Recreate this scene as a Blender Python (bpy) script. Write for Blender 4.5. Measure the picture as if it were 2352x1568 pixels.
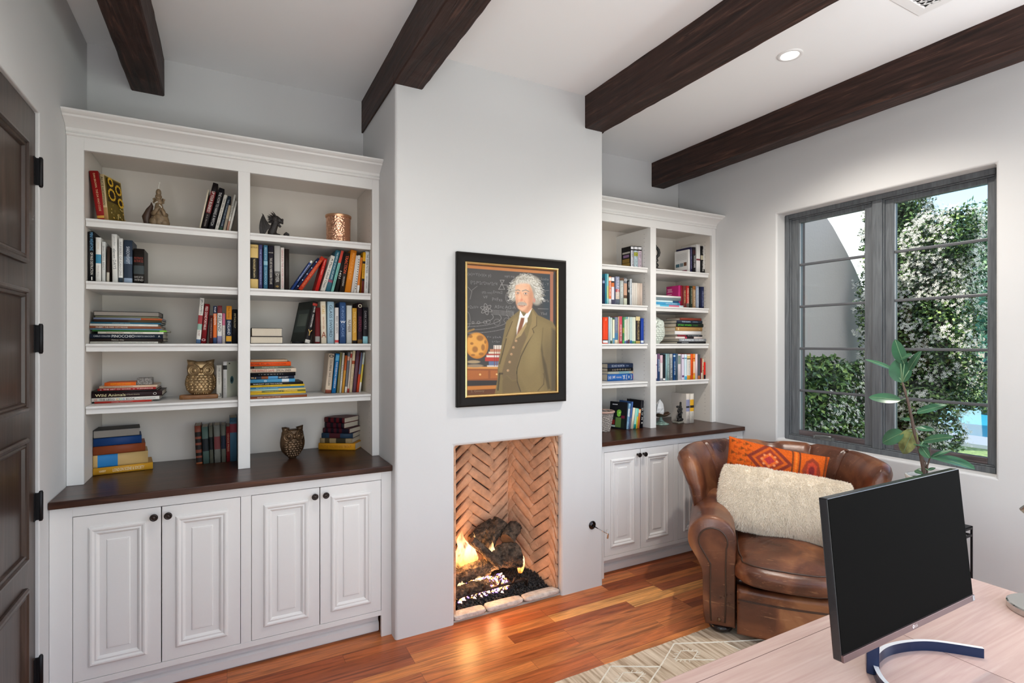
import bpy, bmesh, math, random
from math import sin, cos, pi, radians as R
from mathutils import Vector, Matrix, noise
import numpy as np
for o in list(bpy.data.objects): bpy.data.objects.remove(o)
S = bpy.context.scene
C = S.collection
random.seed(7)

# ---------------------------------------------------------------- camera
FPX, CX, CY, EYE, YAW = 1220., 1176., 789., 1.6, R(28.2)
cam = bpy.data.objects.new('camera', bpy.data.cameras.new('camera')); C.objects.link(cam)
cam.location = (0, 0, EYE); cam.rotation_euler = (pi/2, 0, -YAW)
cam.data.sensor_width = 36; cam.data.lens = FPX/2352*36; cam.data.shift_y = 5/2352
cam.data.clip_start = .05; cam.data.clip_end = 300
S.camera = cam
# ---------------------------------------------------------------- sky, sun, added fill, exposure
W = bpy.data.worlds.new('sky'); S.world = W; W.use_nodes = True
wn = W.node_tree.nodes; wl = W.node_tree.links
sky = wn.new('ShaderNodeTexSky'); sky.sky_type = 'NISHITA'; sky.sun_disc = False
sky.sun_elevation = R(58); sky.sun_rotation = R(200); sky.air_density = 1.0; sky.dust_density = 1.2; sky.ozone_density = 1.2
wl.new(sky.outputs[0], wn['Background'].inputs[0]); wn['Background'].inputs[1].default_value = .40
def lamp(name, kind, loc, rot=(0,0,0), energy=10, color=(1,1,1), **k):
    d = bpy.data.lights.new(name, kind); d.energy = energy; d.color = color
    for a, b in k.items(): setattr(d, a, b)
    o = bpy.data.objects.new(name, d); C.objects.link(o); o.location = loc; o.rotation_euler = rot
    return o
# sun: high, over the roof of the house, from the back left
sd = Vector((-.42, .34, .84)).normalized()
sun = lamp('sun', 'SUN', (0,0,10), energy=7.5, color=(1,.95,.86), angle=R(.6))
sun.rotation_euler = sd.to_track_quat('Z', 'Y').to_euler()
# added fill lamps, set as daylight at unseen openings made up around the camera
lamp('rear_fill', 'AREA', (1.35, -1.2, 1.0), (R(138), 0, 0), 33, (.97,.985,1), shape='RECTANGLE', size=2.9, size_y=1.1)
lamp('side_fill', 'AREA', (3.64, -.45, 1.75), (R(90), 0, R(90)), 26, (.88,.94,1), shape='RECTANGLE', size=1.3, size_y=1.8)
lamp('left_fill', 'AREA', (-.62, -.6, 1.1), (R(128), 0, R(-90)), 50, (.92,.97,1), shape='RECTANGLE', size=1.0, size_y=1.2)
S.view_settings.view_transform = 'Standard'; S.view_settings.look = 'None'
S.view_settings.exposure = 0.05; S.view_settings.gamma = 1; S.view_settings.use_curve_mapping = False

# ---------------------------------------------------------------- helpers
FW = (sin(YAW), cos(YAW)); RT = (cos(YAW), -sin(YAW))
def ray(px, py):
    u = (px-CX)/FPX; v = (CY-py)/FPX
    return FW[0]+u*RT[0], FW[1]+u*RT[1], v
def atY(px, py, Y):
    r = ray(px, py); d = Y/r[1]; return r[0]*d, EYE+r[2]*d
def hexc(h):
    h = h.lstrip('#'); c = [int(h[i:i+2], 16)/255 for i in (0, 2, 4)]
    return tuple(x/12.92 if x <= .04045 else ((x+.055)/1.055)**2.4 for x in c)
MATS = {}
def mat(name, col, rough=.5, metal=0, bump=0, bscale=40, spec=.5, var=0, vscale=8, coat=0, emit=None, estr=0, sheen=0, stretch=None):
    if name in MATS: return MATS[name]
    if isinstance(col, str): col = hexc(col)
    m = bpy.data.materials.new(name); m.use_nodes = True; n = m.node_tree.nodes; l = m.node_tree.links
    b = n['Principled BSDF']; b.inputs['Base Color'].default_value = (*col, 1)
    b.inputs['Roughness'].default_value = rough; b.inputs['Metallic'].default_value = metal
    b.inputs['Specular IOR Level'].default_value = spec; b.inputs['Coat Weight'].default_value = coat
    b.inputs['Coat Roughness'].default_value = .1
    if sheen: b.inputs['Sheen Weight'].default_value = sheen
    if emit: b.inputs['Emission Color'].default_value = (*emit, 1); b.inputs['Emission Strength'].default_value = estr
    tc = n.new('ShaderNodeTexCoord'); mp = n.new('ShaderNodeMapping'); l.new(tc.outputs['Object'], mp.inputs[0])
    if stretch: mp.inputs['Scale'].default_value = stretch
    if var:
        t = n.new('ShaderNodeTexNoise'); t.inputs['Scale'].default_value = vscale; t.inputs['Detail'].default_value = 5
        l.new(mp.outputs[0], t.inputs[0])
        r = n.new('ShaderNodeValToRGB'); r.color_ramp.elements[0].position = .3; r.color_ramp.elements[1].position = .7
        r.color_ramp.elements[0].color = (*[max(0, c*(1-var)) for c in col], 1)
        r.color_ramp.elements[1].color = (*[min(1, c*(1+var)) for c in col], 1)
        l.new(t.outputs[0], r.inputs[0]); l.new(r.outputs[0], b.inputs['Base Color'])
    if bump:
        t = n.new('ShaderNodeTexNoise'); t.inputs['Scale'].default_value = bscale; t.inputs['Detail'].default_value = 4
        l.new(mp.outputs[0], t.inputs[0]); bp = n.new('ShaderNodeBump'); bp.inputs['Strength'].default_value = bump
        bp.inputs['Distance'].default_value = .01
        l.new(t.outputs[0], bp.inputs['Height']); l.new(bp.outputs[0], b.inputs['Normal'])
    MATS[name] = m; return m
def ramp(n, stops):
    r = n.new('ShaderNodeValToRGB'); e = r.color_ramp.elements
    while len(e) < len(stops): e.new(.5)
    for x, (p, c) in zip(e, stops): x.position = p; x.color = (*(hexc(c) if isinstance(c, str) else c), 1)
    return r
class MB:
    def __init__(s): s.v = []; s.f = []; s.m = []; s.sm = []
    def add(s, vs, fs, m=0, smooth=False):
        o = len(s.v); s.v += [tuple(p) for p in vs]
        for f in fs: s.f.append(tuple(i+o for i in f)); s.m.append(m); s.sm.append(smooth)
        return s
    def box(s, x0, x1, y0, y1, z0, z1, m=0):
        return s.add([(x0,y0,z0),(x1,y0,z0),(x1,y1,z0),(x0,y1,z0),(x0,y0,z1),(x1,y0,z1),(x1,y1,z1),(x0,y1,z1)],
                     [(0,3,2,1),(4,5,6,7),(0,1,5,4),(1,2,6,5),(2,3,7,6),(3,0,4,7)], m)
    def prism(s, poly, a0, a1, axis='x', m=0, smooth=False):
        # poly: 2D outline; extruded along axis from a0 to a1. axis x: (y,z); y: (x,z); z: (x,y)
        def P(a, p): return {'x': (a, p[0], p[1]), 'y': (p[0], a, p[1]), 'z': (p[0], p[1], a)}[axis]
        n = len(poly); vs = [P(a0, p) for p in poly]+[P(a1, p) for p in poly]
        fs = [(i, (i+1) % n, n+(i+1) % n, n+i) for i in range(n)]
        s.add(vs, fs, m, smooth); o = len(s.v)-2*n
        s.f.append(tuple(o+i for i in range(n))[::-1]); s.m.append(m); s.sm.append(False)
        s.f.append(tuple(o+n+i for i in range(n))); s.m.append(m); s.sm.append(False)
        return s
    def lathe(s, prof, cx=0, cy=0, n=24, m=0, ax='z', c3=None, smooth=True, cap=True):
        # prof: (r, h) list; axis z by default. ax 'y-': axis pointing to -y
        vs = []
        for r, h in prof:
            for k in range(n):
                a = 2*pi*k/n; x, y = r*cos(a), r*sin(a)
                if ax == 'z': p = (cx+x, cy+y, h)
                elif ax == 'y-': p = (c3[0]+x, c3[1]-h, c3[2]+y)
                elif ax == 'x': p = (c3[0]+h, c3[1]+x, c3[2]+y)
                vs.append(p)
        fs = []
        for i in range(len(prof)-1):
            for k in range(n):
                fs.append((i*n+k, i*n+(k+1) % n, (i+1)*n+(k+1) % n, (i+1)*n+k))
        if cap:
            fs.append(tuple(range(n))[::-1]); fs.append(tuple((len(prof)-1)*n+k for k in range(n)))
        return s.add(vs, fs, m, smooth)
    def tube(s, pts, rad, n=10, m=0, cap=True, closed=False):
        pts = [Vector(p) for p in pts]; N = len(pts)
        if not hasattr(rad, '__len__'): rad = [rad]*N
        vs = []; up = Vector((0, 0, 1))
        t0 = (pts[1]-pts[0]).normalized()
        nrm = t0.cross(up)
        if nrm.length < 1e-3: nrm = t0.cross(Vector((1, 0, 0)))
        nrm.normalize()
        for i, p in enumerate(pts):
            if closed: t = (pts[(i+1) % N]-pts[i-1]).normalized()
            else: t = (pts[min(i+1, N-1)]-pts[max(i-1, 0)]).normalized()
            nrm = (nrm-t*nrm.dot(t)).normalized(); b = t.cross(nrm)
            for k in range(n):
                a = 2*pi*k/n; vs.append(p+(nrm*cos(a)+b*sin(a))*rad[i])
        fs = []
        for i in range(N if closed else N-1):
            j = (i+1) % N
            for k in range(n): fs.append((i*n+k, i*n+(k+1) % n, j*n+(k+1) % n, j*n+k))
        if cap and not closed: fs.append(tuple(range(n))[::-1]); fs.append(tuple((N-1)*n+k for k in range(n)))
        return s.add(vs, fs, m, True)
    def grid(s, fn, nu, nv, m=0, cu=False, cv=False, smooth=True):
        vs = []; U = nu if cu else nu+1; V = nv if cv else nv+1
        for i in range(U):
            for j in range(V): vs.append(fn(i/nu, j/nv))
        fs = []
        for i in range(nu):
            for j in range(nv):
                a = i*V+j; b = ((i+1) % U)*V+j; c = ((i+1) % U)*V+(j+1) % V; d = i*V+(j+1) % V
                fs.append((a, b, c, d))
        return s.add(vs, fs, m, smooth)
    def ell(s, c, r, m=0, n=12, k=8, rot=None):
        def f(u, v):
            th = 2*pi*u; ph = pi*(v*.998+.001)
            p = Vector((r[0]*sin(ph)*cos(th), r[1]*sin(ph)*sin(th), r[2]*cos(ph)))
            if rot is not None: p = rot @ p
            return p+Vector(c)
        return s.grid(f, n, k, m, cu=True)
    def ring(s, x0, x1, z0, z1, prof, y, sgn=-1, m=0, P=None):
        # nested rectangles in the XZ plane; prof: (inset, proud). P maps (a, b, out) to 3D
        if P is None: P = lambda a, b, h: (a, y+sgn*h, b)
        vs = []
        for ins, h in prof:
            for a, b in ((x0+ins, z0+ins), (x1-ins, z0+ins), (x1-ins, z1-ins), (x0+ins, z1-ins)): vs.append(P(a, b, h))
        fs = []
        for i in range(len(prof)-1):
            for k in range(4): fs.append((i*4+k, i*4+(k+1) % 4, (i+1)*4+(k+1) % 4, (i+1)*4+k))
        o = (len(prof)-1)*4; fs.append((o, o+1, o+2, o+3))
        return s.add(vs, fs, m)
    def build(s, name, mats, parent=None, org=None, bevel=0, seg=2, ang=None, solid=0, subsurf=0):
        me = bpy.data.meshes.new(name)
        if org is not None: vs = [(a-org[0], b-org[1], c-org[2]) for a, b, c in s.v]
        else: vs = s.v
        me.from_pydata([tuple(map(float, v)) for v in vs], [], s.f)
        if not isinstance(mats, (list, tuple)): mats = [mats]
        for m in mats: me.materials.append(m)
        me.polygons.foreach_set('material_index', s.m); me.polygons.foreach_set('use_smooth', s.sm)
        bm = bmesh.new(); bm.from_mesh(me)
        bmesh.ops.recalc_face_normals(bm, faces=bm.faces)
        bm.to_mesh(me); bm.free(); me.update()
        if ang is not None: me.set_sharp_from_angle(angle=R(ang))
        o = bpy.data.objects.new(name, me); C.objects.link(o)
        if parent is not None: o.parent = parent
        if solid: q = o.modifiers.new('solid', 'SOLIDIFY'); q.thickness = solid; q.offset = 0
        if bevel:
            q = o.modifiers.new('bevel', 'BEVEL'); q.width = bevel; q.segments = seg; q.limit_method = 'ANGLE'; q.angle_limit = R(40)
            q.harden_normals = False
        if subsurf: q = o.modifiers.new('sub', 'SUBSURF'); q.levels = q.render_levels = subsurf
        return o
def thing(name, label, cat, loc=(0,0,0), rz=0, group=None):
    o = bpy.data.objects.new(name, None); C.objects.link(o); o.empty_display_size = .05
    o.location = loc; o.rotation_euler = (0, 0, rz); o['label'] = label; o['category'] = cat
    if group: o['group'] = group
    return o
def tag(o, label, cat, group=None, kind=None):
    o['label'] = label; o['category'] = cat
    if group: o['group'] = group
    if kind: o['kind'] = kind
    return o
def struct(o): o['kind'] = 'structure'; return o
TXT = {}
def text_obj(s, w, h, m, parent, M, name='lettering', fit=True):
    # flat lettering, centred on the origin of M, at most w long and h tall
    if s not in TXT:
        cu = bpy.data.curves.new('txt', 'FONT'); cu.body = s; cu.resolution_u = 2; cu.align_x = 'CENTER'; cu.align_y = 'CENTER'
        t = bpy.data.objects.new('txt', cu); C.objects.link(t)
        me = bpy.data.meshes.new_from_object(t); bpy.data.objects.remove(t); bpy.data.curves.remove(cu)
        co = np.empty(len(me.vertices)*3); me.vertices.foreach_get('co', co); co = co.reshape(-1, 3)
        TXT[s] = (co, [tuple(p.vertices) for p in me.polygons], co.min(0), co.max(0)); bpy.data.meshes.remove(me)
    co, fs, lo, hi = TXT[s]
    sx = w/max(hi[0]-lo[0], 1e-4); sy = h/max(hi[1]-lo[1], 1e-4)
    if not fit: sx = sy = min(sx, sy)
    else: sx = min(sx, sy*1.6); sy = min(sy, sx*2.2)
    c = (co-(lo+hi)/2)*np.array([sx, sy, 1])
    me = bpy.data.meshes.new(name); me.from_pydata([tuple(map(float, M @ Vector(p))) for p in c], [], fs)
    me.materials.append(m); o = bpy.data.objects.new(name, me); C.objects.link(o); o.parent = parent
    return o
# ---------------------------------------------------------------- surface materials
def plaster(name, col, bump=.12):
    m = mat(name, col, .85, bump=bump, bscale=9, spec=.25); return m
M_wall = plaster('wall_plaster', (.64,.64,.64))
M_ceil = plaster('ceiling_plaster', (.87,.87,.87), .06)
M_cab = mat('cabinet_white_paint', (.74,.73,.715), .38, spec=.4, bump=.02, bscale=60)
M_cab_shaded = mat('cabinet_white_shaded', (.71,.66,.60), .5, spec=.3)  # same white paint, darkened and warmed for shade and bounced light
M_black = mat('black_gap', (.01,.01,.01), .8)
M_bronze = mat('dark_bronze', (.03,.022,.02), .3, .7, bump=.2, bscale=150)
M_chrome = mat('chrome', (.6,.6,.6), .15, 1)
def wood(name, stops, sx, rough=.35, bump=.15, scale=2.2, coat=0, spec=.5, dist=1.2):
    m = bpy.data.materials.new(name); m.use_nodes = True; n = m.node_tree.nodes; l = m.node_tree.links; b = n['Principled BSDF']
    tc = n.new('ShaderNodeTexCoord'); mp = n.new('ShaderNodeMapping'); mp.inputs['Scale'].default_value = sx
    l.new(tc.outputs['Object'], mp.inputs[0])
    t = n.new('ShaderNodeTexNoise'); t.inputs['Scale'].default_value = scale; t.inputs['Detail'].default_value = 8; t.inputs['Distortion'].default_value = dist
    l.new(mp.outputs[0], t.inputs[0]); r = ramp(n, stops); l.new(t.outputs[0], r.inputs[0]); l.new(r.outputs[0], b.inputs['Base Color'])
    b.inputs['Roughness'].default_value = rough; b.inputs['Coat Weight'].default_value = coat; b.inputs['Specular IOR Level'].default_value = spec
    bp = n.new('ShaderNodeBump'); bp.inputs['Strength'].default_value = bump; bp.inputs['Distance'].default_value = .01
    l.new(t.outputs[0], bp.inputs['Height']); l.new(bp.outputs[0], b.inputs['Normal'])
    MATS[name] = m; return m
M_beam = wood('beam_dark_stained_wood', [(.3,'1f1411'),(.48,'33211b'),(.6,'3d2822'),(.66,'543a30'),(.7,'2f1e1a')], (14,.9,14), .6, .9, 1.6, spec=.3, dist=2.2)
M_counter = wood('counter_dark_wood', [(.3,'26130c'),(.55,'3f2418'),(.75,'573321')], (1.2,18,10), .3, .05, 2.5, spec=.35)
M_doorw = wood('door_dark_wood', [(.3,'2e211b'),(.55,'3d2d25'),(.75,'49372f')], (9,9,1), .32, .08, 2, spec=.5)
M_desk = wood('desk_red_wood_glare', [(.3,'c3a398'),(.55,'ccaea3'),(.75,'d3b7ad')], (1.3,22,10), .24, .02, 2.2, spec=.5)  # red wood with window glare put into the paler base colour
M_winw = wood('window_wood_hazed', [(.3,'515559'),(.5,'5f6367'),(.7,'6b7074')], (16,16,1.2), .35, .12, 3, spec=.5)  # dark wood greyed by outdoor glare and haze in its colour
M_winwH = wood('window_rail_wood', [(.3,'443c3d'),(.5,'5b5152'),(.7,'6e6465')], (16,1.2,16), .4, .35, 3, spec=.5)
def floor_mat():
    m = bpy.data.materials.new('walnut_floor_planks'); m.use_nodes = True; n = m.node_tree.nodes; l = m.node_tree.links; b = n['Principled BSDF']
    tc = n.new('ShaderNodeTexCoord')
    br = n.new('ShaderNodeTexBrick'); br.inputs['Color1'].default_value = (0,0,0,1); br.inputs['Color2'].default_value = (1,1,1,1); br.inputs['Mortar'].default_value = (.5,.5,.5,1)
    br.inputs['Scale'].default_value = 1; br.inputs['Mortar Size'].default_value = .0006; br.inputs['Brick Width'].default_value = .83; br.inputs['Row Height'].default_value = .083
    br.offset = .37; br.offset_frequency = 3; br.squash = 1; l.new(tc.outputs['Object'], br.inputs[0])
    mp = n.new('ShaderNodeMapping'); mp.inputs['Scale'].default_value = (1.1, 15, 1); l.new(tc.outputs['Object'], mp.inputs[0])
    # shift the grain per plank
    ad = n.new('ShaderNodeVectorMath'); ad.operation = 'ADD'; sc = n.new('ShaderNodeVectorMath'); sc.operation = 'SCALE'; sc.inputs['Scale'].default_value = 37
    l.new(br.outputs['Color'], sc.inputs[0]); l.new(mp.outputs[0], ad.inputs[0]); l.new(sc.outputs[0], ad.inputs[1])
    t = n.new('ShaderNodeTexNoise'); t.inputs['Scale'].default_value = 1.6; t.inputs['Detail'].default_value = 7; t.inputs['Distortion'].default_value = 1.6; l.new(ad.outputs[0], t.inputs[0])
    base = ramp(n, [(0,'8a4526'),(.22,'bd6a38'),(.42,'a8572f'),(.6,'cf8247'),(.78,'a15430'),(.92,'c8743c'),(1,'e6a961')])
    base.color_ramp.interpolation = 'LINEAR'; l.new(br.outputs['Color'], base.inputs[0])
    gr = ramp(n, [(.28,(.36,.33,.30)),(.42,(.74,.72,.70)),(.52,(1.02,1.0,.98)),(.62,(1.25,1.2,1.12)),(.72,(.6,.56,.52))]); l.new(t.outputs[0], gr.inputs[0])
    fm = n.new('ShaderNodeMapping'); fm.inputs['Scale'].default_value = (2.2, 75, 1); l.new(ad.outputs[0], fm.inputs[0]); fm.inputs['Scale'].default_value = (2, 5, 1)
    ft = n.new('ShaderNodeTexNoise'); ft.inputs['Scale'].default_value = 3; ft.inputs['Detail'].default_value = 6; l.new(fm.outputs[0], ft.inputs[0]); fr = ramp(n, [(.35,(.72,.70,.68)),(.6,(1.1,1.1,1.1))]); l.new(ft.outputs[0], fr.inputs[0])
    gm = n.new('ShaderNodeMix'); gm.data_type = 'RGBA'; gm.blend_type = 'MULTIPLY'; gm.inputs[0].default_value = .8; l.new(gr.outputs[0], gm.inputs[6]); l.new(fr.outputs[0], gm.inputs[7])
    mx = n.new('ShaderNodeMix'); mx.data_type = 'RGBA'; mx.blend_type = 'MULTIPLY'; mx.inputs[0].default_value = .85
    l.new(base.outputs[0], mx.inputs[6]); l.new(gm.outputs[2], mx.inputs[7])
    m2 = n.new('ShaderNodeMix'); m2.data_type = 'RGBA'; l.new(br.outputs['Fac'], m2.inputs[0]); l.new(mx.outputs[2], m2.inputs[6]); m2.inputs[7].default_value = (.03,.012,.006,1)
    l.new(m2.outputs[2], b.inputs['Base Color']); b.inputs['Roughness'].default_value = .33; b.inputs['Specular IOR Level'].default_value = .45
    return m
M_floor = floor_mat()

# ---------------------------------------------------------------- room shell
XL, XR, YB, YF, ZC, YC = -.662, 3.662, 3.588, -1.3, 3.21, 2.82
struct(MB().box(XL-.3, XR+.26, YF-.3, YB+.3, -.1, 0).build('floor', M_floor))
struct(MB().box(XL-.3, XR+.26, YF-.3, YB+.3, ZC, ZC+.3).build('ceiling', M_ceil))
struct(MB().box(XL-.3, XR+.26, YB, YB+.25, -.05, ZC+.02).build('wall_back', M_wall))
def holed(P, A, B, hole, t, backs=True):
    """wall slab with one rectangular hole. P(a,b,d) -> 3D, d from 0 (room face) to t"""
    mb = MB(); a = [A[0], hole[0], hole[1], A[1]]; b = [B[0], hole[2], hole[3], B[1]]
    for d in (0, t):
        vs = [P(a[i], b[j], d) for i in range(4) for j in range(4)]
        mb.add(vs, [(i*4+j, (i+1)*4+j, (i+1)*4+j+1, i*4+j+1) for i in range(3) for j in range(3) if not (i == 1 and j == 1)])
    o = 16
    loop = [5, 9, 10, 6]
    for k in range(4): mb.f.append((loop[k], loop[(k+1) % 4], loop[(k+1) % 4]+o, loop[k]+o)); mb.m.append(0); mb.sm.append(False)
    rim = [0, 4, 8, 12, 13, 14, 15, 11, 7, 3, 2, 1]
    for k in range(12): mb.f.append((rim[k], rim[(k+1) % 12], rim[(k+1) % 12]+o, rim[k]+o)); mb.m.append(0); mb.sm.append(False)
    return mb
WY0, WY1, WZ0, WZ1 = 1.295, 2.594, .876, 2.577
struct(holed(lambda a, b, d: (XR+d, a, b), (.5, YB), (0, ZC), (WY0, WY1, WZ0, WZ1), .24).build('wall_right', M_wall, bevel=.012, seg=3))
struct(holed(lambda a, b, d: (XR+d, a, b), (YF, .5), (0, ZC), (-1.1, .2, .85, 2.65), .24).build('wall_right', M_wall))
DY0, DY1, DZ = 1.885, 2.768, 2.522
struct(holed(lambda a, b, d: (XL-d, a, b), (YF, .6), (-.02, ZC), (-1.12, -.08, -.01, 2.62), .16).build('wall_left', M_wall))  # unseen doorway added for the left fill lamp
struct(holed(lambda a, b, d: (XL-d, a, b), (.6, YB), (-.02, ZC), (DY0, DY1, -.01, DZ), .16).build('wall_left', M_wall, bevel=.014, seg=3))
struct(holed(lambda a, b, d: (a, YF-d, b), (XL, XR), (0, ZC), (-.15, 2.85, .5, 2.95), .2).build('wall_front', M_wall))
# chimney breast: one connected skin with the firebox opening
FX0, FX1, FZ = 1.141, 1.869, 1.015
def chimney():
    mb = MB(); xs = [.798, FX0, FX1, 2.197]; zs = [0, FZ, ZC]
    V = {}
    def v(x, y, z):
        k = (x, y, z)
        if k not in V: V[k] = len(mb.v); mb.v.append(k)
        return V[k]
    def q(*p): mb.f.append(tuple(v(*a) for a in p)); mb.m.append(0); mb.sm.append(False)
    for i in range(3):
        for j in range(2):
            if i == 1 and j == 0: continue
            q((xs[i],YC,zs[j]),(xs[i+1],YC,zs[j]),(xs[i+1],YC,zs[j+1]),(xs[i],YC,zs[j+1]))
    for x in (xs[0], xs[3]):
        for j in range(2): q((x,YC,zs[j]),(x,YB,zs[j]),(x,YB,zs[j+1]),(x,YC,zs[j+1]))
    yi = YC+.04
    q((FX0,YC,0),(FX0,yi,0),(FX0,yi,FZ),(FX0,YC,FZ)); q((FX1,YC,0),(FX1,yi,0),(FX1,yi,FZ),(FX1,YC,FZ)); q((FX0,YC,FZ),(FX0,yi,FZ),(FX1,yi,FZ),(FX1,YC,FZ))
    q((FX0,yi,FZ),(FX1,yi,FZ),(FX1,yi,FZ+.15),(FX0,yi,FZ+.15))
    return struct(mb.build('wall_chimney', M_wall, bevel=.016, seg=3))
chimney()

# ---------------------------------------------------------------- ceiling beams
def beam(x0, x1, label, y1=YB-.002):
    t = MB(); ys = np.linspace(YF+.002, y1, 70); rnd = random.Random(int(x0*1000)+5000); J = []
    for y in ys:
        j = [rnd.uniform(-.0016, .0016) for _ in range(6)]
        J.append([(x0+j[0], y, ZC-.001), (x0+j[1], y, 3.006+j[2]), (x0+.006, y, 3.0+j[2]), (x1-.006, y, 3.0+j[4]), (x1+j[3], y, 3.006+j[4]), (x1+j[5], y, ZC-.001)])
    vs = [p for r in J for p in r]; fs = []
    for i in range(len(ys)-1):
        for k in range(5): fs.append((i*6+k, (i+1)*6+k, (i+1)*6+k+1, i*6+k+1))
        fs.append((i*6+5, (i+1)*6+5, (i+1)*6, i*6))
    n = len(ys)-1; fs += [tuple(range(6)), tuple(n*6+k for k in range(6))]
    t.add(vs, fs)
    return tag(t.build('ceiling_beam', M_beam), label, 'beam', 'dark rough wood ceiling beams')
beam(-.470, -.313, 'dark rough wood ceiling beam nearest the door, above the left bookcase')
beam(.787, .953, 'dark rough wood ceiling beam meeting the left corner of the fireplace wall', YC+.0)
beam(2.050, 2.205, 'dark rough wood ceiling beam meeting the right corner of the fireplace wall', YC+.0)
beam(3.334, 3.485, 'dark rough wood ceiling beam nearest the window wall')
# left beam over the corner continues beside the chimney to the back wall
def beam_tail(parent, x0, x1):
    m = MB().box(x0, x1, YC, YB-.002, 3.0, ZC-.001); o = m.build('beam_end', M_beam, parent)
beam_tail(bpy.data.objects['ceiling_beam.001'], .787, .7975)
beam_tail(bpy.data.objects['ceiling_beam.002'], 2.1975, 2.205)

# ---------------------------------------------------------------- recessed lights and vent
M_glow = mat('lamp_glow', (1,1,1), .5, emit=(1,.93,.84), estr=6)
M_trimw = mat('white_metal_trim', (.8,.79,.78), .35)
def can(x, y, label, e=45):
    t = thing('recessed_light', label, 'light', (x, y, ZC), group='recessed ceiling lights')
    MB().lathe([(.046,-.001),(.046,-.004),(.05,-.007),(.062,-.006),(.066,-.001)], n=40, cap=False).build('trim_ring', M_trimw, t)
    MB().lathe([(.0001,-.0018),(.0465,-.0018)], n=32, cap=False).build('diffuser', M_glow, t)
    lamp('can_lamp', 'SPOT', (x, y, ZC-.02), (0,0,0), e, (1,.93,.84), spot_size=R(140), spot_blend=.7, shadow_soft_size=.035)
can(2.765, 1.878, 'round recessed ceiling light between the two right beams', 115)
can(.26, 1.878, 'round recessed ceiling light between the two left beams', 30)
def vent():
    x1, y1 = 2.99, 1.354; x0, y0 = x1-.42, y1-.62
    t = thing('air_vent', 'white ceiling air return grille with a diamond lattice', 'vent', ((x0+x1)/2, (y0+y1)/2, ZC)); o = t.location
    P = lambda a, b, h: (a, b, ZC-h)
    f = MB()
    pr = [(0,.0005),(0,.004),(.004,.007),(.045,.007),(.05,.001)]
    vs = []
    for ins, h in pr:
        for a, b in ((x0+ins,y0+ins),(x1-ins,y0+ins),(x1-ins,y1-ins),(x0+ins,y1-ins)): vs.append(P(a, b, h))
    f.add(vs, [(i*4+k, i*4+(k+1) % 4, (i+1)*4+(k+1) % 4, (i+1)*4+k) for i in range(4) for k in range(4)])
    f.build('frame', M_trimw, t, o)
    MB().box(x0+.05, x1-.05, y0+.05, y1-.05, ZC-.0012, ZC-.0008).build('dark_backing', M_black, t, o)
    l = MB(); X0, X1, Y0, Y1 = x0+.048, x1-.048, y0+.048, y1-.048; s = .034
    for sg in (1, -1):
        k = -40
        while k < 60:
            c = k*s; k += 1; pts = []
            # line y = Y0 + sg*1.7*(x-X0) + c
            for x in (X0, X1):
                y = Y0+sg*1.6*(x-X0)+c*1.6; 
                pts.append((x, y))
            (xa, ya), (xb, yb) = pts
            def cl(xa, ya, xb, yb):
                t0, t1 = 0, 1
                for p, q in ((-(yb-ya), ya-Y0), ((yb-ya), Y1-ya)):
                    if abs(p) < 1e-9: continue
                    r = q/p
                    if p < 0: t0 = max(t0, r)
                    else: t1 = min(t1, r)
                return (t0, t1) if t1-t0 > .02 else None
            r = cl(xa, ya, xb, yb)
            if not r: continue
            A = Vector((xa+(xb-xa)*r[0], ya+(yb-ya)*r[0], ZC-.004)); B = Vector((xa+(xb-xa)*r[1], ya+(yb-ya)*r[1], ZC-.004))
            d = (B-A).normalized(); nn = Vector((-d.y, d.x, 0))*.0032; h = Vector((0,0,.0015))
            l.add([A+nn-h, A-nn-h, B-nn-h, B+nn-h, A+nn+h, A-nn+h, B-nn+h, B+nn+h], [(0,1,2,3),(4,5,6,7),(0,1,5,4),(2,3,7,6),(1,2,6,5),(3,0,4,7)])
    l.build('lattice', M_trimw, t, o)
vent()

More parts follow.
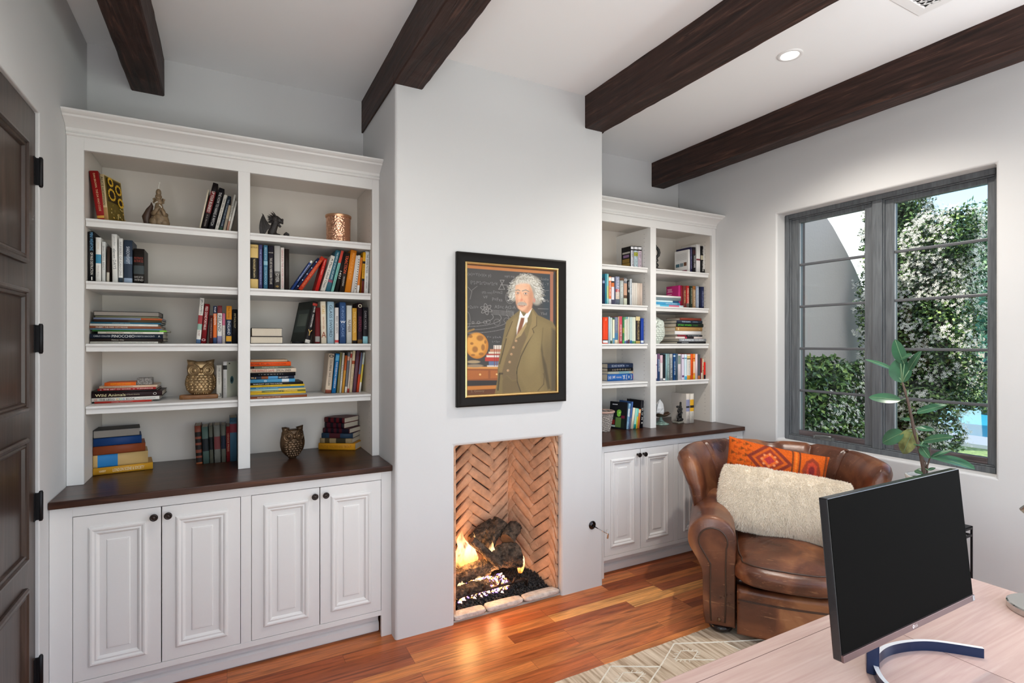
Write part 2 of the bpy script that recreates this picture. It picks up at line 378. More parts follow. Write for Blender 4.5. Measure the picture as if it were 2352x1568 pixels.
# ---------------------------------------------------------------- entrance door in the left wall
def door():
    t = bpy.data.objects.new('door_1', None); C.objects.link(t); t.location = (XL, DY1, 0); struct(t); o = t.location
    x = XL-.012
    y0, y1 = DY0+.003, DY1-.004
    b = MB().box(x-.045, x, y0, y1, .008, DZ-.004); b.build('slab', M_doorw, t, o, bevel=.002)
    P = lambda a, bb, h: (x+h, a, bb)
    pr = [(0,.0005),(.0,.010),(.006,.016),(.014,.017),(.020,.010),(.027,.013),(.033,.010),(.038,-.002),(.042,.0008)]
    for z0, z1 in ((1.903,2.373),(1.344,1.808),(.774,1.243),(.15,.676)):
        MB().ring(y0+.135, y1-.128, z0, z1, pr, 0, P=P).build('panel_moulding', M_doorw, t, o, ang=30)
    for z in (.292, .95, 1.62, 2.287):
        h = MB(); yc = DY1+.006
        h.lathe([(.0001,z-.06),(.006,z-.06),(.0075,z-.055),(.0085,z-.054),(.0085,z+.054),(.0075,z+.055),(.006,z+.06),(.0001,z+.06)], x+.014, yc, 14)
        h.box(x-.001, x+.0025, DY1-.026, DY1-.002, z-.055, z+.055)
        h.box(x-.001, x+.012, DY1-.004, DY1+.004, z-.054, z+.054)
        h.build('hinge', mat('black_iron', (.012,.012,.014), .45, .6), t, o)
    brass = mat('aged_brass', (.35,.2,.08), .3, 1)
    h = MB(); yh = 2.035; h.lathe([(.0001,.0),(.03,.0),(.03,.006),(.012,.01),(.010,.055),(.0001,.055)], ax='x', c3=(x, yh, .93), n=18)
    h.tube([(x+.05,yh,.93),(x+.055,yh+.03,.937),(x+.052,yh+.08,.935),(x+.05,yh+.125,.925),(x+.052,yh+.145,.93)], [.009,.009,.008,.007,.004], 10)
    h.build('door_handle', brass, t, o)
    MB().box(XL-.16, XL-.064, DY0, DY0+.002, 0, DZ).box(XL-.162, XL-.160, DY0-.05, DY1+.05, 0, DZ+.05).build('frame', M_doorw, t, o)
door()

# ---------------------------------------------------------------- right window (two casements)
def glass_mat():
    m = bpy.data.materials.new('window_glass'); m.use_nodes = True; n = m.node_tree.nodes; l = m.node_tree.links; n.clear()
    o = n.new('ShaderNodeOutputMaterial'); mx = n.new('ShaderNodeMixShader'); a = n.new('ShaderNodeBsdfTransparent'); g = n.new('ShaderNodeBsdfGlossy')
    g.inputs['Roughness'].default_value = .02; f = n.new('ShaderNodeFresnel'); f.inputs[0].default_value = 1.25
    a.inputs[0].default_value = (.96,.98,.97,1)
    l.new(f.outputs[0], mx.inputs[0]); l.new(a.outputs[0], mx.inputs[1]); l.new(g.outputs[0], mx.inputs[2]); l.new(mx.outputs[0], o.inputs[0]); return m
M_glass = glass_mat()
def window():
    t = bpy.data.objects.new('window_1', None); C.objects.link(t); t.location = (3.754, (WY0+WY1)/2, WZ0); struct(t); o = t.location
    x = 3.754; f = MB()
    def rectframe(mb, ya, yb, za, zb, w, xa, xb, wb=None):
        wb = wb or w
        mb.box(xa, xb, ya, ya+w, za, zb); mb.box(xa, xb, yb-w, yb, za, zb); mb.box(xa, xb, ya+w, yb-w, za, za+wb); mb.box(xa, xb, ya+w, yb-w, zb-w, zb)
    rectframe(f, WY0, WY1, WZ0, WZ1, .034, x, x+.12)
    f.box(x, x+.12, 1.909, 1.969, WZ0+.034, WZ1-.034)
    f.build('frame', M_winw, t, o, bevel=.004)
    lip = MB(); rectframe(lip, WY0+.034, 1.909, WZ0+.034, WZ1-.034, .009, x+.012, x+.05); rectframe(lip, 1.969, WY1-.034, WZ0+.034, WZ1-.034, .009, x+.012, x+.05)
    lip.build('stop_moulding', M_winw, t, o, bevel=.003)
    for (ya, yb, ga, gb) in ((WY0+.043, 1.900, 1.372, 1.850), (1.978, WY1-.043, 2.027, 2.492)):
        s = bpy.data.objects.new('sash', None); C.objects.link(s); s.parent = t
        q = MB(); xa, xb = x+.022, x+.07
        q.box(xa, xb, ya, ga, WZ0+.043, WZ1-.043); q.box(xa, xb, gb, yb, WZ0+.043, WZ1-.043)
        q.build('stile', M_winw, s, o, bevel=.003)
        MB().box(xa, xb, ga, gb, WZ0+.043, .955).build('rail', M_winwH, s, o, bevel=.003); MB().box(xa, xb, ga, gb, 2.505, WZ1-.043).build('rail', M_winw, s, o, bevel=.003)
        q = MB()
        for z in (2.19, 1.877, 1.564, 1.251): q.box(x+.03, x+.052, ga, gb, z-.009, z+.009)
        q.build('muntin', mat('grey_metal', (.10,.105,.115), .35), s, o, bevel=.004)
        q = MB().box(x+.040, x+.043, ga, gb, .955, 2.505); q.build('glass_pane', M_glass, s, o)
        q = MB(); 
        for yy in (ga, gb): q.box(x+.034, x+.038, yy-.004, yy+.004, .955, 2.505)
        q.build('glazing_bead', mat('light_bead', (.45,.47,.5), .4), s, o)
    h = MB(); yc, z = 2.30, .918; xx = x+.022
    h.box(xx-.012, xx, yc-.075, yc+.075, z-.016, z+.016)
    h.box(xx-.022, xx-.010, yc-.065, yc+.02, z-.008, z+.010)
    h.tube([(xx-.012,yc-.055,z+.01),(xx-.02,yc-.06,z+.022),(xx-.026,yc-.02,z+.025),(xx-.024,yc+.05,z+.018),(xx-.02,yc+.062,z+.004)], [.005,.005,.005,.006,.006], 10)
    h.build('crank_handle', mat('dark_pewter', (.28,.30,.30), .3, .7), t, o, bevel=.004)
window()
# brown exterior brick-mould beyond the glass, and frames of the added, unseen rear / side windows
def opening(name, P, a0, a1, b0, b1):
    t = MB()
    for (x0, x1, z0, z1) in ((a0, a0+.06, b0, b1), (a1-.06, a1, b0, b1), (a0+.06, a1-.06, b0, b0+.06), (a0+.06, a1-.06, b1-.06, b1), ((a0+a1)/2-.03, (a0+a1)/2+.03, b0+.06, b1-.06)):
        vs = [P(x, z, d) for d in (0, .05) for (x, z) in ((x0,z0),(x1,z0),(x1,z1),(x0,z1))]
        t.add(vs, [(0,1,2,3),(4,5,6,7),(0,1,5,4),(1,2,6,5),(2,3,7,6),(3,0,4,7)])
    struct(t.build(name, M_winw))
opening('added_rear_window', lambda a, b, d: (a, YF-.12-d, b), -.15, 2.85, .5, 2.95)
opening('added_side_window', lambda a, b, d: (XR+.12+d, a, b), -1.1, .2, .85, 2.65)
struct(MB().box(3.905, 3.96, WY1-.03, WY1+.09, WZ0-.1, WZ1+.1).box(3.905, 3.96, WY0-.09, WY0+.01, WZ0-.1, WZ1+.1).box(3.905, 3.96, WY0-.09, WY1+.09, WZ1-.01, WZ1+.1).build('trim_1', mat('brown_exterior_trim', '5a4440', .6)))

# ---------------------------------------------------------------- unseen uplighters added behind the camera to brighten the ceiling
def fill_uplighter(x, y, e, label):
    t = thing('added_uplighter', label, 'added lamp', (x, y, 0), group='added unseen uplighters')
    MB().lathe([(.0001,.0065),(.14,.0065),(.14,.018),(.02,.03),(.012,.05),(.012,1.72),(.02,1.74),(.0001,1.75)], n=28).build('pole', M_bronze, t)
    MB().lathe([(.03,1.74),(.10,1.77),(.17,1.84),(.185,1.86)], n=36, cap=False).build('lamp_shade', M_bronze, t, solid=.004)
    lamp('ceiling_fill', 'AREA', (x, y, 1.84), (pi, 0, 0), e, (.95,.98,1), shape='DISK', size=.3, spread=R(150))
fill_uplighter(3.0, -.6, 40, 'added unseen uplighter brightening the ceiling, right rear corner')
fill_uplighter(-.25, -.9, 25, 'added unseen uplighter brightening the ceiling, left rear corner')
# ---------------------------------------------------------------- built-in cabinets
YFACE, YCTR, YUP = 2.893, 2.87, 3.163
def base_cabinet(x0, x1, st0, st1, doors, mull, label):
    t = thing('base_cabinet', label, 'cabinet', ((x0+x1)/2, YFACE, 0), group='white base cabinets with raised panel doors'); o = t.location
    f = MB(); zt, zb = .9025, .118; d0, d1 = .145, .858
    f.box(x0, st0, YFACE, YFACE+.022, 0, zt); f.box(st1, x1, YFACE, YFACE+.022, 0, zt)
    f.box(st0, st1, YFACE, YFACE+.022, d1, zt); f.box(st0, st1, YFACE, YFACE+.022, zb, d0)
    f.box(mull[0], mull[1], YFACE, YFACE+.022, d0, d1)
    f.build('face_frame', M_cab, t, o, bevel=.0012)
    c = MB(); c.box(x0, x0+.018, YFACE+.022, YB-.003, .118, zt); c.box(x1-.018, x1, YFACE+.022, YB-.003, .118, zt)
    c.box(x0+.018, x1-.018, YFACE+.022, YB-.003, .118, .136); c.box(x0+.018, x1-.018, YB-.02, YB-.003, .136, zt)
    c.build('carcass', M_cab_shaded, t, o)
    k = MB(); k.box(st0, st1, 2.965, 2.98, 0.0, .118); k.prism([(2.965,.012),(2.948,.012),(2.948,.05),(2.956,.058),(2.965,.062)], st0, st1)
    k.build('toe_kick', M_cab, t, o)
    for (a, b, side) in doors:
        g = .0022; d = bpy.data.objects.new('door', None); C.objects.link(d); d.parent = t
        m = MB(); A, B, Z0, Z1 = a+g, b-g, d0+g, d1-g
        m.box(A, B, YFACE+.004, YFACE+.02, Z0, Z1)
        pr = [(0,-.0035),(0,0),(.052,0),(.054,.006),(.060,.0095),(.066,.009),(.074,.004),(.080,.0055),(.086,.002),(.092,-.006),(.094,-.0065),(.114,-.0055),(.118,.0),(.124,.001),(.126,.001)]
        m.ring(A, B, Z0, Z1, [(i, h) for i, h in pr], YFACE, -1)
        m.build('door_panel', M_cab, d, o, ang=25)
        kx = b-.027 if side > 0 else a+.027
        n = MB(); n.lathe([(.0001,0),(.008,0),(.0085,.002),(.0045,.006),(.0045,.014),(.009,.018),(.0155,.023),(.0165,.027),(.0150,.031),(.011,.0335),(.0105,.0325),(.006,.034),(.0001,.0345)], ax='y-', c3=(kx, YFACE, .817), n=24)
        n.build('knob', M_bronze, d, o)
    return t
base_cabinet(XL+.001, .7975, -.584, .742, [(-.584,-.264,1),(-.264,.058,-1),(.104,.423,1),(.423,.742,-1)], (.058,.104), 'white base cabinet with four raised panel doors, left of the fireplace')
base_cabinet(2.1975, XR-.001, 2.263, 3.589, [(2.263,2.585,1),(2.585,2.905,-1),(2.950,3.270,1),(3.270,3.589,-1)], (2.905,2.950), 'white base cabinet partly hidden by the armchair, right of the fireplace')
def countertop(x0, x1, label):
    m = MB(); m.prism([(YB-.003,.903),(YCTR,.903),(YCTR,.935),(YB-.003,.935)], x0, x1)
    return tag(m.build('countertop', M_counter, bevel=.004, seg=3), label, 'countertop', 'dark stained wood countertops')
countertop(XL+.001, .7972, 'dark brown wood countertop on the base cabinet left of the fireplace')
countertop(2.198, XR-.001, 'dark brown wood countertop on the base cabinet right of the fireplace')
SH = [2.2, 1.9, 1.6, 1.3]
def bookcase(x0, x1, a0, a1, m0, m1, wallL, wallR, label):
    t = thing('bookcase', label, 'bookcase', ((x0+x1)/2, YUP, .936), group='white built-in bookcases'); o = t.location
    z0 = .9355; f = MB(); y = YUP
    f.box(x0, a0, y, y+.02, z0, 2.60); f.box(a1, x1, y, y+.02, z0, 2.60); f.box(a0, a1, y, y+.02, 2.513, 2.60)
    f.build('face_frame', M_cab, t, o, bevel=.0012)
    MB().box(m0, m1, y, YB-.003, z0, 2.513).build('divider', M_cab, t, o, bevel=.001)
    MB().box(x0, a0-.001, y+.02, YB-.003, z0, 2.62).build('side_panel', M_cab_shaded, t, o); MB().box(a1+.001, x1, y+.02, YB-.003, z0, 2.62).build('side_panel', M_cab_shaded, t, o)
    MB().box(a0, a1, YB-.013, YB-.003, z0, 2.553).build('back_panel', M_cab_shaded, t, o)
    MB().box(a0, a1, y+.02, YB-.013, 2.553, 2.62).build('top_panel', M_cab_shaded, t, o)
    cr = [(y+.02,2.572),(y-.002,2.572),(y-.010,2.576),(y-.012,2.584),(y-.006,2.588),(y-.012,2.594),(y-.016,2.606),(y-.030,2.618),(y-.055,2.632),(y-.074,2.640),(y-.078,2.648),(y-.084,2.650),(y-.095,2.655),(y-.101,2.660),(y-.101,2.667),(y+.30,2.667),(y+.30,2.660),(y+.02,2.66)]
    MB().prism(cr, x0, x1).build('crown_moulding', M_cab, t, o, ang=20)
    MB().box(x0, x1, y+.30, YB-.003, 2.655, 2.667).build('cap_board', M_cab, t, o)
    for (a, b) in ((a0, m0), (m1, a1)):
        for z in SH:
            p = [(YB-.0135,z),(3.196,z),(3.1915,z-.002),(3.190,z-.006),(3.190,z-.010),(3.193,z-.013),(3.197,z-.018),(3.1985,z-.025),(3.1985,z-.038),(YB-.0135,z-.038)]
            MB().prism([(yy, zz) for yy, zz in p], a+.0012, b-.0012).build('shelf', M_cab, t, o, ang=20)
    h = MB()
    for xs, s in ((m0-.0004, 1), (a1-.0004, 1)):
        for yy in (3.235, 3.50):
            z = 1.0
            while z < 2.49:
                h.lathe([(.0001,0),(.0024,0)], ax='x', c3=(xs, yy, z), n=8, cap=False); z += .032
    h.build('shelf_pin_holes', M_black, t, o)['kind'] = 'stuff'
    return t
bookcase(XL+.001, .7975, -.596, .757, .051, .108, 0, 0, 'white built-in bookcase with crown moulding, left of the fireplace')
bookcase(2.1975, XR-.001, 2.263, 3.615, 2.930, 2.989, 0, 0, 'white built-in bookcase with crown moulding, right of the fireplace')

# ---------------------------------------------------------------- firebox, logs, fire
def brick_mat():
    return mat('buff_firebrick', 'd0a382', .9, bump=.5, bscale=90, var=.22, vscale=14)
def firebox():
    t = thing('firebox', 'open firebox lined with herringbone rounded buff firebricks', 'fireplace', (1.505, 2.9, 0)); o = t.location
    y0 = 2.862; A = Vector((FX1+.004, y0)); B = Vector((1.715, 3.25)); Cc = Vector((1.295, 3.25)); D = Vector((FX0-.004, y0))
    mort = mat('dark_mortar', (.05,.04,.035), .9)
    s = MB(); H = 1.16
    for p, q in ((A, B), (B, Cc), (Cc, D)):
        s.add([(p.x,p.y,0),(q.x,q.y,0),(q.x,q.y,H),(p.x,p.y,H)], [(0,1,2,3)])
    s.add([(A.x,A.y,H),(B.x,B.y,H),(Cc.x,Cc.y,H),(D.x,D.y,H)], [(0,1,2,3)])
    s.build('mortar_shell', mort, t, o)
    s = MB().box(FX0+.001, FX1-.001, YC+.018, 3.25, .0005, .012); s.build('hearth_slab', mat('pale_hearth', (.45,.40,.35), .9, bump=.4, bscale=30), t, o)
    br = MB(); rnd = random.Random(3)
    L, Wd = .205, .060
    def panel(p, q, inward, off0=-.03):
        d = (q-p); W_ = d.length; d.normalize(); nrm = Vector((-d.y, d.x))
        if nrm.dot(inward) < 0: nrm = -nrm
        # herringbone: columns of slanted capsules, alternating slope
        cw = .155; ang = R(38); ncol = int(W_/cw)+3; step = Wd/cos(ang)*1.02
        off = 0
        for ci in range(-1, ncol):
            sg = -1 if ci % 2 else 1
            cx = (ci+.5)*cw+off0
            k = -2
            while k*step < H+.2:
                cz = k*step+(step*.5 if sg > 0 else 0); k += 1
                hl = cw/2/cos(ang)+.008; 
                out = []
                N = 28; rr = .021; hw_ = Wd/2-.0012
                for i in range(N):
                    q_, r_ = divmod(i, 7); a_ = pi/2*(q_+r_/6); qx = (1,-1,-1,1)[q_]; qy = (1,1,-1,-1)[q_]
                    out.append((qx*(hl-rr)+cos(a_)*rr, qy*(hw_-rr)+sin(a_)*rr))
                ca, sa = cos(ang*sg), sin(ang*sg)
                jit = rnd.uniform(-.003, .003); yaw = rnd.uniform(-.002, .004)
                rings = []
                for (sc, hgt) in ((1.0, .0), (1.0, .012), (.93, .020), (.80, .0235), (.4, .024)):
                    r = []
                    for ex, ey in out:
                        ax = ex-(1-sc)*math.copysign(min(abs(ex), .03), ex) if sc < 1 else ex
                        bx = ax; by = ey*sc
                        u = cx+jit+bx*ca-by*sa; w = cz+bx*sa+by*ca
                        r.append((u, w, hgt+yaw))
                    rings.append(r)
                allp = [pt for r in rings for pt in r]
                if min(a[1] for a in allp) > H or max(a[1] for a in allp) < 0.0: continue
                if max(a[0] for a in allp) < .002 or min(a[0] for a in allp) > W_-.002: continue
                vs = []
                for u, w, hh in allp:
                    u = min(max(u, .0), W_); w = min(max(w, .001), H-.002)
                    P3 = p+d*u+nrm*(.0005+hh)
                    vs.append((P3.x, P3.y, w))
                fs = []
                for i in range(len(rings)-1):
                    for j in range(N): fs.append((i*N+j, i*N+(j+1) % N, (i+1)*N+(j+1) % N, (i+1)*N+j))
                fs.append(tuple((len(rings)-1)*N+j for j in range(N)))
                br.add(vs, fs, 0, True)
    inw = Vector((0, -1))
    panel(A, B, Vector((-1, -.2)), -.105); panel(Cc, B, inw); panel(D, Cc, Vector((1, -.2)))
    br.build('herringbone_bricks', brick_mat(), t, o)
    return t
firebox()
# white-painted hearth bricks along the front edge
M_hb = mat('chalky_white_brick', (.60,.53,.47), .9, bump=.9, bscale=45, var=.2, vscale=30)
def stone(x0, x1, y0, y1, h, seed, label):
    rnd = random.Random(seed)
    def f(u, v):
        a = 2*pi*u; ph = pi*v
        cx = (x0+x1)/2; cy = (y0+y1)/2
        ex = math.copysign(abs(cos(a))**.28, cos(a)); ey = math.copysign(abs(sin(a))**.35, sin(a)); s = abs(sin(ph))**.35; c = math.copysign(abs(cos(ph))**.5, cos(ph))
        n = noise.noise(Vector((cx+ex*2, ey*2+seed, c*2)))*.006
        return (cx+ex*s*((x1-x0)/2+n), cy+ey*s*((y1-y0)/2+n), .012+h/2+c*(h/2))
    m = MB().grid(f, 36, 12, cu=True); return tag(m.build('hearth_brick', M_hb), label, 'brick', 'white hearth bricks')
stone(1.143, 1.345, 2.825, 2.895, .032, 1, 'left chalky white brick at the front edge of the firebox')
stone(1.352, 1.600, 2.825, 2.895, .032, 2, 'middle chalky white brick at the front edge of the firebox')
stone(1.607, 1.862, 2.825, 2.895, .032, 3, 'right chalky white brick at the front edge of the firebox')
# lava rock bed
def rocks(name, n, box, zf, rr, m, seed, label, cat):
    rnd = random.Random(seed); mb = MB()
    for _ in range(n):
        x = rnd.uniform(box[0], box[1]); y = rnd.uniform(box[2], box[3]); s = rnd.uniform(*rr)
        hw = (3.25-y)/(3.25-2.86); lim0 = 1.295-(1.295-FX0)*hw+.03; lim1 = 1.715+(FX1-1.715)*hw-.03
        if x < lim0 or x > lim1: continue
        z = zf(x, y)+rnd.uniform(0, .012); vs = []
        for q in ((1,1,1),(-1,-1,1),(-1,1,-1),(1,-1,-1),(1,.2,-.4),(-.3,1.1,.5)):
            vs.append((x+q[0]*s*rnd.uniform(.5,1), y+q[1]*s*rnd.uniform(.5,1), z+q[2]*s*rnd.uniform(.4,.9)))
        mb.add(vs, [(0,1,5),(0,4,1),(0,5,4),(1,4,3),(1,3,2),(1,2,5),(2,3,4),(2,4,5)], rnd.randrange(len(m)) if isinstance(m, list) else 0)
    return tag(mb.build(name, m), label, cat, kind='stuff')
M_lava = mat('black_lava_rock', (.035,.033,.034), .8, bump=.6, bscale=120)
rocks('lava_rock', 2600, (1.15,1.85,2.885,3.2), lambda x, y: .018+.075*min(1, max(0, (y-2.885)/.13)), (.006,.014), M_lava, 5, 'bed of small black lava rocks on the firebox floor', 'lava rock')
E1 = mat('ember_orange', (.3,.08,.02), .8, emit=(1,.42,.12), estr=3.5); E2 = mat('ember_violet', (.2,.1,.4), .8, emit=(.45,.30,1), estr=2.2); E3 = mat('ember_dark', (.05,.04,.04), .9); E4 = mat('ember_pink', (.4,.2,.2), .8, emit=(1,.6,.5), estr=2.5)
rocks('glowing_embers', 800, (1.16,1.56,2.925,3.06), lambda x, y: .060+.045*min(1, (y-2.91)/.1), (.006,.012), [E1,E2,E3,E4,E3], 6, 'glowing orange and violet embers under the fire grate', 'embers')
M_bark = mat('charred_bark', (.085,.058,.040), .95, bump=1.0, bscale=60, var=.92, vscale=34)
M_bark.node_tree.nodes['Bump'].inputs['Distance'].default_value = .03
M_barkc = mat('log_cut_end', (.16,.09,.05), .9, bump=.5, bscale=40, var=.5, vscale=20)
def log(a, b, r0, r1, seed, label, bend=.01):
    a = Vector(a); b = Vector(b); d = (b-a); L = d.length; dn = d.normalized(); u = dn.cross(Vector((0,0,1))).normalized(); w = u.cross(dn)
    NA = 56; NS = 64
    def f(s, k):
        ang = 2*pi*k; ca, sa = cos(ang), sin(ang); r = r0+(r1-r0)*s; n = noise.noise(Vector((s*L*14+seed*9, ca*1.6, sa*1.6)))
        rd = 1-abs(noise.noise(Vector((s*L*34+seed*5, ca*5.5, sa*5.5))))*2.2; rd2 = noise.noise(Vector((s*L*80+seed, ca*14, sa*14)))
        r *= 1+.16*n+.13*(rd-.4)+.05*rd2
        return a+d*s+w*(sin(pi*s)*bend)+(u*ca+w*sa)*r
    m = MB().grid(f, NS, NA, cv=True)
    for s in (0, 1):
        c = a+d*s; ring = [f(s, k/NA) for k in range(NA)]; m.add([c]+ring, [(0, 1+k, 1+(k+1) % NA) for k in range(NA)], 1)
    return tag(m.build('fire_log', [M_bark, M_barkc]), label, 'log', 'logs on the fire grate')
log((1.20,3.01,.165),(1.44,3.00,.205), .050,.045, 1, 'thick charred log lying low at the left of the grate')
log((1.32,2.99,.395),(1.50,2.955,.215), .024,.026, 2, 'thin round log slanting down in front of the others', .004)
log((1.43,3.03,.215),(1.66,3.00,.235), .060,.072, 3, 'thick craggy log lying at the right of the grate', .02)
log((1.47,3.10,.27),(1.60,3.13,.43), .045,.050, 4, 'short upright charred log at the top of the fire', .02)
log((1.38,3.12,.33),(1.55,3.16,.40), .040,.045, 5, 'charred log at the back behind the flames')
log((1.60,3.05,.32),(1.70,3.12,.38), .050,.045, 6, 'knobbly log end against the right firebox wall', .01)
log((1.17,2.96,.10),(1.42,2.955,.115), .034,.034, 7, 'charred log low in front behind the grate bar')
log((1.18,3.08,.25),(1.24,3.04,.17), .04,.05, 8, 'short log stub at the left end of the fire')
def grate():
    t = thing('fire_grate', 'black iron grate with a bent front bar holding the logs', 'grate', (1.42, 3.0, 0)); o = t.location; M = mat('black_iron_grate', (.035,.022,.018), .5, .6)
    MB().tube([(1.195,2.93,.012),(1.195,2.93,.06),(1.21,2.93,.088),(1.24,2.93,.097),(1.62,2.93,.107),(1.66,2.93,.108)], .0085, 10).build('front_bar', M, t, o)
    MB().tube([(1.66,2.93,.108),(1.68,2.935,.10),(1.685,2.94,.012)], .0085, 10).build('leg', M, t, o)
    MB().tube([(1.22,3.14,.012),(1.22,3.14,.09),(1.66,3.14,.10),(1.67,3.14,.012)], .0085, 8).build('back_bar', M, t, o)
    for x in (1.27, 1.37, 1.47, 1.57):
        MB().tube([(x,3.14,.10),(x,2.93,.103),(x+.005,2.915,.115),(x+.012,2.91,.145)], .0075, 8).build('cross_bar', M, t, o)
grate()
def flame_mat():
    m = bpy.data.materials.new('flame'); m.use_nodes = True; n = m.node_tree.nodes; l = m.node_tree.links; n.clear()
    o = n.new('ShaderNodeOutputMaterial'); mx = n.new('ShaderNodeMixShader'); a = n.new('ShaderNodeBsdfTransparent'); e = n.new('ShaderNodeEmission')
    tc = n.new('ShaderNodeTexCoord'); sp = n.new('ShaderNodeSeparateXYZ'); l.new(tc.outputs['Generated'], sp.inputs[0])
    c = ramp(n, [(0,(1,.25,.03)),(.2,(1,.50,.14)),(.5,(1,.72,.38)),(.8,(1,.62,.26)),(1,(1,.36,.07))]); l.new(sp.outputs[2], c.inputs[0]); l.new(c.outputs[0], e.inputs[0]); e.inputs[1].default_value = 2.8
    t = n.new('ShaderNodeTexNoise'); mp = n.new('ShaderNodeMapping'); mp.inputs['Scale'].default_value = (3,3,1.1); l.new(tc.outputs['Object'], mp.inputs[0]); l.new(mp.outputs[0], t.inputs[0]); t.inputs['Scale'].default_value = 9; t.inputs['Detail'].default_value = 3; t.inputs['Distortion'].default_value = .8
    al = ramp(n, [(.34,(.05,)*3),(.58,(.85,)*3)]); l.new(t.outputs[0], al.inputs[0])
    fz = ramp(n, [(0,(1,)*3),(.55,(.8,)*3),(1,(0,)*3)]); l.new(sp.outputs[2], fz.inputs[0])
    mu = n.new('ShaderNodeMath'); mu.operation = 'MULTIPLY'; l.new(al.outputs[0], mu.inputs[0]); l.new(fz.outputs[0], mu.inputs[1])
    l.new(mu.outputs[0], mx.inputs[0]); l.new(a.outputs[0], mx.inputs[1]); l.new(e.outputs[0], mx.inputs[2]); l.new(mx.outputs[0], o.inputs[0]); return m
M_flame = flame_mat()
def flame(x, y, z0, h, r, seed, label):
    def f(u, v):
        a = 2*pi*v; rr = r*(sin(pi*min(1, u*1.02+.10))**.8)*(1-u)**.35+.001
        rr *= 1+.35*noise.noise(Vector((cos(a)*1.5, sin(a)*1.5+seed, u*4)))
        sx = .35*r*noise.noise(Vector((seed, 0, u*3)))*3*u; sy = .3*r*noise.noise(Vector((0, seed, u*3)))*u
        return (x+sx+cos(a)*rr, y+sy+sin(a)*rr*.55, z0+h*u)
    m = MB().grid(f, 18, 16, cv=True); return tag(m.build('flame', M_flame), label, 'flame', 'flames of the fire')
flame(1.27, 3.03, .20, .28, .055, 1, 'tallest flame rising at the left of the fire')
flame(1.35, 3.05, .20, .23, .040, 2, 'second flame rising behind the slanting log')
flame(1.47, 3.02, .22, .14, .032, 3, 'flame licking up in the middle of the logs')
flame(1.66, 2.98, .13, .17, .030, 4, 'flame at the right end beside the firebox wall')
flame(1.24, 2.975, .10, .12, .030, 5, 'low flame over the front left log')
flame(1.36, 2.965, .09, .12, .035, 6, 'low flame under the slanting log')
flame(1.205, 2.97, .04, .10, .035, 7, 'small flame at the left foot of the grate')
lamp('fire_light', 'POINT', (1.30, 3.0, .30), energy=5.5, color=(1,.50,.18), shadow_soft_size=.06)
lamp('fire_light', 'POINT', (1.45, 2.95, .16), energy=2.2, color=(1,.50,.22), shadow_soft_size=.05)

# gas key valve on the chimney wall
def gas_key():
    t = thing('gas_valve', 'round chrome gas valve plate with a T handled key, right of the firebox', 'gas valve', (2.108, YC, .412)); o = t.location
    MB().lathe([(.0001,.0005),(.027,.0005),(.028,.003),(.020,.006),(.015,.006),(.013,.012),(.009,.012),(.009,.007),(.0001,.007)], ax='y-', c3=(2.108,YC,.412), n=28).build('escutcheon', mat('black_chrome', (.06,.055,.06), .12, 1), t, o)
    k = MB().tube([(2.108,YC-.006,.410),(2.107,YC-.165,.405)], .0032, 8); k.build('key_shaft', M_chrome, t, o)
    MB().tube([(2.103,YC-.165,.432),(2.107,YC-.167,.404),(2.103,YC-.165,.378)], .0052, 10).build('key_handle', M_chrome, t, o)
gas_key()
# ---------------------------------------------------------------- painting over the fireplace
def vcol_mat(name, rough=.55, spec=.4):
    m = bpy.data.materials.new(name); m.use_nodes = True; n = m.node_tree.nodes; l = m.node_tree.links; b = n['Principled BSDF']
    a = n.new('ShaderNodeVertexColor'); a.layer_name = 'paint'; l.new(a.outputs[0], b.inputs['Base Color']); b.inputs['Roughness'].default_value = rough; b.inputs['Specular IOR Level'].default_value = spec
    return m
def painted(name, col, P, mats, parent, nu, nv, org=(0,0,0), smooth=False):
    """grid of nu x nv quads, colours col[(nv+1),(nu+1),3] (linear), P(u,v) numpy -> 3D"""
    us, vs = np.meshgrid(np.linspace(0, 1, nu+1), np.linspace(0, 1, nv+1)); co = P(us, vs).reshape(-1, 3)-np.array(org)
    idx = np.arange((nu+1)*(nv+1)).reshape(nv+1, nu+1)
    f = np.stack([idx[:-1,:-1], idx[:-1,1:], idx[1:,1:], idx[1:,:-1]], -1).reshape(-1, 4)
    me = bpy.data.meshes.new(name); me.vertices.add(len(co)); me.vertices.foreach_set('co', co.ravel().astype(np.float32))
    me.loops.add(f.size); me.loops.foreach_set('vertex_index', f.ravel().astype(np.int32)); me.polygons.add(len(f))
    me.polygons.foreach_set('loop_start', (np.arange(len(f))*4).astype(np.int32)); me.update(calc_edges=True)
    ca = me.color_attributes.new('paint', 'FLOAT_COLOR', 'POINT'); buf = np.ones((len(co), 4), np.float32); buf[:, :3] = np.clip(col.reshape(-1, 3), 0, 1)
    ca.data.foreach_set('color', buf.ravel()); me.materials.append(mats)
    if smooth: me.polygons.foreach_set('use_smooth', [True]*len(f))
    o = bpy.data.objects.new(name, me); C.objects.link(o)
    if parent: o.parent = parent
    return o
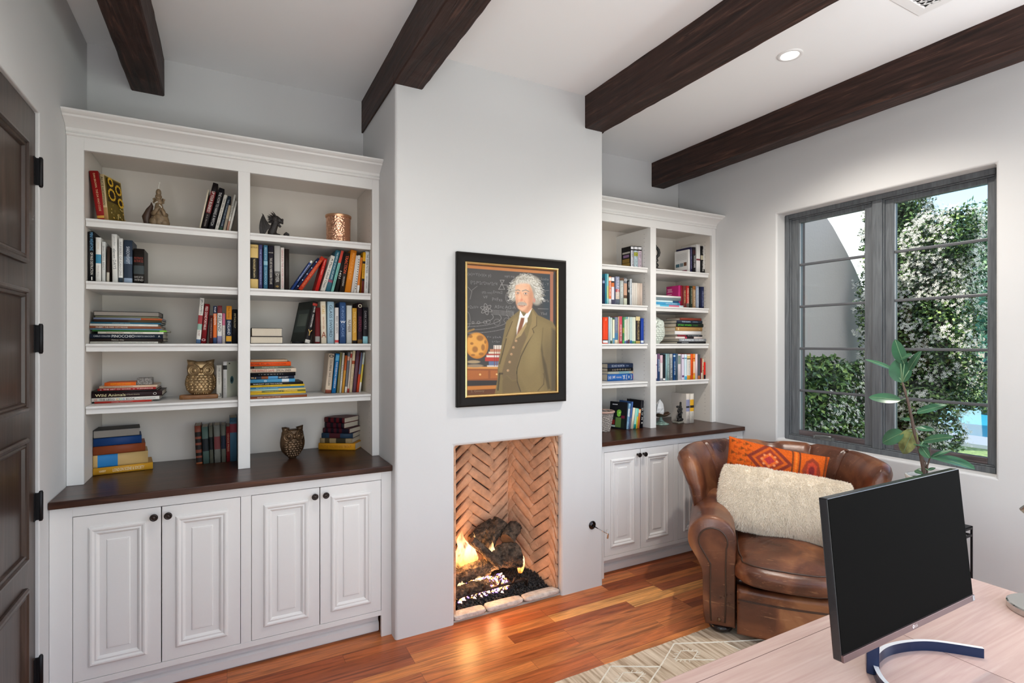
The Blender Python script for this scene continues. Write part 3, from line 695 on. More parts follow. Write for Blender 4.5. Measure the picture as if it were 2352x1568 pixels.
class Paint:
    def __init__(s, X, Y): s.X = X; s.Y = Y; s.c = np.zeros(X.shape+(3,))
    def lay(s, m, col):
        if isinstance(col, str): col = np.array(hexc(col))
        m = np.clip(m, 0, 1)[..., None]; s.c = s.c*(1-m)+col*m
    def fill(s, col): s.c[:] = hexc(col)
    def poly(s, pts, col, soft=2, a=1):
        s.lay(a*s.mask(pts, soft), col)
    def mask(s, pts, soft=2):
        ins = np.zeros(s.X.shape, bool); dmin = np.full(s.X.shape, 1e9); n = len(pts)
        for i in range(n):
            x0, y0 = pts[i]; x1, y1 = pts[(i+1) % n]
            cond = ((y0 > s.Y) != (y1 > s.Y)) & (s.X < (x1-x0)*(s.Y-y0)/((y1-y0) or 1e-9)+x0); ins ^= cond
            dx, dy = x1-x0, y1-y0; t = np.clip(((s.X-x0)*dx+(s.Y-y0)*dy)/(dx*dx+dy*dy+1e-9), 0, 1)
            dmin = np.minimum(dmin, np.hypot(s.X-x0-t*dx, s.Y-y0-t*dy))
        return np.clip(.5+np.where(ins, dmin, -dmin)/(2*soft), 0, 1)
    def ell(s, cx, cy, rx, ry, col, soft=.15, a=1, rot=0):
        c, q = cos(rot), sin(rot); x = (s.X-cx)*c+(s.Y-cy)*q; y = -(s.X-cx)*q+(s.Y-cy)*c
        d = np.hypot(x/rx, y/ry); s.lay(a*np.clip((1-d)/soft+.5, 0, 1), col)
    def line(s, pts, w, col, a=1):
        for i in range(len(pts)-1):
            x0, y0 = pts[i]; x1, y1 = pts[i+1]; dx, dy = x1-x0, y1-y0
            t = np.clip(((s.X-x0)*dx+(s.Y-y0)*dy)/(dx*dx+dy*dy+1e-9), 0, 1)
            s.lay(a*np.clip(1.0-(np.hypot(s.X-x0-t*dx, s.Y-y0-t*dy)-w/2)/2, 0, 1), col)
PX0, PX1, PZ0, PZ1 = 1.146, 1.885, 1.238, 2.123
def painting():
    t = thing('framed_painting', 'black and gold framed portrait of a white haired person in a tan suit', 'painting', ((PX0+PX1)/2, YC, PZ0)); o = t.location
    f = MB(); pr = [(0,.001),(0,.026),(.003,.032),(.010,.034),(.036,.024),(.050,.022),(.053,.016),(.053,.001)]
    vs = [];
    for ins, h in pr:
        for a, b in ((PX0+ins,PZ0+ins),(PX1-ins,PZ0+ins),(PX1-ins,PZ1-ins),(PX0+ins,PZ1-ins)): vs.append((a, YC-h, b))
    f.add(vs, [(i*4+k, i*4+(k+1) % 4, (i+1)*4+(k+1) % 4, (i+1)*4+k) for i in range(len(pr)-1) for k in range(4)])
    f.build('outer_frame', mat('black_lacquer_frame', (.012,.010,.009), .4, spec=.10), t, o, ang=20)
    g = MB(); pr = [(.0525,.016),(.053,.022),(.058,.0245),(.064,.022),(.067,.014),(.067,.006)]; vs = []
    for ins, h in pr:
        for a, b in ((PX0+ins,PZ0+ins),(PX1-ins,PZ0+ins),(PX1-ins,PZ1-ins),(PX0+ins,PZ1-ins)): vs.append((a, YC-h, b))
    g.add(vs, [(i*4+k, i*4+(k+1) % 4, (i+1)*4+(k+1) % 4, (i+1)*4+k) for i in range(len(pr)-1) for k in range(4)])
    g.build('gold_slip', mat('gold_leaf', (.62,.42,.17), .28, .85), t, o, ang=20)
    x0, x1, z0, z1 = PX0+.067, PX1-.067, PZ0+.067, PZ1-.067
    nu, nv = 300, 385
    U, V = np.meshgrid(np.linspace(0, 1, nu+1), np.linspace(0, 1, nv+1))
    X = 165+810*U; Y = 182+46*U+(1193-81*U)*V
    p = Paint(X, Y); p.fill('3c3836')
    rs = np.random.RandomState(2)
    # chalkboard clouding (part of the picture)
    for _ in range(60): p.ell(rs.uniform(160,980), rs.uniform(230,1000), rs.uniform(40,120), rs.uniform(20,70), ['4a4745','35322f','504c49'][_ % 3], 1, .25)
    p.poly([(820,230),(985,235),(985,760),(860,700)], '2a343c', 30, .8)
    p.poly([(150,170),(990,225),(990,250),(150,195)], '2c1a12', 3)
    p.poly([(150,188),(985,236),(985,262),(150,216)], 'b4713a', 3)
    p.poly([(918,240),(948,242),(948,720),(918,690)], '9a6248', 3); p.poly([(950,235),(985,235),(985,1345),(950,1345)], '2c2626', 4)
    ck = 'a09c98'
    def arc(cx, cy, rx, ry, a0, a1, w=1.6, a=.34, rot=0):
        pts = []
        for k in range(25):
            t_ = R(a0+(a1-a0)*k/24); x = rx*cos(t_); y = ry*sin(t_); pts.append((cx+x*cos(rot)-y*sin(rot), cy+x*sin(rot)+y*cos(rot)))
        p.line(pts, w, ck, a)
    for cx, cy, r in ((422,708,28),(506,690,22),(345,705,18),(318,710,14),(262,712,12),(215,712,9)): arc(cx, cy, r, r, 0, 360)
    for k, ry in enumerate((120,150,190,230)): arc(150, 660+k*8, 240+k*70, ry*.55, -20, 95, 2.2, .45)
    for k in range(4): arc(170, 625+k*12, 400, 30, -60, 10, 2, .4)
    for rt in (0, 60, -60): arc(328, 590, 52, 17, 0, 360, 2.2, .55, R(rt+20))
    p.ell(328, 590, 8, 8, ck, .3, .7); arc(165, 690, 26, 75, -90, 90)
    p.line([(437,405),(490,405),(450,322),(486,322),(437,405)], 3, ck, .6); p.line([(452,364),(520,366)], 2.5, ck, .6)
    p.line([(205,420),(250,380)], 2, ck, .5); p.line([(172,390),(205,430),(190,500)], 2, ck, .5)
    arc(540, 480, 42, 55, 0, 360, 2.2, .4); arc(540, 480, 30, 40, 0, 360, 2.2, .4)
    p.line([(800,580),(900,582)], 2, ck, .5); p.line([(845,408),(905,410)], 2, ck, .5)
    # table, globe, books
    p.poly([(150,1118),(430,1120),(425,1380),(150,1380)], '8a4c22', 3); p.poly([(150,1116),(430,1118),(430,1136),(150,1134)], 'c98a45', 2)
    p.poly([(165,1150),(345,1153),(345,1225),(165,1232)], 'a35c28', 3); p.poly([(365,1152),(428,1153),(428,1220),(365,1224)], 'a35c28', 3)
    p.ell(275, 1188, 9, 9, 'e0b070', .3); p.ell(420, 1186, 8, 8, 'e0b070', .3)
    p.poly([(150,1242),(430,1242),(430,1286),(150,1294)], '2a2422', 3); p.poly([(150,1296),(425,1288),(425,1318),(150,1330)], 'b8732f', 3)
    p.poly([(150,1332),(410,1320),(400,1385),(150,1385)], '5c3319', 4)
    p.ell(250, 925, 96, 118, 'b9741f', .06); p.ell(240, 915, 84, 104, 'd79a45', .3, .9)
    for a, b, c, d in ((275,855,30,26),(232,958,24,28),(205,905,14,12),(300,940,16,30),(195,840,16,14),(285,1000,22,14),(215,1010,18,10),(320,890,10,16)): p.ell(a, b, c, d, '8e5a22', .5, .9)
    p.line([(160,800),(222,775)], 14, '8a6a3a'); p.ell(220, 1072, 55, 14, 'a08a68', .3); p.ell(232, 1108, 70, 14, '8d7a62', .3)
    bk = [(392,465,920,955,'d8cfc2'),(360,460,955,980,'b4785a'),(348,455,980,998,'d5c5ae'),(330,450,998,1016,'a33f30'),(318,446,1030,1065,'b03428'),(330,446,1012,1030,'d9d0c8'),(350,436,1068,1104,'5a6a8c'),(335,436,1104,1118,'c9c0b8')]
    for a, b, c, d, col in bk: p.poly([(a,c),(b,c),(b,d),(a,d)], col, 1.5); 
    for x in (420,400,440): p.line([(x,925),(x,1110)], 5, '7a3328', .7)
    # coat
    coat = [(640,585),(560,650),(505,700),(485,800),(455,960),(432,1090),(425,1240),(400,1380),(975,1345),(980,760),(940,700),(800,640),(750,575)]
    p.poly(coat, '77653e', 4)
    p.poly([(740,640),(860,700),(960,760),(985,1345),(700,1360),(640,1250),(600,1170),(620,1050),(700,900)], '7d6a42', 14)
    p.poly([(620,640),(560,690),(510,830),(470,1010),(440,1150),(470,1180),(560,960),(600,830)], '816c44', 6)
    p.ell(760, 950, 60, 180, '8c7a4e', 1, .6, R(10)); p.ell(560, 760, 22, 90, '8f7b50', 1, .6, R(15))
    p.ell(900, 1100, 60, 230, '5b4c31', 1, .6); p.poly([(848,760),(838,900),(850,1010),(880,1100),(920,1320),(895,1330),(850,1120),(828,960)], '42361f', 8, .75)
    p.poly([(935,760),(985,780),(985,1345),(925,1345)], '3a3128', 14, .7)
    # waistcoat and trousers
    p.poly([(590,800),(560,900),(500,1040),(462,1180),(480,1245),(512,1195),(560,1245),(600,1235),(590,1160),(640,980),(690,850),(660,760)], '6d5a3c', 5)
    p.poly([(470,1245),(510,1200),(560,1250),(605,1240),(640,1345),(470,1372)], '6a5838', 5)
    p.line([(470,1180),(445,1180),(430,1330)], 14, '3a2f1c', .8); p.line([(600,1160),(606,1260),(635,1345)], 8, '3a2f1c', .7)
    p.line([(505,840),(560,700)], 6, '4a3c24', .8); p.line([(505,860),(470,1000),(445,1090)], 9, '43371f', .8)
    p.line([(745,765),(760,800),(700,900),(640,1020),(605,1130),(600,1180)], 7, '3d311c', .85)
    p.poly([(745,590),(790,660),(786,735),(745,768),(758,810),(690,905),(640,980),(700,840),(740,700)], '8b764b', 4); p.line([(788,655),(786,738),(745,768)], 4, '4a3c24', .9)
    for x, y in ((594,879),(570,939),(551,1002),(536,1074),(520,1152)): p.ell(x, y, 11, 11, 'b9926a', .35); p.ell(x+3, y+3, 8, 8, '8b6a48', .5, .5)
    p.line([(862,1170),(855,1280),(800,1340)], 7, '4c3f28', .6); p.line([(850,1180),(910,1310)], 7, '554629', .5)
    # shirt, collar, tie
    p.poly([(628,640),(700,660),(700,700),(600,850),(600,760)], 'e8e2da', 3); p.poly([(640,665),(672,665),(668,700),(640,790),(598,835),(612,770)], '7d4a2c', 4)
    p.poly([(596,835),(582,868),(640,830),(690,740),(690,700)], 'a38a5c', 3)
    p.poly([(632,600),(660,650),(622,662)], 'f2efea', 2); p.poly([(700,610),(745,575),(720,632),(704,664),(664,658)], 'f4f1ec', 2)
    # hair, head
    hr = 'a39d90'
    for cx, cy, rx, ry in ((690,330,100,62),(606,400,54,80),(575,462,42,50),(775,430,56,90),(790,492,46,54),(740,342,78,62),(650,328,66,52)): p.ell(cx, cy, rx, ry, hr, .45, .9)
    for k in range(620):
        a = rs.uniform(-208, 28); r0 = rs.uniform(.40, 1.0)**.8; cx, cy = 690, 425; ca, sa = cos(R(a)), sin(R(a))
        x = cx+ca*158*r0; y = cy+sa*168*r0; ln = rs.uniform(20, 46); tx = ca*.55+rs.uniform(-.5,.5); ty = sa*.35+rs.uniform(.0,.9)
        p.line([(x, y), (x+tx*ln*.5, y+ty*ln*.35), (x+tx*ln+rs.uniform(-6,6), y+ty*ln)], rs.uniform(.8, 2.2), ['dedad0','9a9386','eceae4','847d70','c9c3b6'][k % 5], .6)
    sk = 'd8a583'
    p.poly([(588,370),(640,338),(715,345),(742,400),(755,470),(735,540),(700,590),(650,606),(615,580),(596,530),(585,460)], sk, 6)
    p.poly([(700,560),(745,520),(740,585),(700,625),(650,605)], 'c28a68', 6)
    p.ell(650, 400, 46, 34, 'e3b696', .9, .8); p.ell(730, 490, 26, 60, 'c58c6c', .9, .7); p.ell(625, 560, 22, 20, 'cf9878', .9, .6); p.ell(655, 578, 30, 20, 'd9a687', .9, .7)
    p.ell(765, 503, 10, 20, 'c87a66', .6, .8); p.ell(690, 505, 26, 20, 'dba07f', .9, .7); p.ell(605, 490, 15, 22, 'd99f80', .9, .7)
    p.poly([(622,430),(640,425),(652,490),(658,505),(636,514),(618,502)], 'd89873', 4); p.ell(640, 500, 17, 12, 'cf7f63', .7, .7)
    p.poly([(720,380),(752,430),(757,480),(735,545),(700,592),(712,500)], 'b67c5c', 12, .65); p.ell(600, 520, 10, 30, 'c28a6c', .9, .5); p.ell(628, 470, 12, 34, 'e6b898', .9, .7); p.ell(648, 356, 40, 14, 'e2b899', .9, .6)
    p.line([(592,415),(612,408),(628,416)], 9, '8f8578', .9); p.line([(652,418),(685,408),(712,422)], 9, '8f8578', .9)
    p.ell(610, 437, 17, 9, '8b6452', .8, .8); p.ell(684, 441, 20, 10, '8b6452', .8, .8)
    p.ell(610, 438, 12, 5.5, 'e0d2c6', .4); p.ell(684, 442, 14, 6, 'e0d2c6', .4); p.ell(611, 438, 5.5, 6, '2c211c', .4); p.ell(684, 442, 6, 6.5, '2c211c', .4)
    p.line([(596,452),(618,455)], 3, 'b27c62', .7); p.line([(668,458),(702,460)], 3, 'b27c62', .7)
    p.poly([(606,532),(625,520),(648,518),(672,522),(692,536),(690,552),(662,548),(630,548),(612,556)], '9c8a7c', 6, .85)
    for k in range(24): x = 612+k*3.3; p.line([(x, 522+abs(k-11)*.6), (x+(k-12)*.8, 548)], 2, ['8a7e72','c2b8ac'][k % 2], .6)
    p.line([(622,553),(650,556),(676,553)], 3, '7a3f32', .8); p.line([(632,564),(665,564)], 4, 'c48370', .7)
    p.line([(640,372),(700,376)], 2, 'c6967a', .6); p.line([(636,388),(706,392)], 2, 'c6967a', .5)
    p.line([(612,505),(602,535)], 3, 'b27c60', .6); p.line([(668,508),(690,535)], 3, 'b27c60', .6)
    for k in range(40):
        x = 600+k*3.9; p.line([(x, 362-14*sin(pi*k/40)+rs.uniform(-4,4)), (x+rs.uniform(-14,14), 325+rs.uniform(-12,6))], 3, ['d8d3c8','b0aa9e'][k % 2], .6)
    n = rs.normal(0, .012, X.shape); p.c *= (1+n[..., None]*2)
    painted('canvas', p.c, lambda u, v: np.stack([x0+(x1-x0)*u, np.full_like(u, YC-.012), z1-(z1-z0)*v], -1), vcol_mat('oil_paint', .42), t, nu, nv, o)
    ch = mat('chalk_paint', (.19,.185,.18), .8)
    def w(s, cx, cy, ww, hh):
        u = (cx-165)/810; v = (cy-182-46*u)/(1193-81*u); M = Matrix.Translation((x0+(x1-x0)*u-o.x, YC-.0124-o.y, z1-(z1-z0)*v-o.z)) @ Matrix.Rotation(pi/2, 4, 'X')
        text_obj(s, ww/810*(x1-x0), hh/1150*(z1-z0), ch, t, M, 'chalk_writing')
    w('(x)=Y(v)(x y)', 270, 278, 200, 34); w('E^2-P^2c^2=m^2c^4', 310, 352, 230, 30); w('(f2-vx)', 335, 440, 90, 24); w('E=mc2', 430, 432, 80, 26); w('VF', 320, 480, 40, 24)
    w('P=Fxa', 425, 500, 90, 32); w('=2xV=', 215, 572, 90, 28); w('AS=c At2-A', 495, 568, 190, 30); w('F=mu', 540, 604, 70, 28); w('sqrt mg', 535, 290, 90, 26)
    w('Y= y2xA', 395, 848, 130, 24); w('L=2pr', 415, 888, 70, 20); w('Soxhx', 865, 305, 80, 24); w('2E - Y', 865, 350, 80, 24); w('HMx', 880, 505, 60, 26); w('Ykd', 855, 625, 60, 26)
    sig = mat('signature_paint', (.25,.17,.10), .7); u, v = .11, .975
    text_obj('S. Gossoy', .085, .017, sig, t, Matrix.Translation((x0+(x1-x0)*u-o.x, YC-.0124-o.y, z1-(z1-z0)*v-o.z)) @ Matrix.Rotation(pi/2, 4, 'X'), 'signature')
painting()
# ---------------------------------------------------------------- books
M_page = mat('book_pages', (.62,.55,.44), .9, bump=.3, bscale=30, stretch=(1,1,30)); M_pageg = mat('book_pages_grey', (.27,.24,.21), .9); M_pagew = mat('book_pages_white', (.66,.63,.57), .9)
def bm_(h):
    k = 'book_'+h
    return MATS.get(k) or mat(k, h, .45, spec=.18)
def profile(T, D, hard):
    """spine outline in (x, y): spine at y=0 (camera side), fore edge at y=D; x from 0 to T"""
    b = min(.0022 if hard else .0008, T*.2); k = min(.004, T*.18) if hard else min(.0015, T*.12)
    out = [(0, D), (0, k)]+[(T*.5-T*.5*cos(a), k-k*sin(a)) for a in (pi*.25, pi*.5, pi*.75)]+[(T, k), (T, D)]
    inn = [(T-b, D), (T-b, k+b), (b, k+b), (b, D)]
    return out, inn, b, k
def book(name, parentinfo, T, H, D, col, bands=(), texts=(), hard=True, M=None, label='', group='', flat=False, cover=None, pages=None):
    """M: matrix of the book frame. Local: x thickness, y depth (away from viewer), z height."""
    loc = M.to_translation(); t = thing('book', label, 'book', loc, 0, group); t.rotation_euler = M.to_euler()
    hd = H*0
    out, inn, b, k = profile(T, D, hard)
    zs = [0]+sorted({round(v, 4) for a, c, _ in bands for v in (a, c) if 0 < v < 1})+[1]
    cols = [col]; mb = MB(); n = len(out)+len(inn); pl = out+inn
    for i, z in enumerate(zs): mb.v += [(x, y, z*H) for x, y in pl]
    for i in range(len(zs)-1):
        zc = (zs[i]+zs[i+1])/2; c = col
        for a, cc, h in bands:
            if a <= zc <= cc: c = h
        if c not in cols: cols.append(c)
        for j in range(n):
            spine = 1 <= j <= 4
            wrap = cover == 'wrap'
            mb.f.append((i*n+j, i*n+(j+1) % n, (i+1)*n+(j+1) % n, (i+1)*n+j)); mb.m.append(cols.index(c) if (spine or wrap and j < len(out)) else 0); mb.sm.append(1 <= j <= 4)
    for e in (0, (len(zs)-1)*n):
        no = len(out); 
        # cap in three strips
        mb.f += [(e+0, e+1, e+no+2, e+no+3), (e+1, e+2, e+3, e+4, e+5, e+no+1, e+no+2), (e+5, e+6, e+no, e+no+1)]; mb.m += [0]*3; mb.sm += [False]*3
    mb.build('cover', [bm_(c) for c in cols], t)
    g = .003 if hard else .0003
    pages = pages or None
    MB().box(b, T-b, k+b, D-g, g, H-g).build('pages', pages or M_page, t)
    for s, c, z0, z1, hh in texts:      # lettering on the spine reading downwards
        h_ = hh*T; Lw = (z1-z0)*H; zc = (z0+z1)/2*H
        if s.startswith('='):           # written across the spine
            m_ = Matrix.Translation((T/2, -.0007, zc)) @ Matrix.Rotation(pi/2, 4, 'X'); text_obj(s[1:], T*.84, Lw, bm_(c), t, m_)
        else:
            m_ = Matrix.Translation((T/2, -.0007, zc)) @ Matrix.Rotation(pi/2, 4, 'X') @ Matrix.Rotation(-pi/2, 4, 'Z')
            text_obj(s, Lw, h_, bm_(c), t, m_)
    return t
ALLB = []
BAYS = [(-.596,.051),(.108,.757),(2.263,2.93),(2.989,3.615)]
def bay(x): return min(BAYS, key=lambda b: abs((b[0]+b[1])/2-x))
def row(crop, z, Y, place, items, dflt=.15):
    """upright books. item: (x0, x1, ytop, lean, colour, desc, opts)"""
    ox, oy, s = crop; grp = 'books standing on the '+place
    for it in items:
        x0, x1, yt, lean, col, desc = it[:6]; op = it[6] if len(it) > 6 else {}
        yb = atY(ox+x0/s, 789, Y); X0 = yb[0]; X1 = atY(ox+x1/s, 789, Y)[0]
        xt, zt = atY(ox+(x0+lean)/s, oy+yt/s, Y); dx = xt-X0; hv = zt-z; H = math.hypot(dx, hv); th = math.atan2(dx, hv)
        lo, hi = bay((X0+X1)/2); d_ = max(0, lo+.0015-min(X0, X0+dx))-max(0, max(X1, X1+dx)-hi+.0015); X0 += d_; X1 += d_
        T = (X1-X0)*cos(th)*.97; H = max(.06, H - (0 if th*0 == 0 else 0)); D = op.get('d', dflt)
        H = min(H, .262)
        # pivot on the corner the book leans onto
        if th >= 0: piv = Vector((X1, Y, z+.0004)); base = Matrix.Translation(piv) @ Matrix.Rotation(th, 4, 'Y') @ Matrix.Translation((-T, 0, 0))
        else: piv = Vector((X0, Y, z+.0004)); base = Matrix.Translation(piv) @ Matrix.Rotation(th, 4, 'Y')
        yaw = R(op.get('yaw', 0))
        if yaw: base = Matrix.Translation(piv) @ Matrix.Rotation(yaw, 4, 'Z') @ Matrix.Translation(-piv) @ base
        lab = f"{desc}, {place}"
        o = book('book', None, T, H, D, col, op.get('b', ()), op.get('t', ()), op.get('h', True), base, lab, grp, cover=op.get('c'))
        ALLB.append(lab)
        if op.get('face'):
            side, fn = op['face']; fn(o, T, H, D, side)
def stack(crop, z, Y, place, items, yaw=0, dflt=.2, piv=None, xoff=0):
    """flat books, bottom first. item: (x0, x1, thickness_px, colour, desc, opts). Spine towards the viewer."""
    ox, oy, s = crop; grp = 'books stacked flat on the '+place; zz = z+.0004
    for it in items:
        x0, x1, th, col, desc = it[:5]; op = it[5] if len(it) > 5 else {}
        X0 = atY(ox+x0/s, 789, Y)[0]; X1 = atY(ox+x1/s, 789, Y)[0]
        d = Y/(FW[1]+(ox+x0/s-CX)/FPX*RT[1]); T = th/s*d/FPX if not op.get('T') else op['T']
        L = X1-X0 if not op.get('L') else op['L']; D = op.get('d', dflt)
        yy = Y+op.get('dy', 0); lo, hi = bay(X0+L/2); X0 += max(0, lo+.0015-X0)
        # local z (height) -> world +x ; local x (thickness) -> world z ; local y -> world y
        rotm = Matrix(((0,0,1,0),(0,1,0,0),(1,0,0,0),(0,0,0,1)))  # swaps x and z (mirror), fixed by flipping y below
        Mx = Matrix.Translation((X0, yy, zz+T)) @ Matrix.Rotation(pi/2, 4, 'Y')   # local z->+x, local x->-z
        yw = R(yaw+op.get('yaw', 0))
        if yw:
            pv = Vector(piv or (X0, yy, 0)); Mx = Matrix.Translation(pv) @ Matrix.Rotation(yw, 4, 'Z') @ Matrix.Translation(-pv) @ Mx
        if op.get('flip'):              # fore edge towards the viewer
            Mx = Mx @ Matrix.Translation((0, D, L)) @ Matrix.Rotation(pi, 4, 'X')
        lab = f"{desc}, {place}"
        tx = [(q[0], q[1], q[2], q[3], q[4]) for q in op.get('t', ())]
        o = thing('book', lab, 'book', Mx.to_translation(), 0, grp); bpy.data.objects.remove(o)
        o = book('book', None, T*.985, L, D, col, op.get('b', ()), (), op.get('h', True), Mx, lab, grp, cover=op.get('c'), pages=M_pageg if op.get('pg') else None)
        for q in tx:  # text reading left to right along the spine: local z is the reading direction
            T_ = T*.985; m_ = Matrix.Translation((T_/2, -.0008, (q[2]+q[3])/2*L)) @ Matrix(((0,-1,0,0),(0,0,-1,0),(1,0,0,0),(0,0,0,1)))
            text_obj(q[0], (q[3]-q[2])*L, q[4]*T_, bm_(q[1]), o, m_)
        ALLB.append(lab); zz += T
    return zz
CA = (180,330,4.2385); CB = (550,380,4.9); CC = (180,660,5.2256); CD = (550,660,5.806); CE = (120,900,5.2267); CF = (550,900,5.227)
G1 = (1380,540,8.71); G2 = (1380,710,8.25); G3 = (1495,540,8.71); G4 = (1495,710,8.71); G5 = (1375,880,8.875)
W_, K_, GD = 'e6e3dc', '17151a', 'c9a45a'
# cover pictures (flat on the cover board)
def cover_quads(o, T, H, D, side, quads, name='cover_picture'):
    """side +1: right board, -1: left board. quads: (y0,y1,z0,z1,colour) as fractions from the spine and the foot"""
    cols = []; m = MB(); x = T+.0004 if side > 0 else -.0004
    for y0, y1, z0, z1, c in quads:
        if c not in cols: cols.append(c)
        m.add([(x, y0*D, z0*H), (x, y1*D, z0*H), (x, y1*D, z1*H), (x, y0*D, z1*H)], [(0,1,2,3)], cols.index(c)); x += .0002*side
    m.build(name, [bm_(c) for c in cols], o)
def discs(o, T, H, D, side, ds):
    cols = []; m = MB(); x0 = T+.0012 if side > 0 else -.0012
    for cy, cz, r, c in ds:
        if c not in cols: cols.append(c)
        pts = [(x0, cy*D+r*cos(2*pi*k/14), cz*H+r*sin(2*pi*k/14)) for k in range(14)]; m.add(pts, [tuple(range(14))], cols.index(c)); x0 += .0001*side
    m.build('cover_picture', [bm_(c) for c in cols], o)
def sunflower(o, T, H, D, s):
    cover_quads(o, T, H, D, s, [(.02,.98,.02,.98,'6d5a22'),(.1,.9,.45,.95,'3a2c14')]); rnd = random.Random(4); ds = []
    for cy, cz, r in ((.35,.62,.026),(.75,.78,.022),(.3,.88,.018),(.78,.5,.02)):
        for k in range(14): a = 2*pi*k/14; ds.append((cy+cos(a)*r/D, cz+sin(a)*r/H, .006, ['e0b73a','cf9d25'][k % 2]))
        ds.append((cy, cz, r*.55, '2e1c0e'))
    for k in range(30): ds.append((rnd.uniform(.1,.9), rnd.uniform(.08,.4), .004, ['c9a24a','8c7a35','d8c078'][k % 3]))
    discs(o, T, H, D, s, ds)
def iris(o, T, H, D, s):
    cover_quads(o, T, H, D, s, [(.01,.99,.01,.99,'d3d5c4'),(.15,.28,.93,.96,'2a2a2a')]); discs(o, T, H, D, s, [(.42,.48,.022,'4f7f86'),(.42,.48,.014,'24505c'),(.40,.46,.007,'12262e')])
def comic(o, T, H, D, s):
    cover_quads(o, T, H, D, s, [(.01,.99,.01,.99,'17191d'),(.1,.9,.05,.45,'1d2620'),(.3,.62,.06,.42,'5d7a42'),(.66,.9,.15,.32,'7a2323'),(.1,.3,.4,.5,'6d2038'),(.55,.85,.88,.91,'d8d8dc'),(.62,.88,.06,.12,'a8b5ae')]); discs(o, T, H, D, s, [(.44,.62,.020,'6fae3a'),(.44,.53,.017,'7cc043'),(.4,.6,.008,'a8e06a')])
def magenta(o, T, H, D, s):
    cover_quads(o, T, H, D, s, [(.55,.92,.84,.87,'d9a8b8'),(.55,.88,.78,.81,'d9a8b8'),(.5,.9,.72,.75,'d9a8b8'),(.55,.9,.60,.63,'d9a8b8'),(.1,.9,.3,.5,'8a2453')])
def whiteback(o, T, H, D, s):
    q = [(.1,.9,.86-.035*k,.868-.035*k,'a9a8a6') for k in range(9)]+[(.12,.32,.30,.46,'6a4a38'),(.36,.6,.29,.44,'7a8a90'),(.64,.9,.28,.42,'4a6a78'),(.1,.45,.02,.12,'8a5a68'),(.55,.9,.02,.12,'a05048')]
    cover_quads(o, T, H, D, s, q)
def photo_cover(o, T, H, D, s): cover_quads(o, T, H, D, s, [(.01,.99,.01,.99,'262c28'),(.1,.9,.25,.8,'3a4440'),(.2,.8,.4,.7,'59625a'),(.0,.14,.1,.9,'1a1c1b')])
def red_cover(o, T, H, D, s): cover_quads(o, T, H, D, s, [(.1,.9,.68,.76,'b8b4ae'),(.2,.8,.5,.62,'8d6f96'),(.15,.9,.26,.44,'8d7136'),(.1,.95,.06,.24,'9a7c3c')])

P1 = 'top shelf, first bay'; 
def T_(s, c, a=.08, b=.92, h=.5): return (s, c, a, b, h)
row(CA, 2.2, 3.255, 'top shelf, far left bay', [
 (150,243,258,-85,'8e1a1a','red hardcover tilting onto the side panel',{'t':[T_('DAN BROWN  THE DA VINCI CODE','d8b48a',.2,.95,.22)],'b':[(.06,.11,'c9963e')],'d':.16}),
 (252,300,293,-55,'c9b489','cream paperback with a sunflower cover',{'t':[T_('ALICE HOFFMAN',K_,.35,.95,.5)],'b':[(0,.3,'b28a5a')],'h':0,'face':(1,sunflower),'d':.145,'yaw':-20}),
 (1170,1186,450,88,'cfc3ae','very thin cream book, first of leaning group',{'h':0}),
 (1190,1245,370,122,'1c1618','tall black and maroon book, tallest of the leaning group',{'b':[(.36,.82,'6e2426')],'t':[T_('UP YOUR BUSINESS!','dcd6d0',.38,.82,.55),T_('H. A. VAUGHN','9a8f88',.08,.32,.3)]}),
 (1255,1312,435,112,'19181c','black book with a pale title, leaning between maroon and white',{'t':[T_('THE HOW TO HANG A WITCH','c8c6c4',.12,.9,.5)]}),
 (1322,1356,500,95,'dad6cd','white book with grey lettering leaning beside the black one',{'t':[T_('TAKE ZERO BUTTONS CLOSER',K_,.15,.9,.5)],'h':0}),
 (1362,1398,512,92,'222b38','navy book with a green foot leaning',{'b':[(0,.12,'2f4a3c')],'t':[T_('THE CHRONICLES OF WATER','9aa6b2',.15,.9,.4)]}),
 (1402,1430,600,60,'b9aa92','short tan book with a blotched foot leaning',{'h':0,'b':[(.1,.5,'9a8f80')]}),
 (1436,1456,498,80,'d8d5cc','slim white book with dark title leaning near the divider',{'h':0,'t':[T_('MAKE READING',K_,.3,.95,.6)],'b':[(.0,.3,'b98a78')]}),
 (1459,1480,560,72,'dfdcd4','last white book leaning on the divider',{'h':0}),
])
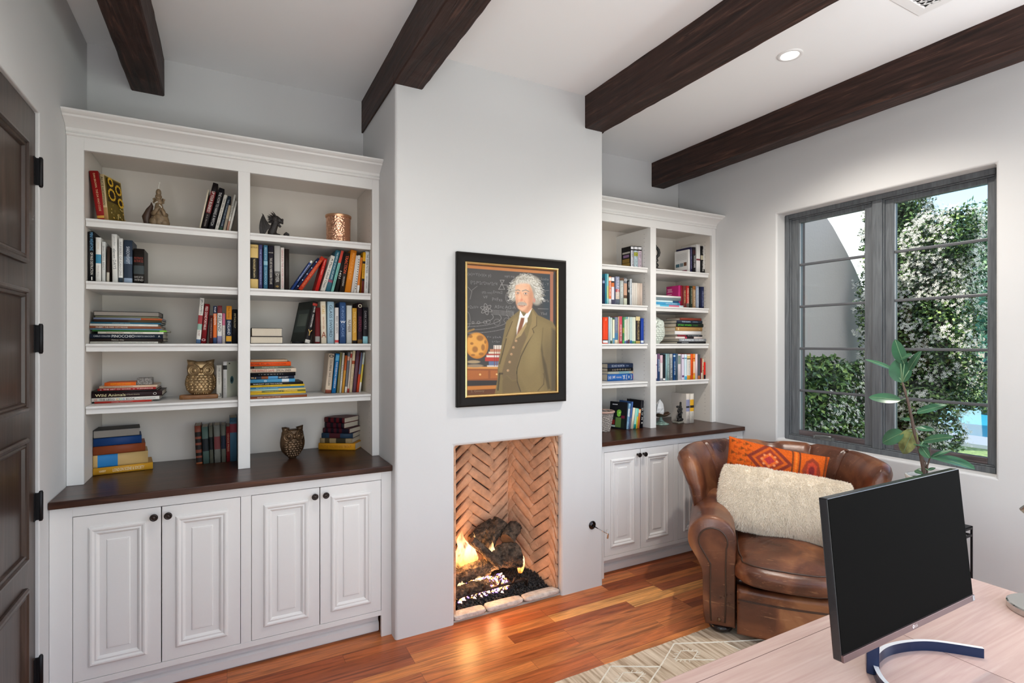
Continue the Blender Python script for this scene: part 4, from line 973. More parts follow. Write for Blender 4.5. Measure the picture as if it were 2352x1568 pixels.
row(CA, 1.9, 3.235, 'second shelf, far left bay', [
 (84,104,856,-2,'121214','black spine hidden in shade at the side panel',{}),
 (106,158,852,-5,'0f1116','black book with white and blue title',{'t':[T_('MINI WEAPONS','6fa3c9',.62,.98,.62),T_('OF MASS DESTRUCTION',W_,.14,.58,.5),('=1',W_,.03,.1,.5)]}),
 (165,220,910,0,'e4e2dd','white book with a blue block',{'b':[(.42,.62,'3f86a6')],'t':[T_('Christy','c9b48a',.68,.94,.3),T_('Thin Kiss','b8b4b0',.12,.38,.3)]}),
 (228,262,953,0,'dcdcd8','slim white paperback next to the curled booklet',{'h':0,'t':[T_('SHATTERED BEAST','77777a',.3,.9,.5)]}),
 (272,300,1000,6,'3a2b24','dark brown curled booklet with a pale flap',{'h':0,'b':[(0,.28,'c3bcae')]}),
 (330,385,878,-9,'e6e5e0','white book with large lowercase grey title',{'t':[T_('jennifer','a9a9a9',.74,.97,.4),T_('eleven DAYS','6f7274',.28,.70,.55)]}),
 (388,432,920,0,'e2e1dd','white book with thin serif title and black foot',{'b':[(0,.12,'2c3844')],'t':[T_('NUMBERS OF CANYONS','88888a',.16,.92,.5)]}),
 (438,525,935,0,'2f3a4a','stormy blue book with lightning',{'b':[(.45,.62,'56687c'),(.0,.12,'93a3b8')],'t':[T_('SHADOWSWEPT','c4ccd6',.45,.85,.4)]}),
 (532,640,1018,0,'1b1715','thick black book with a small framed picture',{'b':[(.28,.52,'3f4648')],'t':[('=PATRICK','9a4436',.70,.76,.5),('=ROTHFUSS','9a4436',.61,.68,.5),('=NAME OF THE','b9b5b0',.16,.22,.5),('=WIND','b9b5b0',.08,.14,.5)],'d':.15}),
])
stack(CC, 1.6, 3.275, 'third shelf, far left bay', [
 (140,955,25,'d5d2ca','bottom thin white book',{'t':[T_('CIVILISATION AND TECHNOLOGY AND THE WEST','8a8a86',.1,.95,.45)],'h':0,'d':.22}),
 (140,1020,36,'2b2320','dark brown book with a small title',{'t':[T_('Vatican City','c9c3b6',.28,.45,.6)],'d':.24}),
 (130,1010,58,'1b2433','thick navy book with a large white title',{'t':[T_('CARLO COLLODI','c3c8cc',.05,.27,.32),T_('PINOCCHIO','dedfdd',.29,.60,.56),T_('ROBERTO INNOCENTI','c3c8cc',.61,.88,.32),T_('A','dedfdd',.93,.96,.4)],'d':.25}),
 (232,1022,27,'dcd7c9','white book with brown title, indented from the edge',{'t':[T_('Tantalizingly Gilded','8a4a2c',.12,.38,.6),T_('ROBERT SABUDA',K_,.48,.68,.4)],'d':.22}),
 (165,1060,20,'2f6a2f','thin green book sticking out to the right',{'b':[(.9,1,'74b83c')],'d':.24,'h':0}),
 (140,1000,18,'5d7f96','thin dusty blue book',{'h':0,'d':.24}),
 (130,985,30,'8a5138','brown picture book with a pale title',{'t':[T_('GILBERT THE PARK CITY MOOSE','ded2c4',.08,.52,.55)],'d':.25}),
 (130,950,26,'dedbd2','white picture book above the brown one',{'t':[T_('THE CHRONICLES OF EVERYTHING','a8a8a4',.1,.9,.3)],'d':.25,'h':0}),
 (145,990,22,'2d6178','teal book with a pale title',{'t':[T_('NATIONAL FOREST SERVICES','a9c4cc',.3,.55,.4)],'d':.24}),
 (185,1000,30,'3c2a22','dark brown and green book',{'b':[(.5,1,'4a3a24')],'d':.23}),
 (180,1005,24,'7d86a0','lavender book with an orange end',{'b':[(.68,1,'a6552e')],'d':.23}),
 (200,960,20,'6f7058','olive grey book below the topmost',{'h':0,'d':.22}),
 (180,970,58,'0e0d0e','topmost black book showing its grey page edges',{'flip':1,'d':.19,'pg':1}),
])
row(CC, 1.6, 3.262, 'third shelf, far left bay', [
 (1408,1465,128,48,'dedad2','tall white book with a red block, leftmost leaning',{'b':[(0,.09,'4f6a8c'),(.43,.62,'9c3b3f'),(.3,.43,'8fb0a2')],'t':[T_("JIM CRAMER'S",K_,.64,.97,.6),T_('THE STREET','7c2c2c',.16,.3,.4)]}),
 (1468,1528,198,46,'7a1a20','dark red book with a white title',{'t':[T_('FEED ZONE PORTABLES','ded2cc',.34,.93,.5),('=o','c8b0b0',.06,.12,.5)]}),
 (1564,1612,335,8,'4a1f1c','short maroon book',{'t':[T_('THE COMPLETE WORKS','b8a08c',.2,.9,.3)]}),
 (1616,1660,222,2,'d4662a','orange and navy city guide',{'b':[(.80,1,'232c48'),(0,.16,'35496e')],'t':[T_('Rough',W_,.83,.97,.5),T_('LONDON',W_,.50,.78,.6)],'h':0}),
 (1664,1722,218,4,'dcd9d4','white country guide with a maroon head',{'b':[(.80,1,'6f2f33'),(0,.2,'8a86a6')],'t':[T_('IRELAND',K_,.32,.76,.62)],'h':0}),
 (1726,1760,310,2,'dad2cc','pink and white slim book',{'b':[(.6,1,'c46a86')],'t':[T_('STEVE ALLAN','9a8f8a',.05,.55,.5)],'h':0}),
 (1770,1838,222,4,'1c2a44','navy guide with an orange head',{'b':[(.64,1,'d68a24'),(.06,.2,'d9a030')],'t':[T_('ENGLAND','dfe2e4',.24,.6,.5),T_('Rick Steves','8a5a10',.68,.96,.4)],'h':0}),
 (1848,1912,262,2,'15161a','black book beside the divider',{'t':[T_('MYTHOLOGY','c0b48c',.45,.88,.4)]}),
])
zt_ = stack(CC, 1.3, 3.315, 'fourth shelf, far left bay', [
 (192,880,22,'b8352c','bottom thin red book',{'t':[T_('STICKER RIDE ACTIVITY','e8cfc8',.05,.9,.4)],'h':0,'d':.2}),
 (145,960,44,'dad7d0','white book with a multicoloured title',{'t':[T_('THE LEGO',K_,.11,.33,.55),T_('ID','c9a62e',.355,.40,.55),T_('EA','79b7a0',.40,.45,.55),T_('S','3a78b0',.45,.48,.55),T_('BOOK',K_,.5,.63,.55),T_('UNLOCK YOUR IMAGINATION','5a5a5a',.65,.94,.24),T_('[]','c0402c',.035,.085,.55)],'d':.25}),
 (135,985,62,'2a1a1c','thick dark book with a large cream title',{'t':[T_('Wild Animals','e3d9a8',.05,.47,.52),T_('of North America','b8a890',.48,.67,.26),T_('O','d8d4cc',.865,.92,.5)],'d':.25}),
 (160,940,24,'1b1517','thin black book on the thick dark one',{'d':.24}),
 (230,930,28,'9c2a28','red book with white dashes',{'t':[T_('o  THE ART OF WORK  w  TURNADOR','e8d6d0',.04,.95,.5)],'h':0,'d':.19}),
 (250,945,27,'cfb299','cream book with a brown title',{'t':[T_('PARALLELOGRAM BOOK OF IMAGINATION','5a4438',.07,.57,.45)],'h':0,'d':.2}),
 (312,690,42,'e0641e','topmost orange book',{'t':[T_('FORTUNES OF MIDAS','d8a022',.2,.84,.5)],'h':0,'d':.13}),
])
xa, xb = atY(180+702/5.2256, 880, 3.33)[0], atY(180+886/5.2256, 880, 3.33)[0]; d_ = 3.315/(FW[1]+(180+312/5.2256-CX)/FPX*RT[1]); z0 = zt_-42/5.2256*d_/FPX+.0004
q = MB().box(xa, xb, 3.33, 3.40, z0, z0+.036); tag(q.build('trinket_box', mat('speckled_grey_tin', (.22,.20,.18), .5, var=.7, vscale=160), bevel=.003), 'small speckled grey box beside the orange book on the fourth shelf', 'box')
row(CC, 1.3, 3.335, 'fourth shelf, far left bay', [
 (1655,1720,935,0,'dad5ca','white book with a small dark emblem',{'t':[T_('THE LACE QUEEN','8c8880',.42,.92,.35),('=L3',K_,.05,.15,.5)]}),
 (1726,1782,892,0,'e0dedb','white book with a blue flower on its cover',{'b':[(.78,.9,'3a3a3a')],'t':[T_('YEAR OF ECHO','a8a8a8',.1,.55,.4)],'face':(1,iris),'d':.14,'yaw':-24}),
])
YE = 3.345
stack(CE, .935, YE, 'counter, far left bay', [
 (460,1180,60,'c8922a','bottom yellow travel book',{'t':[T_('HARRY','e8d8b0',.10,.21,.3),T_('LONDON SCENE & SOCIETY','e8dcc0',.32,.85,.45)],'d':.17,'T':.036}),
 (470,1130,126,'c3a26a','thickest book, cream with a bright blue block',{'b':[(.08,.44,'2a78b4')],'d':.16,'T':.064}),
 (482,1110,82,'8c4526','rust brown cloth book',{'d':.16,'T':.044}),
 (492,1070,78,'1d3f74','blue cloth book',{'d':.155,'T':.042}),
 (475,1040,70,'0d1318','topmost dark book showing its brown page edges',{'flip':1,'pg':1,'d':.15,'T':.040}),
], yaw=8, piv=(atY(120+460/5.2267, 789, YE)[0], YE, 0))
row(CE, .935, 3.392, 'counter, far left bay', [
 (1728,1806,412,-22,'7c4030','orange brown book with black bands',{'b':[(.0,.05,'9c5a3a'),(.05,.17,'221a18'),(.22,.30,'1c1614'),(.38,.50,'241c1a'),(.56,.66,'221a18'),(.72,.84,'221a18')]}),
 (1812,1890,425,-20,'4f635c','grey green book with a dark middle',{'b':[(.34,.68,'22262a')]}),
 (1893,1940,410,-16,'5a5a4e','olive grey thin book with a black middle',{'b':[(.36,.70,'191a1c')]}),
 (1950,2026,405,-12,'76766e','grey book with a dull red label',{'b':[(.36,.70,'7c3f40')]}),
 (2034,2088,402,-8,'66675c','olive book with a navy label',{'b':[(.36,.72,'222a3a')]}),
 (2092,2138,415,-4,'7c2426','slim red book with gilt marks',{'t':[T_('VENICE PRESS','c89a7a',.2,.9,.4)]}),
 (2140,2228,312,-2,'3f6278','tall blue book with a red band',{'b':[(.66,.86,'7a2c38')],'t':[('=BALLAD','1c2a38',.9,.96,.5)]}),
])
# ---- second bay
row(CB, 1.9, 3.225, 'second shelf, bay left of fireplace', [
 (115,208,885,0,'d0b271','thick cream book with a black panel',{'b':[(.22,.70,'1e1a18')],'t':[T_('KEN FOLLETT','b09a6a',.40,.66,.3),T_('THE PILLARS OF THE EARTH','dccb9a',.25,.68,.22),('=BESTSELLER','7a5a34',.92,.95,.5)],'d':.13}),
 (216,258,890,0,'4b4a73','purple blue book',{'t':[T_('THE WITCH REMEMBERING','9aa0c4',.1,.9,.4)]}),
 (270,318,895,0,'3f6f8a','blue book with a white mark',{'b':[(.55,.64,'8ab4c4')],'t':[T_('BRIDGE BEYOND','a8c8d8',.66,.95,.5),T_('SISTERHOOD','9ac0d0',.1,.5,.5)]}),
 (322,384,900,0,'24222c','dark grey blue book with white lettering',{'t':[('=DAN MILLMAN','d6d0c6',.82,.86,.5),T_('THE LIFE YOU WERE BORN TO LIVE','d6d0c6',.12,.72,.42)]}),
 (390,460,900,0,'a9a7a4','silver grey book fading to dark',{'b':[(0,.36,'3d3a38'),(.36,.42,'6a6866')],'t':[T_('DYER','d4d0c8',.17,.36,.55),('=*',GD,.05,.1,.5)]}),
 (462,503,922,0,'d4cdc6','slim white book with pink lettering',{'t':[T_('GENIUS IN THE WATER WISDOM','b86a70',.05,.95,.5)],'h':0}),
 (508,560,938,0,'241c1a','dark brown book at the end of the upright group',{}),
 (566,598,1078,228,'27407c','blue book slanting steeply to the right',{'t':[T_('Emotional Intelligence','d8dce4',.25,.9,.6)],'b':[(.93,1,'d8d6d0')]}),
 (602,640,1052,268,'1c2444','midnight blue book with white dots, slanting steeply',{'t':[T_('.  .  .  .  .','dcdce0',.1,.9,.4)]}),
 (644,702,1040,262,'b83a24','red orange book slanting steeply',{'t':[T_('THE MERCHANTS OF THE WORLD','e08a5c',.1,.9,.45)]}),
 (846,886,1050,104,'b8201c','bright red book leaning between orange and white',{'t':[T_('Heart to Heart','e8b0a0',.5,.95,.4)],'h':0}),
 (905,962,1022,122,'d8d3ca','white book with a black title, leaning',{'t':[T_('A Man Called Otto',K_,.1,.92,.45)]}),
 (965,1020,958,118,'2f5f70','teal book with a white title and a flag, leaning',{'b':[(.22,.28,'8c4a5c')],'t':[T_('THE HISTORY OF MUSIC AND JAPAN','c8dcdf',.3,.95,.5)]}),
 (1026,1058,962,118,'7cbab0','aqua book with a red head, leaning',{'b':[(.7,1,'c0483c')],'t':[T_('THE MURMUR OF OUR HANDS','3a6a64',.15,.68,.4)],'h':0}),
 (1070,1112,985,92,'1a1818','black book with a date in white, leaning',{'t':[T_('1421','d8d4cc',.32,.56,.6)]}),
 (1122,1178,985,68,'2a211c','dark book with a big orange title, leaning',{'t':[T_('TRACTION','e0562a',.48,.93,.6),T_('WICKMAN','c8c0b8',.16,.4,.35)]}),
 (1182,1252,955,72,'d27c1e','wide orange book, leaning',{'t':[T_('PRINCIPLES OF THE WAY','e8a85a',.3,.93,.4)]}),
 (1254,1284,1015,58,'cfc9c4','pale lilac book beside the orange one',{'h':0}),
 (1287,1313,1012,50,'dedbd4','thin white book with dark dashes',{'h':0,'t':[T_('.............',K_,.1,.9,.4)]}),
 (1317,1345,1035,44,'d07a34','white footed orange thin book',{'h':0,'b':[(0,.22,'dedad4')]}),
 (1368,1400,975,24,'d29a1e','black, yellow and red book',{'b':[(0,.3,'5c1f18'),(.3,.36,'1c1614'),(.72,.78,'1c1614')],'t':[T_('ORDER OF THE GALAXY','4a2c10',.38,.7,.5)],'h':0}),
 (1406,1454,965,14,'dededc','white book with a black title, right end',{'t':[T_('THE DIVINE MATRIX',K_,.48,.93,.5),T_('GREGG BRADEN','77777a',.12,.42,.35)]}),
])
stack(CD, 1.6, 3.215, 'third shelf, bay left of fireplace', [
 (145,580,95,'231614','lower thick novel lying with its cream pages outward',{'flip':1,'d':.16}),
 (160,572,116,'231614','upper thick novel lying with its cream pages outward',{'flip':1,'d':.16}),
])
stack(CD, 1.6, 3.24, 'third shelf, bay left of fireplace', [(700,850,30,'15161a','small black notebook under the leaning book',{'d':.1})])
row(CD, 1.6, 3.225, 'third shelf, bay left of fireplace', [
 (862,940,195,125,'191416','thick black book with a grey green cover, leaning',{'t':[T_('STAR WARS','e4e0da',.74,.88,.45),T_('CHARACTER ENCYCLOPEDIA','e4e0da',.38,.70,.5),('=Y',GD,.18,.32,.5)],'b':[(.0,.08,'c8c4bc'),(.9,.96,'a33328')],'d':.19,'face':(-1,photo_cover),'yaw':18}),
 (1008,1072,268,6,'5e1418','dark red book, half hidden',{'b':[(.05,.2,'8c8884')]}),
 (1092,1165,185,-12,'ded2bc','white and gold encyclopedia',{'t':[T_('CHARACTER ENCYCLOPEDIA','b0622c',.34,.64,.55),('=A','8a3a1c',.14,.28,.7),T_('STARS','d2a848',.70,.9,.5)]}),
 (1170,1262,188,0,'9ab6c6','wide pale blue book',{'t':[T_('GLASS SWORD','33414e',.16,.92,.42)]}),
 (1272,1324,268,0,'d8d3d0','white book with a red mark',{'t':[T_('RED QUEEN','43464c',.2,.85,.45)],'b':[(.03,.1,'c04040')]}),
 (1336,1420,195,0,'34507c','royal blue book with a white crown',{'t':[T_("KING'S CAGE",'7c98c0',.14,.92,.4),('=w','e4e6ea',.49,.55,.5)]}),
 (1428,1500,240,0,'c9c9c4','silver white book',{'t':[T_('NUMBER','5c4434',.3,.62,.55)]}),
 (1505,1566,275,0,'c8963c','gold book with a black foot',{'b':[(0,.09,'1c1818')],'t':[T_('THE LADDER','e2c07c',.3,.9,.5)]}),
 (1575,1638,205,0,'281620','dark purple book with a pale skull',{'t':[T_('INFERNO','7c3048',.3,.66,.6),('=o','c8c0a4',.88,.97,.5)],'b':[(0,.1,'6a5030')]}),
 (1645,1714,264,0,'1e1c22','charcoal book with a pale blue corner',{'b':[(0,.2,'8cc0cc')],'t':[T_('DARK HOURS','8f8c90',.4,.9,.4)]}),
])
stack(CD, 1.3, 3.195, 'fourth shelf, bay left of fireplace', [
 (142,900,30,'8a4a2c','bottom brown picture book',{'t':[T_('GILBERT THE PARK CITY MOOSE','dccab4',.12,.52,.5)],'d':.24}),
 (150,885,24,'8a8a86','grey magazine above the brown book',{'h':0,'d':.22}),
 (142,884,26,'d6b22c','lower yellow magazine',{'h':0,'d':.22}),
 (145,880,25,'6a6a34','olive green magazine',{'h':0,'b':[(0,.2,'c9a23a'),(.6,.85,'b89a34')],'t':[T_('LONDON HUNT & THE WELL BABY','d8c890',.2,.9,.45)],'d':.22}),
 (146,880,24,'9cc0b4','aqua and cream magazine',{'h':0,'b':[(.5,1,'d8c078')],'d':.22}),
 (142,862,24,'3a78a0','blue magazine',{'h':0,'t':[T_('THE OLD BEAR OF SHADOWS','a8ccd8',.1,.5,.5)],'d':.22}),
 (142,866,27,'ddb52e','upper yellow magazine',{'h':0,'t':[T_('NATIONAL AFRICAN MAGAZINE','6a4c10',.14,.8,.4)],'d':.22}),
 (142,848,32,'1c1a1a','black book with small white letters',{'t':[T_('WARCRAFT AND THE HUNTER','d8d4cc',.05,.6,.45)],'d':.23}),
 (142,740,48,'4a90b8','sky blue book with pictures',{'b':[(.7,.86,'c8d4dc')],'t':[T_('o','d8dce0',.3,.36,.5)],'d':.21}),
 (142,730,40,'232a3c','navy and brown book with a number',{'b':[(.25,.4,'7a4628'),(.4,.62,'4f8cb8')],'t':[T_('99.6','c8a468',.02,.13,.6),T_('DEEP COUNTRY',W_,.64,.86,.45)],'d':.2}),
 (142,746,48,'0f0f14','black book dotted with white marks',{'t':[T_('I  Y  N  O  N  M  E  Y  I','a8a4a0',.05,.85,.28)],'d':.2}),
 (142,755,55,'d6c4b0','cream book with a red and black title',{'t':[T_('THE INFINITE GAME','a83a30',.03,.52,.6),T_('SIMON SINEK',K_,.55,.89,.6)],'d':.2}),
 (195,690,32,'6a7060','grey green book under the orange one',{'t':[T_('Fashion Lady Lit','c8ccb8',.1,.75,.55)],'d':.2}),
 (142,685,58,'e0541c','thick orange book',{'t':[T_('MICHAEL POLLAN',K_,.01,.46,.4),T_('THE OMNIVORES DILEMMA','8a2c10',.48,.88,.3)],'d':.16}),
 (150,640,30,'b89a7c','topmost tan paper folder',{'h':0,'d':.15}),
])
row(CD, 1.3, 3.335, 'fourth shelf, bay left of fireplace', [
 (1140,1222,885,48,'d2bfa9','wide cream book with a red foot',{'b':[(0,.09,'8c4a38')],'t':[T_('COLUMBINE  DAVE CULLEN',K_,.2,.84,.34),('=o',K_,.9,.97,.5)]}),
 (1230,1284,885,56,'1f74b0','bright blue book',{'b':[(.82,.96,'5aa8d0')],'t':[T_('RULES ESSENTIAL HANDBOOK',W_,.12,.78,.4)]}),
 (1300,1326,870,44,'8a8458','thin olive book',{'h':0}),
 (1332,1358,872,46,'d8d2c4','thin white book with a speckled spine',{'h':0,'t':[T_('..........',K_,.1,.9,.3)]}),
 (1364,1394,908,47,'d2963c','thin gold and red book',{'h':0,'b':[(.6,1,'c05a2c')]}),
 (1402,1432,868,46,'6f7074','grey book with a pale foot',{'h':0,'b':[(0,.15,'dcd6ca'),(.8,.9,'d8a08a')]}),
 (1436,1460,858,48,'c9b8a8','cream book with red marks',{'h':0,'b':[(0,.1,'a83830'),(.85,.95,'a83830')]}),
 (1464,1502,845,50,'ddcaa8','cream book with a long tan title',{'t':[T_('THE LAST STEEL QUEEN','a87c4c',.1,.8,.4)],'b':[(.68,.76,'b0502c')]}),
 (1508,1552,845,56,'6a4a58','wide plum brown book',{}),
 (1560,1590,870,58,'c8482c','red orange book with a grey head',{'h':0,'b':[(.45,1,'6a7088')]}),
 (1592,1616,870,60,'d8c050','yellow and white book on the side panel',{'h':0,'b':[(0,.25,'e2ded4'),(.7,1,'c8d4cc')]}),
])
PF = (.60, 3.42, 0)
stack(CF, .935, 3.44, 'counter, bay left of fireplace', [
 (905,1300,0,'d39220','bottom bright yellow book',{'L':.235,'T':.042,'d':.16,'t':[T_('IN THE WILDERNESS TROUT','a86c14',.08,.9,.4)]}),
 (925,1300,0,'9a8460','mottled tan and black book',{'L':.205,'T':.031,'d':.15,'b':[(.15,.3,'4a3c24'),(.5,.8,'3a3424')]}),
 (945,1300,0,'24384c','navy book with a dark red middle',{'L':.200,'T':.032,'d':.15,'b':[(.25,.6,'4a1f24')]}),
 (935,1300,0,'4a1620','dark red book with black ribs, lowest of three',{'L':.185,'T':.030,'d':.14,'yaw':-10,'b':[(.1,.2,'17101a'),(.3,.42,'17101a'),(.52,.62,'17101a'),(.72,.98,'1c1a28')]}),
 (940,1300,0,'4c1520','dark red book with black ribs, middle of three',{'L':.145,'T':.034,'d':.15,'yaw':-16,'b':[(.0,.12,'17101a'),(.3,.45,'17101a'),(.6,.72,'17101a'),(.85,1,'17101a')]}),
 (935,1300,0,'5a161c','dark red book with black ribs, topmost of three',{'L':.15,'T':.032,'d':.15,'yaw':-16,'b':[(.2,.32,'17101a'),(.48,.6,'17101a'),(.75,.9,'17101a')]}),
], yaw=-32, piv=PF)
# ---- bay right of the fireplace
row(G1, 2.2, 3.255, 'top shelf, bay right of fireplace', [
 (602,660,215,0,'1a191c','black paperback with a gold scene on its cover',{'b':[(.05,.8,'c8c8d0'),(.86,.97,'d8d8dc')],'h':0,'d':.115,'face':(-1,red_cover),'t':[T_('ROBERT LUDLUM',K_,.1,.75,.5)]}),
 (668,742,217,0,'1b1a1e','middle black and white paperback with a yellow mark',{'b':[(.05,.8,'b8ccd4'),(.55,.72,'b8b84a'),(.86,.97,'d8d8dc')],'h':0,'d':.115,'t':[T_('ROBERT LUDLUM',K_,.1,.75,.5)]}),
 (748,818,222,0,'1a181c','last black and white paperback, nearest the divider',{'b':[(.05,.8,'c8b8c4'),(.86,.97,'d8d8dc')],'h':0,'d':.115,'t':[T_('ROBERT LUDLUM',K_,.1,.75,.5)]}),
])
row(G1, 1.9, 3.225, 'second shelf, bay right of fireplace', [
 (40,84,855,0,'28304c','navy book cut by the chimney wall',{'b':[(.8,.9,'8a98b8')]}),
 (88,120,770,0,'3f8aa4','tall teal book',{'h':0}),
 (124,156,772,0,'8cc8c8','tall aqua and green book',{'h':0,'b':[(.2,.6,'b8cc90')]}),
 (160,210,828,0,'d8784c','coral orange book',{'h':0,'b':[(0,.2,'c8ccd0'),(.85,.97,'e4e0d8')],'t':[T_('PETER HELLER',W_,.3,.8,.4)]}),
 (216,276,840,0,'d8d4dc','white book with an orange head',{'b':[(.65,.8,'d0703c'),(0,.18,'48485c'),(.86,.96,'e8e8ea'),(.8,.86,'2a2a2c')]}),
 (300,380,825,0,'8a90a8','wide sunset coloured book',{'b':[(0,.2,'5c6470'),(.2,.45,'c8b8a8'),(.45,.55,'b84c50')],'t':[T_('LITTLE FIRES','e4e0e0',.3,.95,.45)]}),
 (386,460,905,0,'a8b0ac','pale grey green book',{'t':[T_('THE MARTIAN','e8eae8',.3,.95,.55)]}),
 (464,532,852,0,'c09880','brown pink book with a pale foot',{'b':[(0,.25,'c4c8b4'),(.8,1,'6c7078'),(.25,.36,'5a4434')],'t':[('=o',W_,.88,.96,.5)]}),
 (540,580,905,0,'26282a','black book with white spots',{'t':[('=o',W_,.52,.62,.8),T_('NIGHT','d8d8d8',.7,.95,.5)]}),
 (584,622,875,0,'ccd4d8','slim pale blue book',{'h':0,'t':[T_('INTO THE WATER','77808a',.4,.95,.5)]}),
 (628,660,950,0,'d8d2ca','first thin cream book of the matching set',{'h':0}),
 (663,694,952,0,'d6cfc6','second thin cream book of the matching set',{'h':0}),
 (697,728,954,0,'d8d2c8','third thin cream book of the matching set',{'h':0}),
 (731,762,957,0,'cdbfb2','fourth thin tan book of the matching set',{'h':0}),
 (765,796,960,0,'c8b8aa','fifth thin tan book of the matching set',{'h':0}),
 (799,832,962,0,'c9b7aa','sixth thin tan book of the matching set',{'h':0}),
])
row(G2, 1.6, 3.225, 'third shelf, bay right of fireplace', [
 (40,142,150,0,'d8401c','wide orange red book with a white label',{'b':[(.03,.12,'d4d8dc'),(.12,.15,'2a1c18')],'t':[T_('STEVE','f0b090',.86,.96,.3)]}),
 (148,180,142,0,'a8c4d0','pale blue book beside the orange red one',{'h':0}),
 (184,214,158,0,'c4d4d0','thin pale green book',{'h':0,'b':[(0,.12,'3a5a50')]}),
 (226,264,172,0,'e0e0c4','white lettered green book with a blue foot',{'h':0,'b':[(0,.22,'6a9ab4'),(.95,1,'2a5a3a')]}),
 (268,330,150,0,'70788c','slate blue book with a cream patch',{'b':[(0,.14,'d8c8b0'),(.14,.4,'4a7aa0')],'t':[T_('NATURE GUIDE','9aa4b8',.5,.95,.5)]}),
 (333,350,142,0,'d8b090','thin peach book',{'h':0}),
 (353,406,135,0,'c04c5c','crimson pink book with white squiggles',{'h':0,'t':[T_('SWEETBITTER SUN',W_,.1,.7,.5)]}),
 (414,448,150,0,'3c7a50','green mottled book',{'h':0,'b':[(.4,.6,'8a9a4a'),(0,.12,'5cae5c')]}),
 (451,478,146,0,'dcdccc','first thin white and green spine',{'h':0,'b':[(0,.1,'4a7ab0'),(.9,1,'6aa07a')]}),
 (484,512,146,0,'d4d0c4','thin white spine with a purple foot',{'h':0,'b':[(0,.12,'4a3a6c'),(.92,1,'6aa0b0')]}),
 (517,548,146,0,'c4ccc0','thin white spine with a maroon edge',{'h':0,'b':[(0,.15,'5a3a48')]}),
 (556,592,147,0,'bcd0cc','pale aqua spine with a blue foot',{'h':0,'b':[(0,.12,'2c6a9c')]}),
 (598,626,148,0,'d4dcd0','thin white spine with a green edge',{'h':0,'b':[(0,.1,'3c8a70')]}),
 (630,660,148,0,'d8dcc8','last thin white spine before the black book',{'h':0,'b':[(0,.1,'6a9a5a')]}),
 (668,752,138,0,'2a2628','wide black book with a gold pattern',{'b':[(.85,1,'c8b88c'),(0,.1,'b09a5a')],'t':[T_('HEX HALL & SPELLBOUND','b8a070',.15,.84,.5)]}),
 (762,818,172,0,'1c3c94','blue hardcover with a white tag',{'b':[(.03,.12,'c8d4dc')]}),
])
stack(G2, 1.3, 3.365, 'fourth shelf, bay right of fireplace', [
 (132,662,134,'1f5ca4','bottom thick blue ornate book',{'t':[T_('(x)','d8dce4',.02,.12,.6),T_('JANE','e4e0d8',.16,.26,.7),T_('FOUR NOVELS','e4dcd0',.3,.48,.8),T_('YK','e4e0d8',.52,.62,.7),T_('[ x ]','e4e0d8',.66,.84,.7),T_('(o)','c83040',.88,.97,.6)],'d':.15}),
 (140,636,48,'b4b8ac','thin pale grey book',{'h':0,'b':[(.4,.8,'8ab0b8'),(.9,1,'d8b48c')],'d':.15}),
 (135,640,62,'16161c','black book with a row of moon phases',{'t':[T_(') ) ) O O O O ( ( (','e8dcc0',.12,.88,.55)],'d':.15}),
 (135,612,88,'2c3c5c','topmost navy book with a white title',{'t':[T_('ECHO NORTH','c4d0e0',.15,.64,.45),T_('MEYER','8a9ab4',.72,.82,.25)],'d':.15}),
])
row(G5, .935, 3.2, 'counter, bay right of fireplace', [
 (545,562,395,58,'15161a','thin dark comic with a green figure on its cover',{'h':0,'face':(-1,comic),'d':.15,'yaw':22}),
 (572,614,420,50,'7aa4c4','icy blue and white book',{'b':[(.0,.3,'9cc4dc'),(.5,.8,'dce4e8')],'t':[T_('FROSTED WORLDS','48648c',.1,.9,.5)]}),
 (620,652,380,60,'3a5c94','cobalt blue tall thin book',{'b':[(0,.4,'6a7088')]}),
 (660,706,505,45,'ddd2bc','cream paperback',{'h':0}),
 (712,758,515,42,'8cc4b4','mint paperback with a teal foot',{'h':0,'b':[(0,.22,'1c8a84')]}),
 (764,786,518,36,'e0d040','thin yellow and aqua paperback',{'h':0,'b':[(.6,1,'5cbcb8')]}),
 (789,832,530,34,'e07c3c','orange striped paperback',{'h':0,'b':[(.8,.95,'e8c8a0')]}),
 (846,906,355,22,'14151c','tall black book with spaced white letters',{'t':[T_('D  U  N  E',W_,.16,.72,.45)],'d':.17}),
])
# ---- far right bay
row(G3, 2.2, 3.235, 'top shelf, far right bay', [
 (750,784,283,0,'dedcda','white paperback showing its back cover',{'h':0,'d':.155,'face':(-1,whiteback)}),
 (788,832,237,0,'2a2748','dark violet blue book',{'t':[T_('NORTHERN ECHOES','9a98c4',.15,.9,.35)],'d':.16}),
 (842,902,237,0,'1c1a20','black book with a dark red panel',{'b':[(.72,.88,'3c1820')],'t':[T_('THE BORGIA SUPREME','e4e0dc',.2,.68,.5)],'d':.16}),
 (915,994,180,0,'dcdad8','tallest white book with a small maroon square',{'b':[(.44,.50,'7a3c44')],'d':.17}),
 (1002,1080,216,0,'151416','black book with a cream photograph',{'b':[(.5,.66,'b0a890')],'t':[T_('M. CROFT BOOK',W_,.08,.44,.5),T_('THE CAR','b8b4b0',.72,.9,.4)],'d':.15}),
 (1086,1136,216,0,'d4d2ce','white book with a black foot at the side panel',{'h':0,'b':[(0,.16,'1c1c1e')],'d':.15}),
])
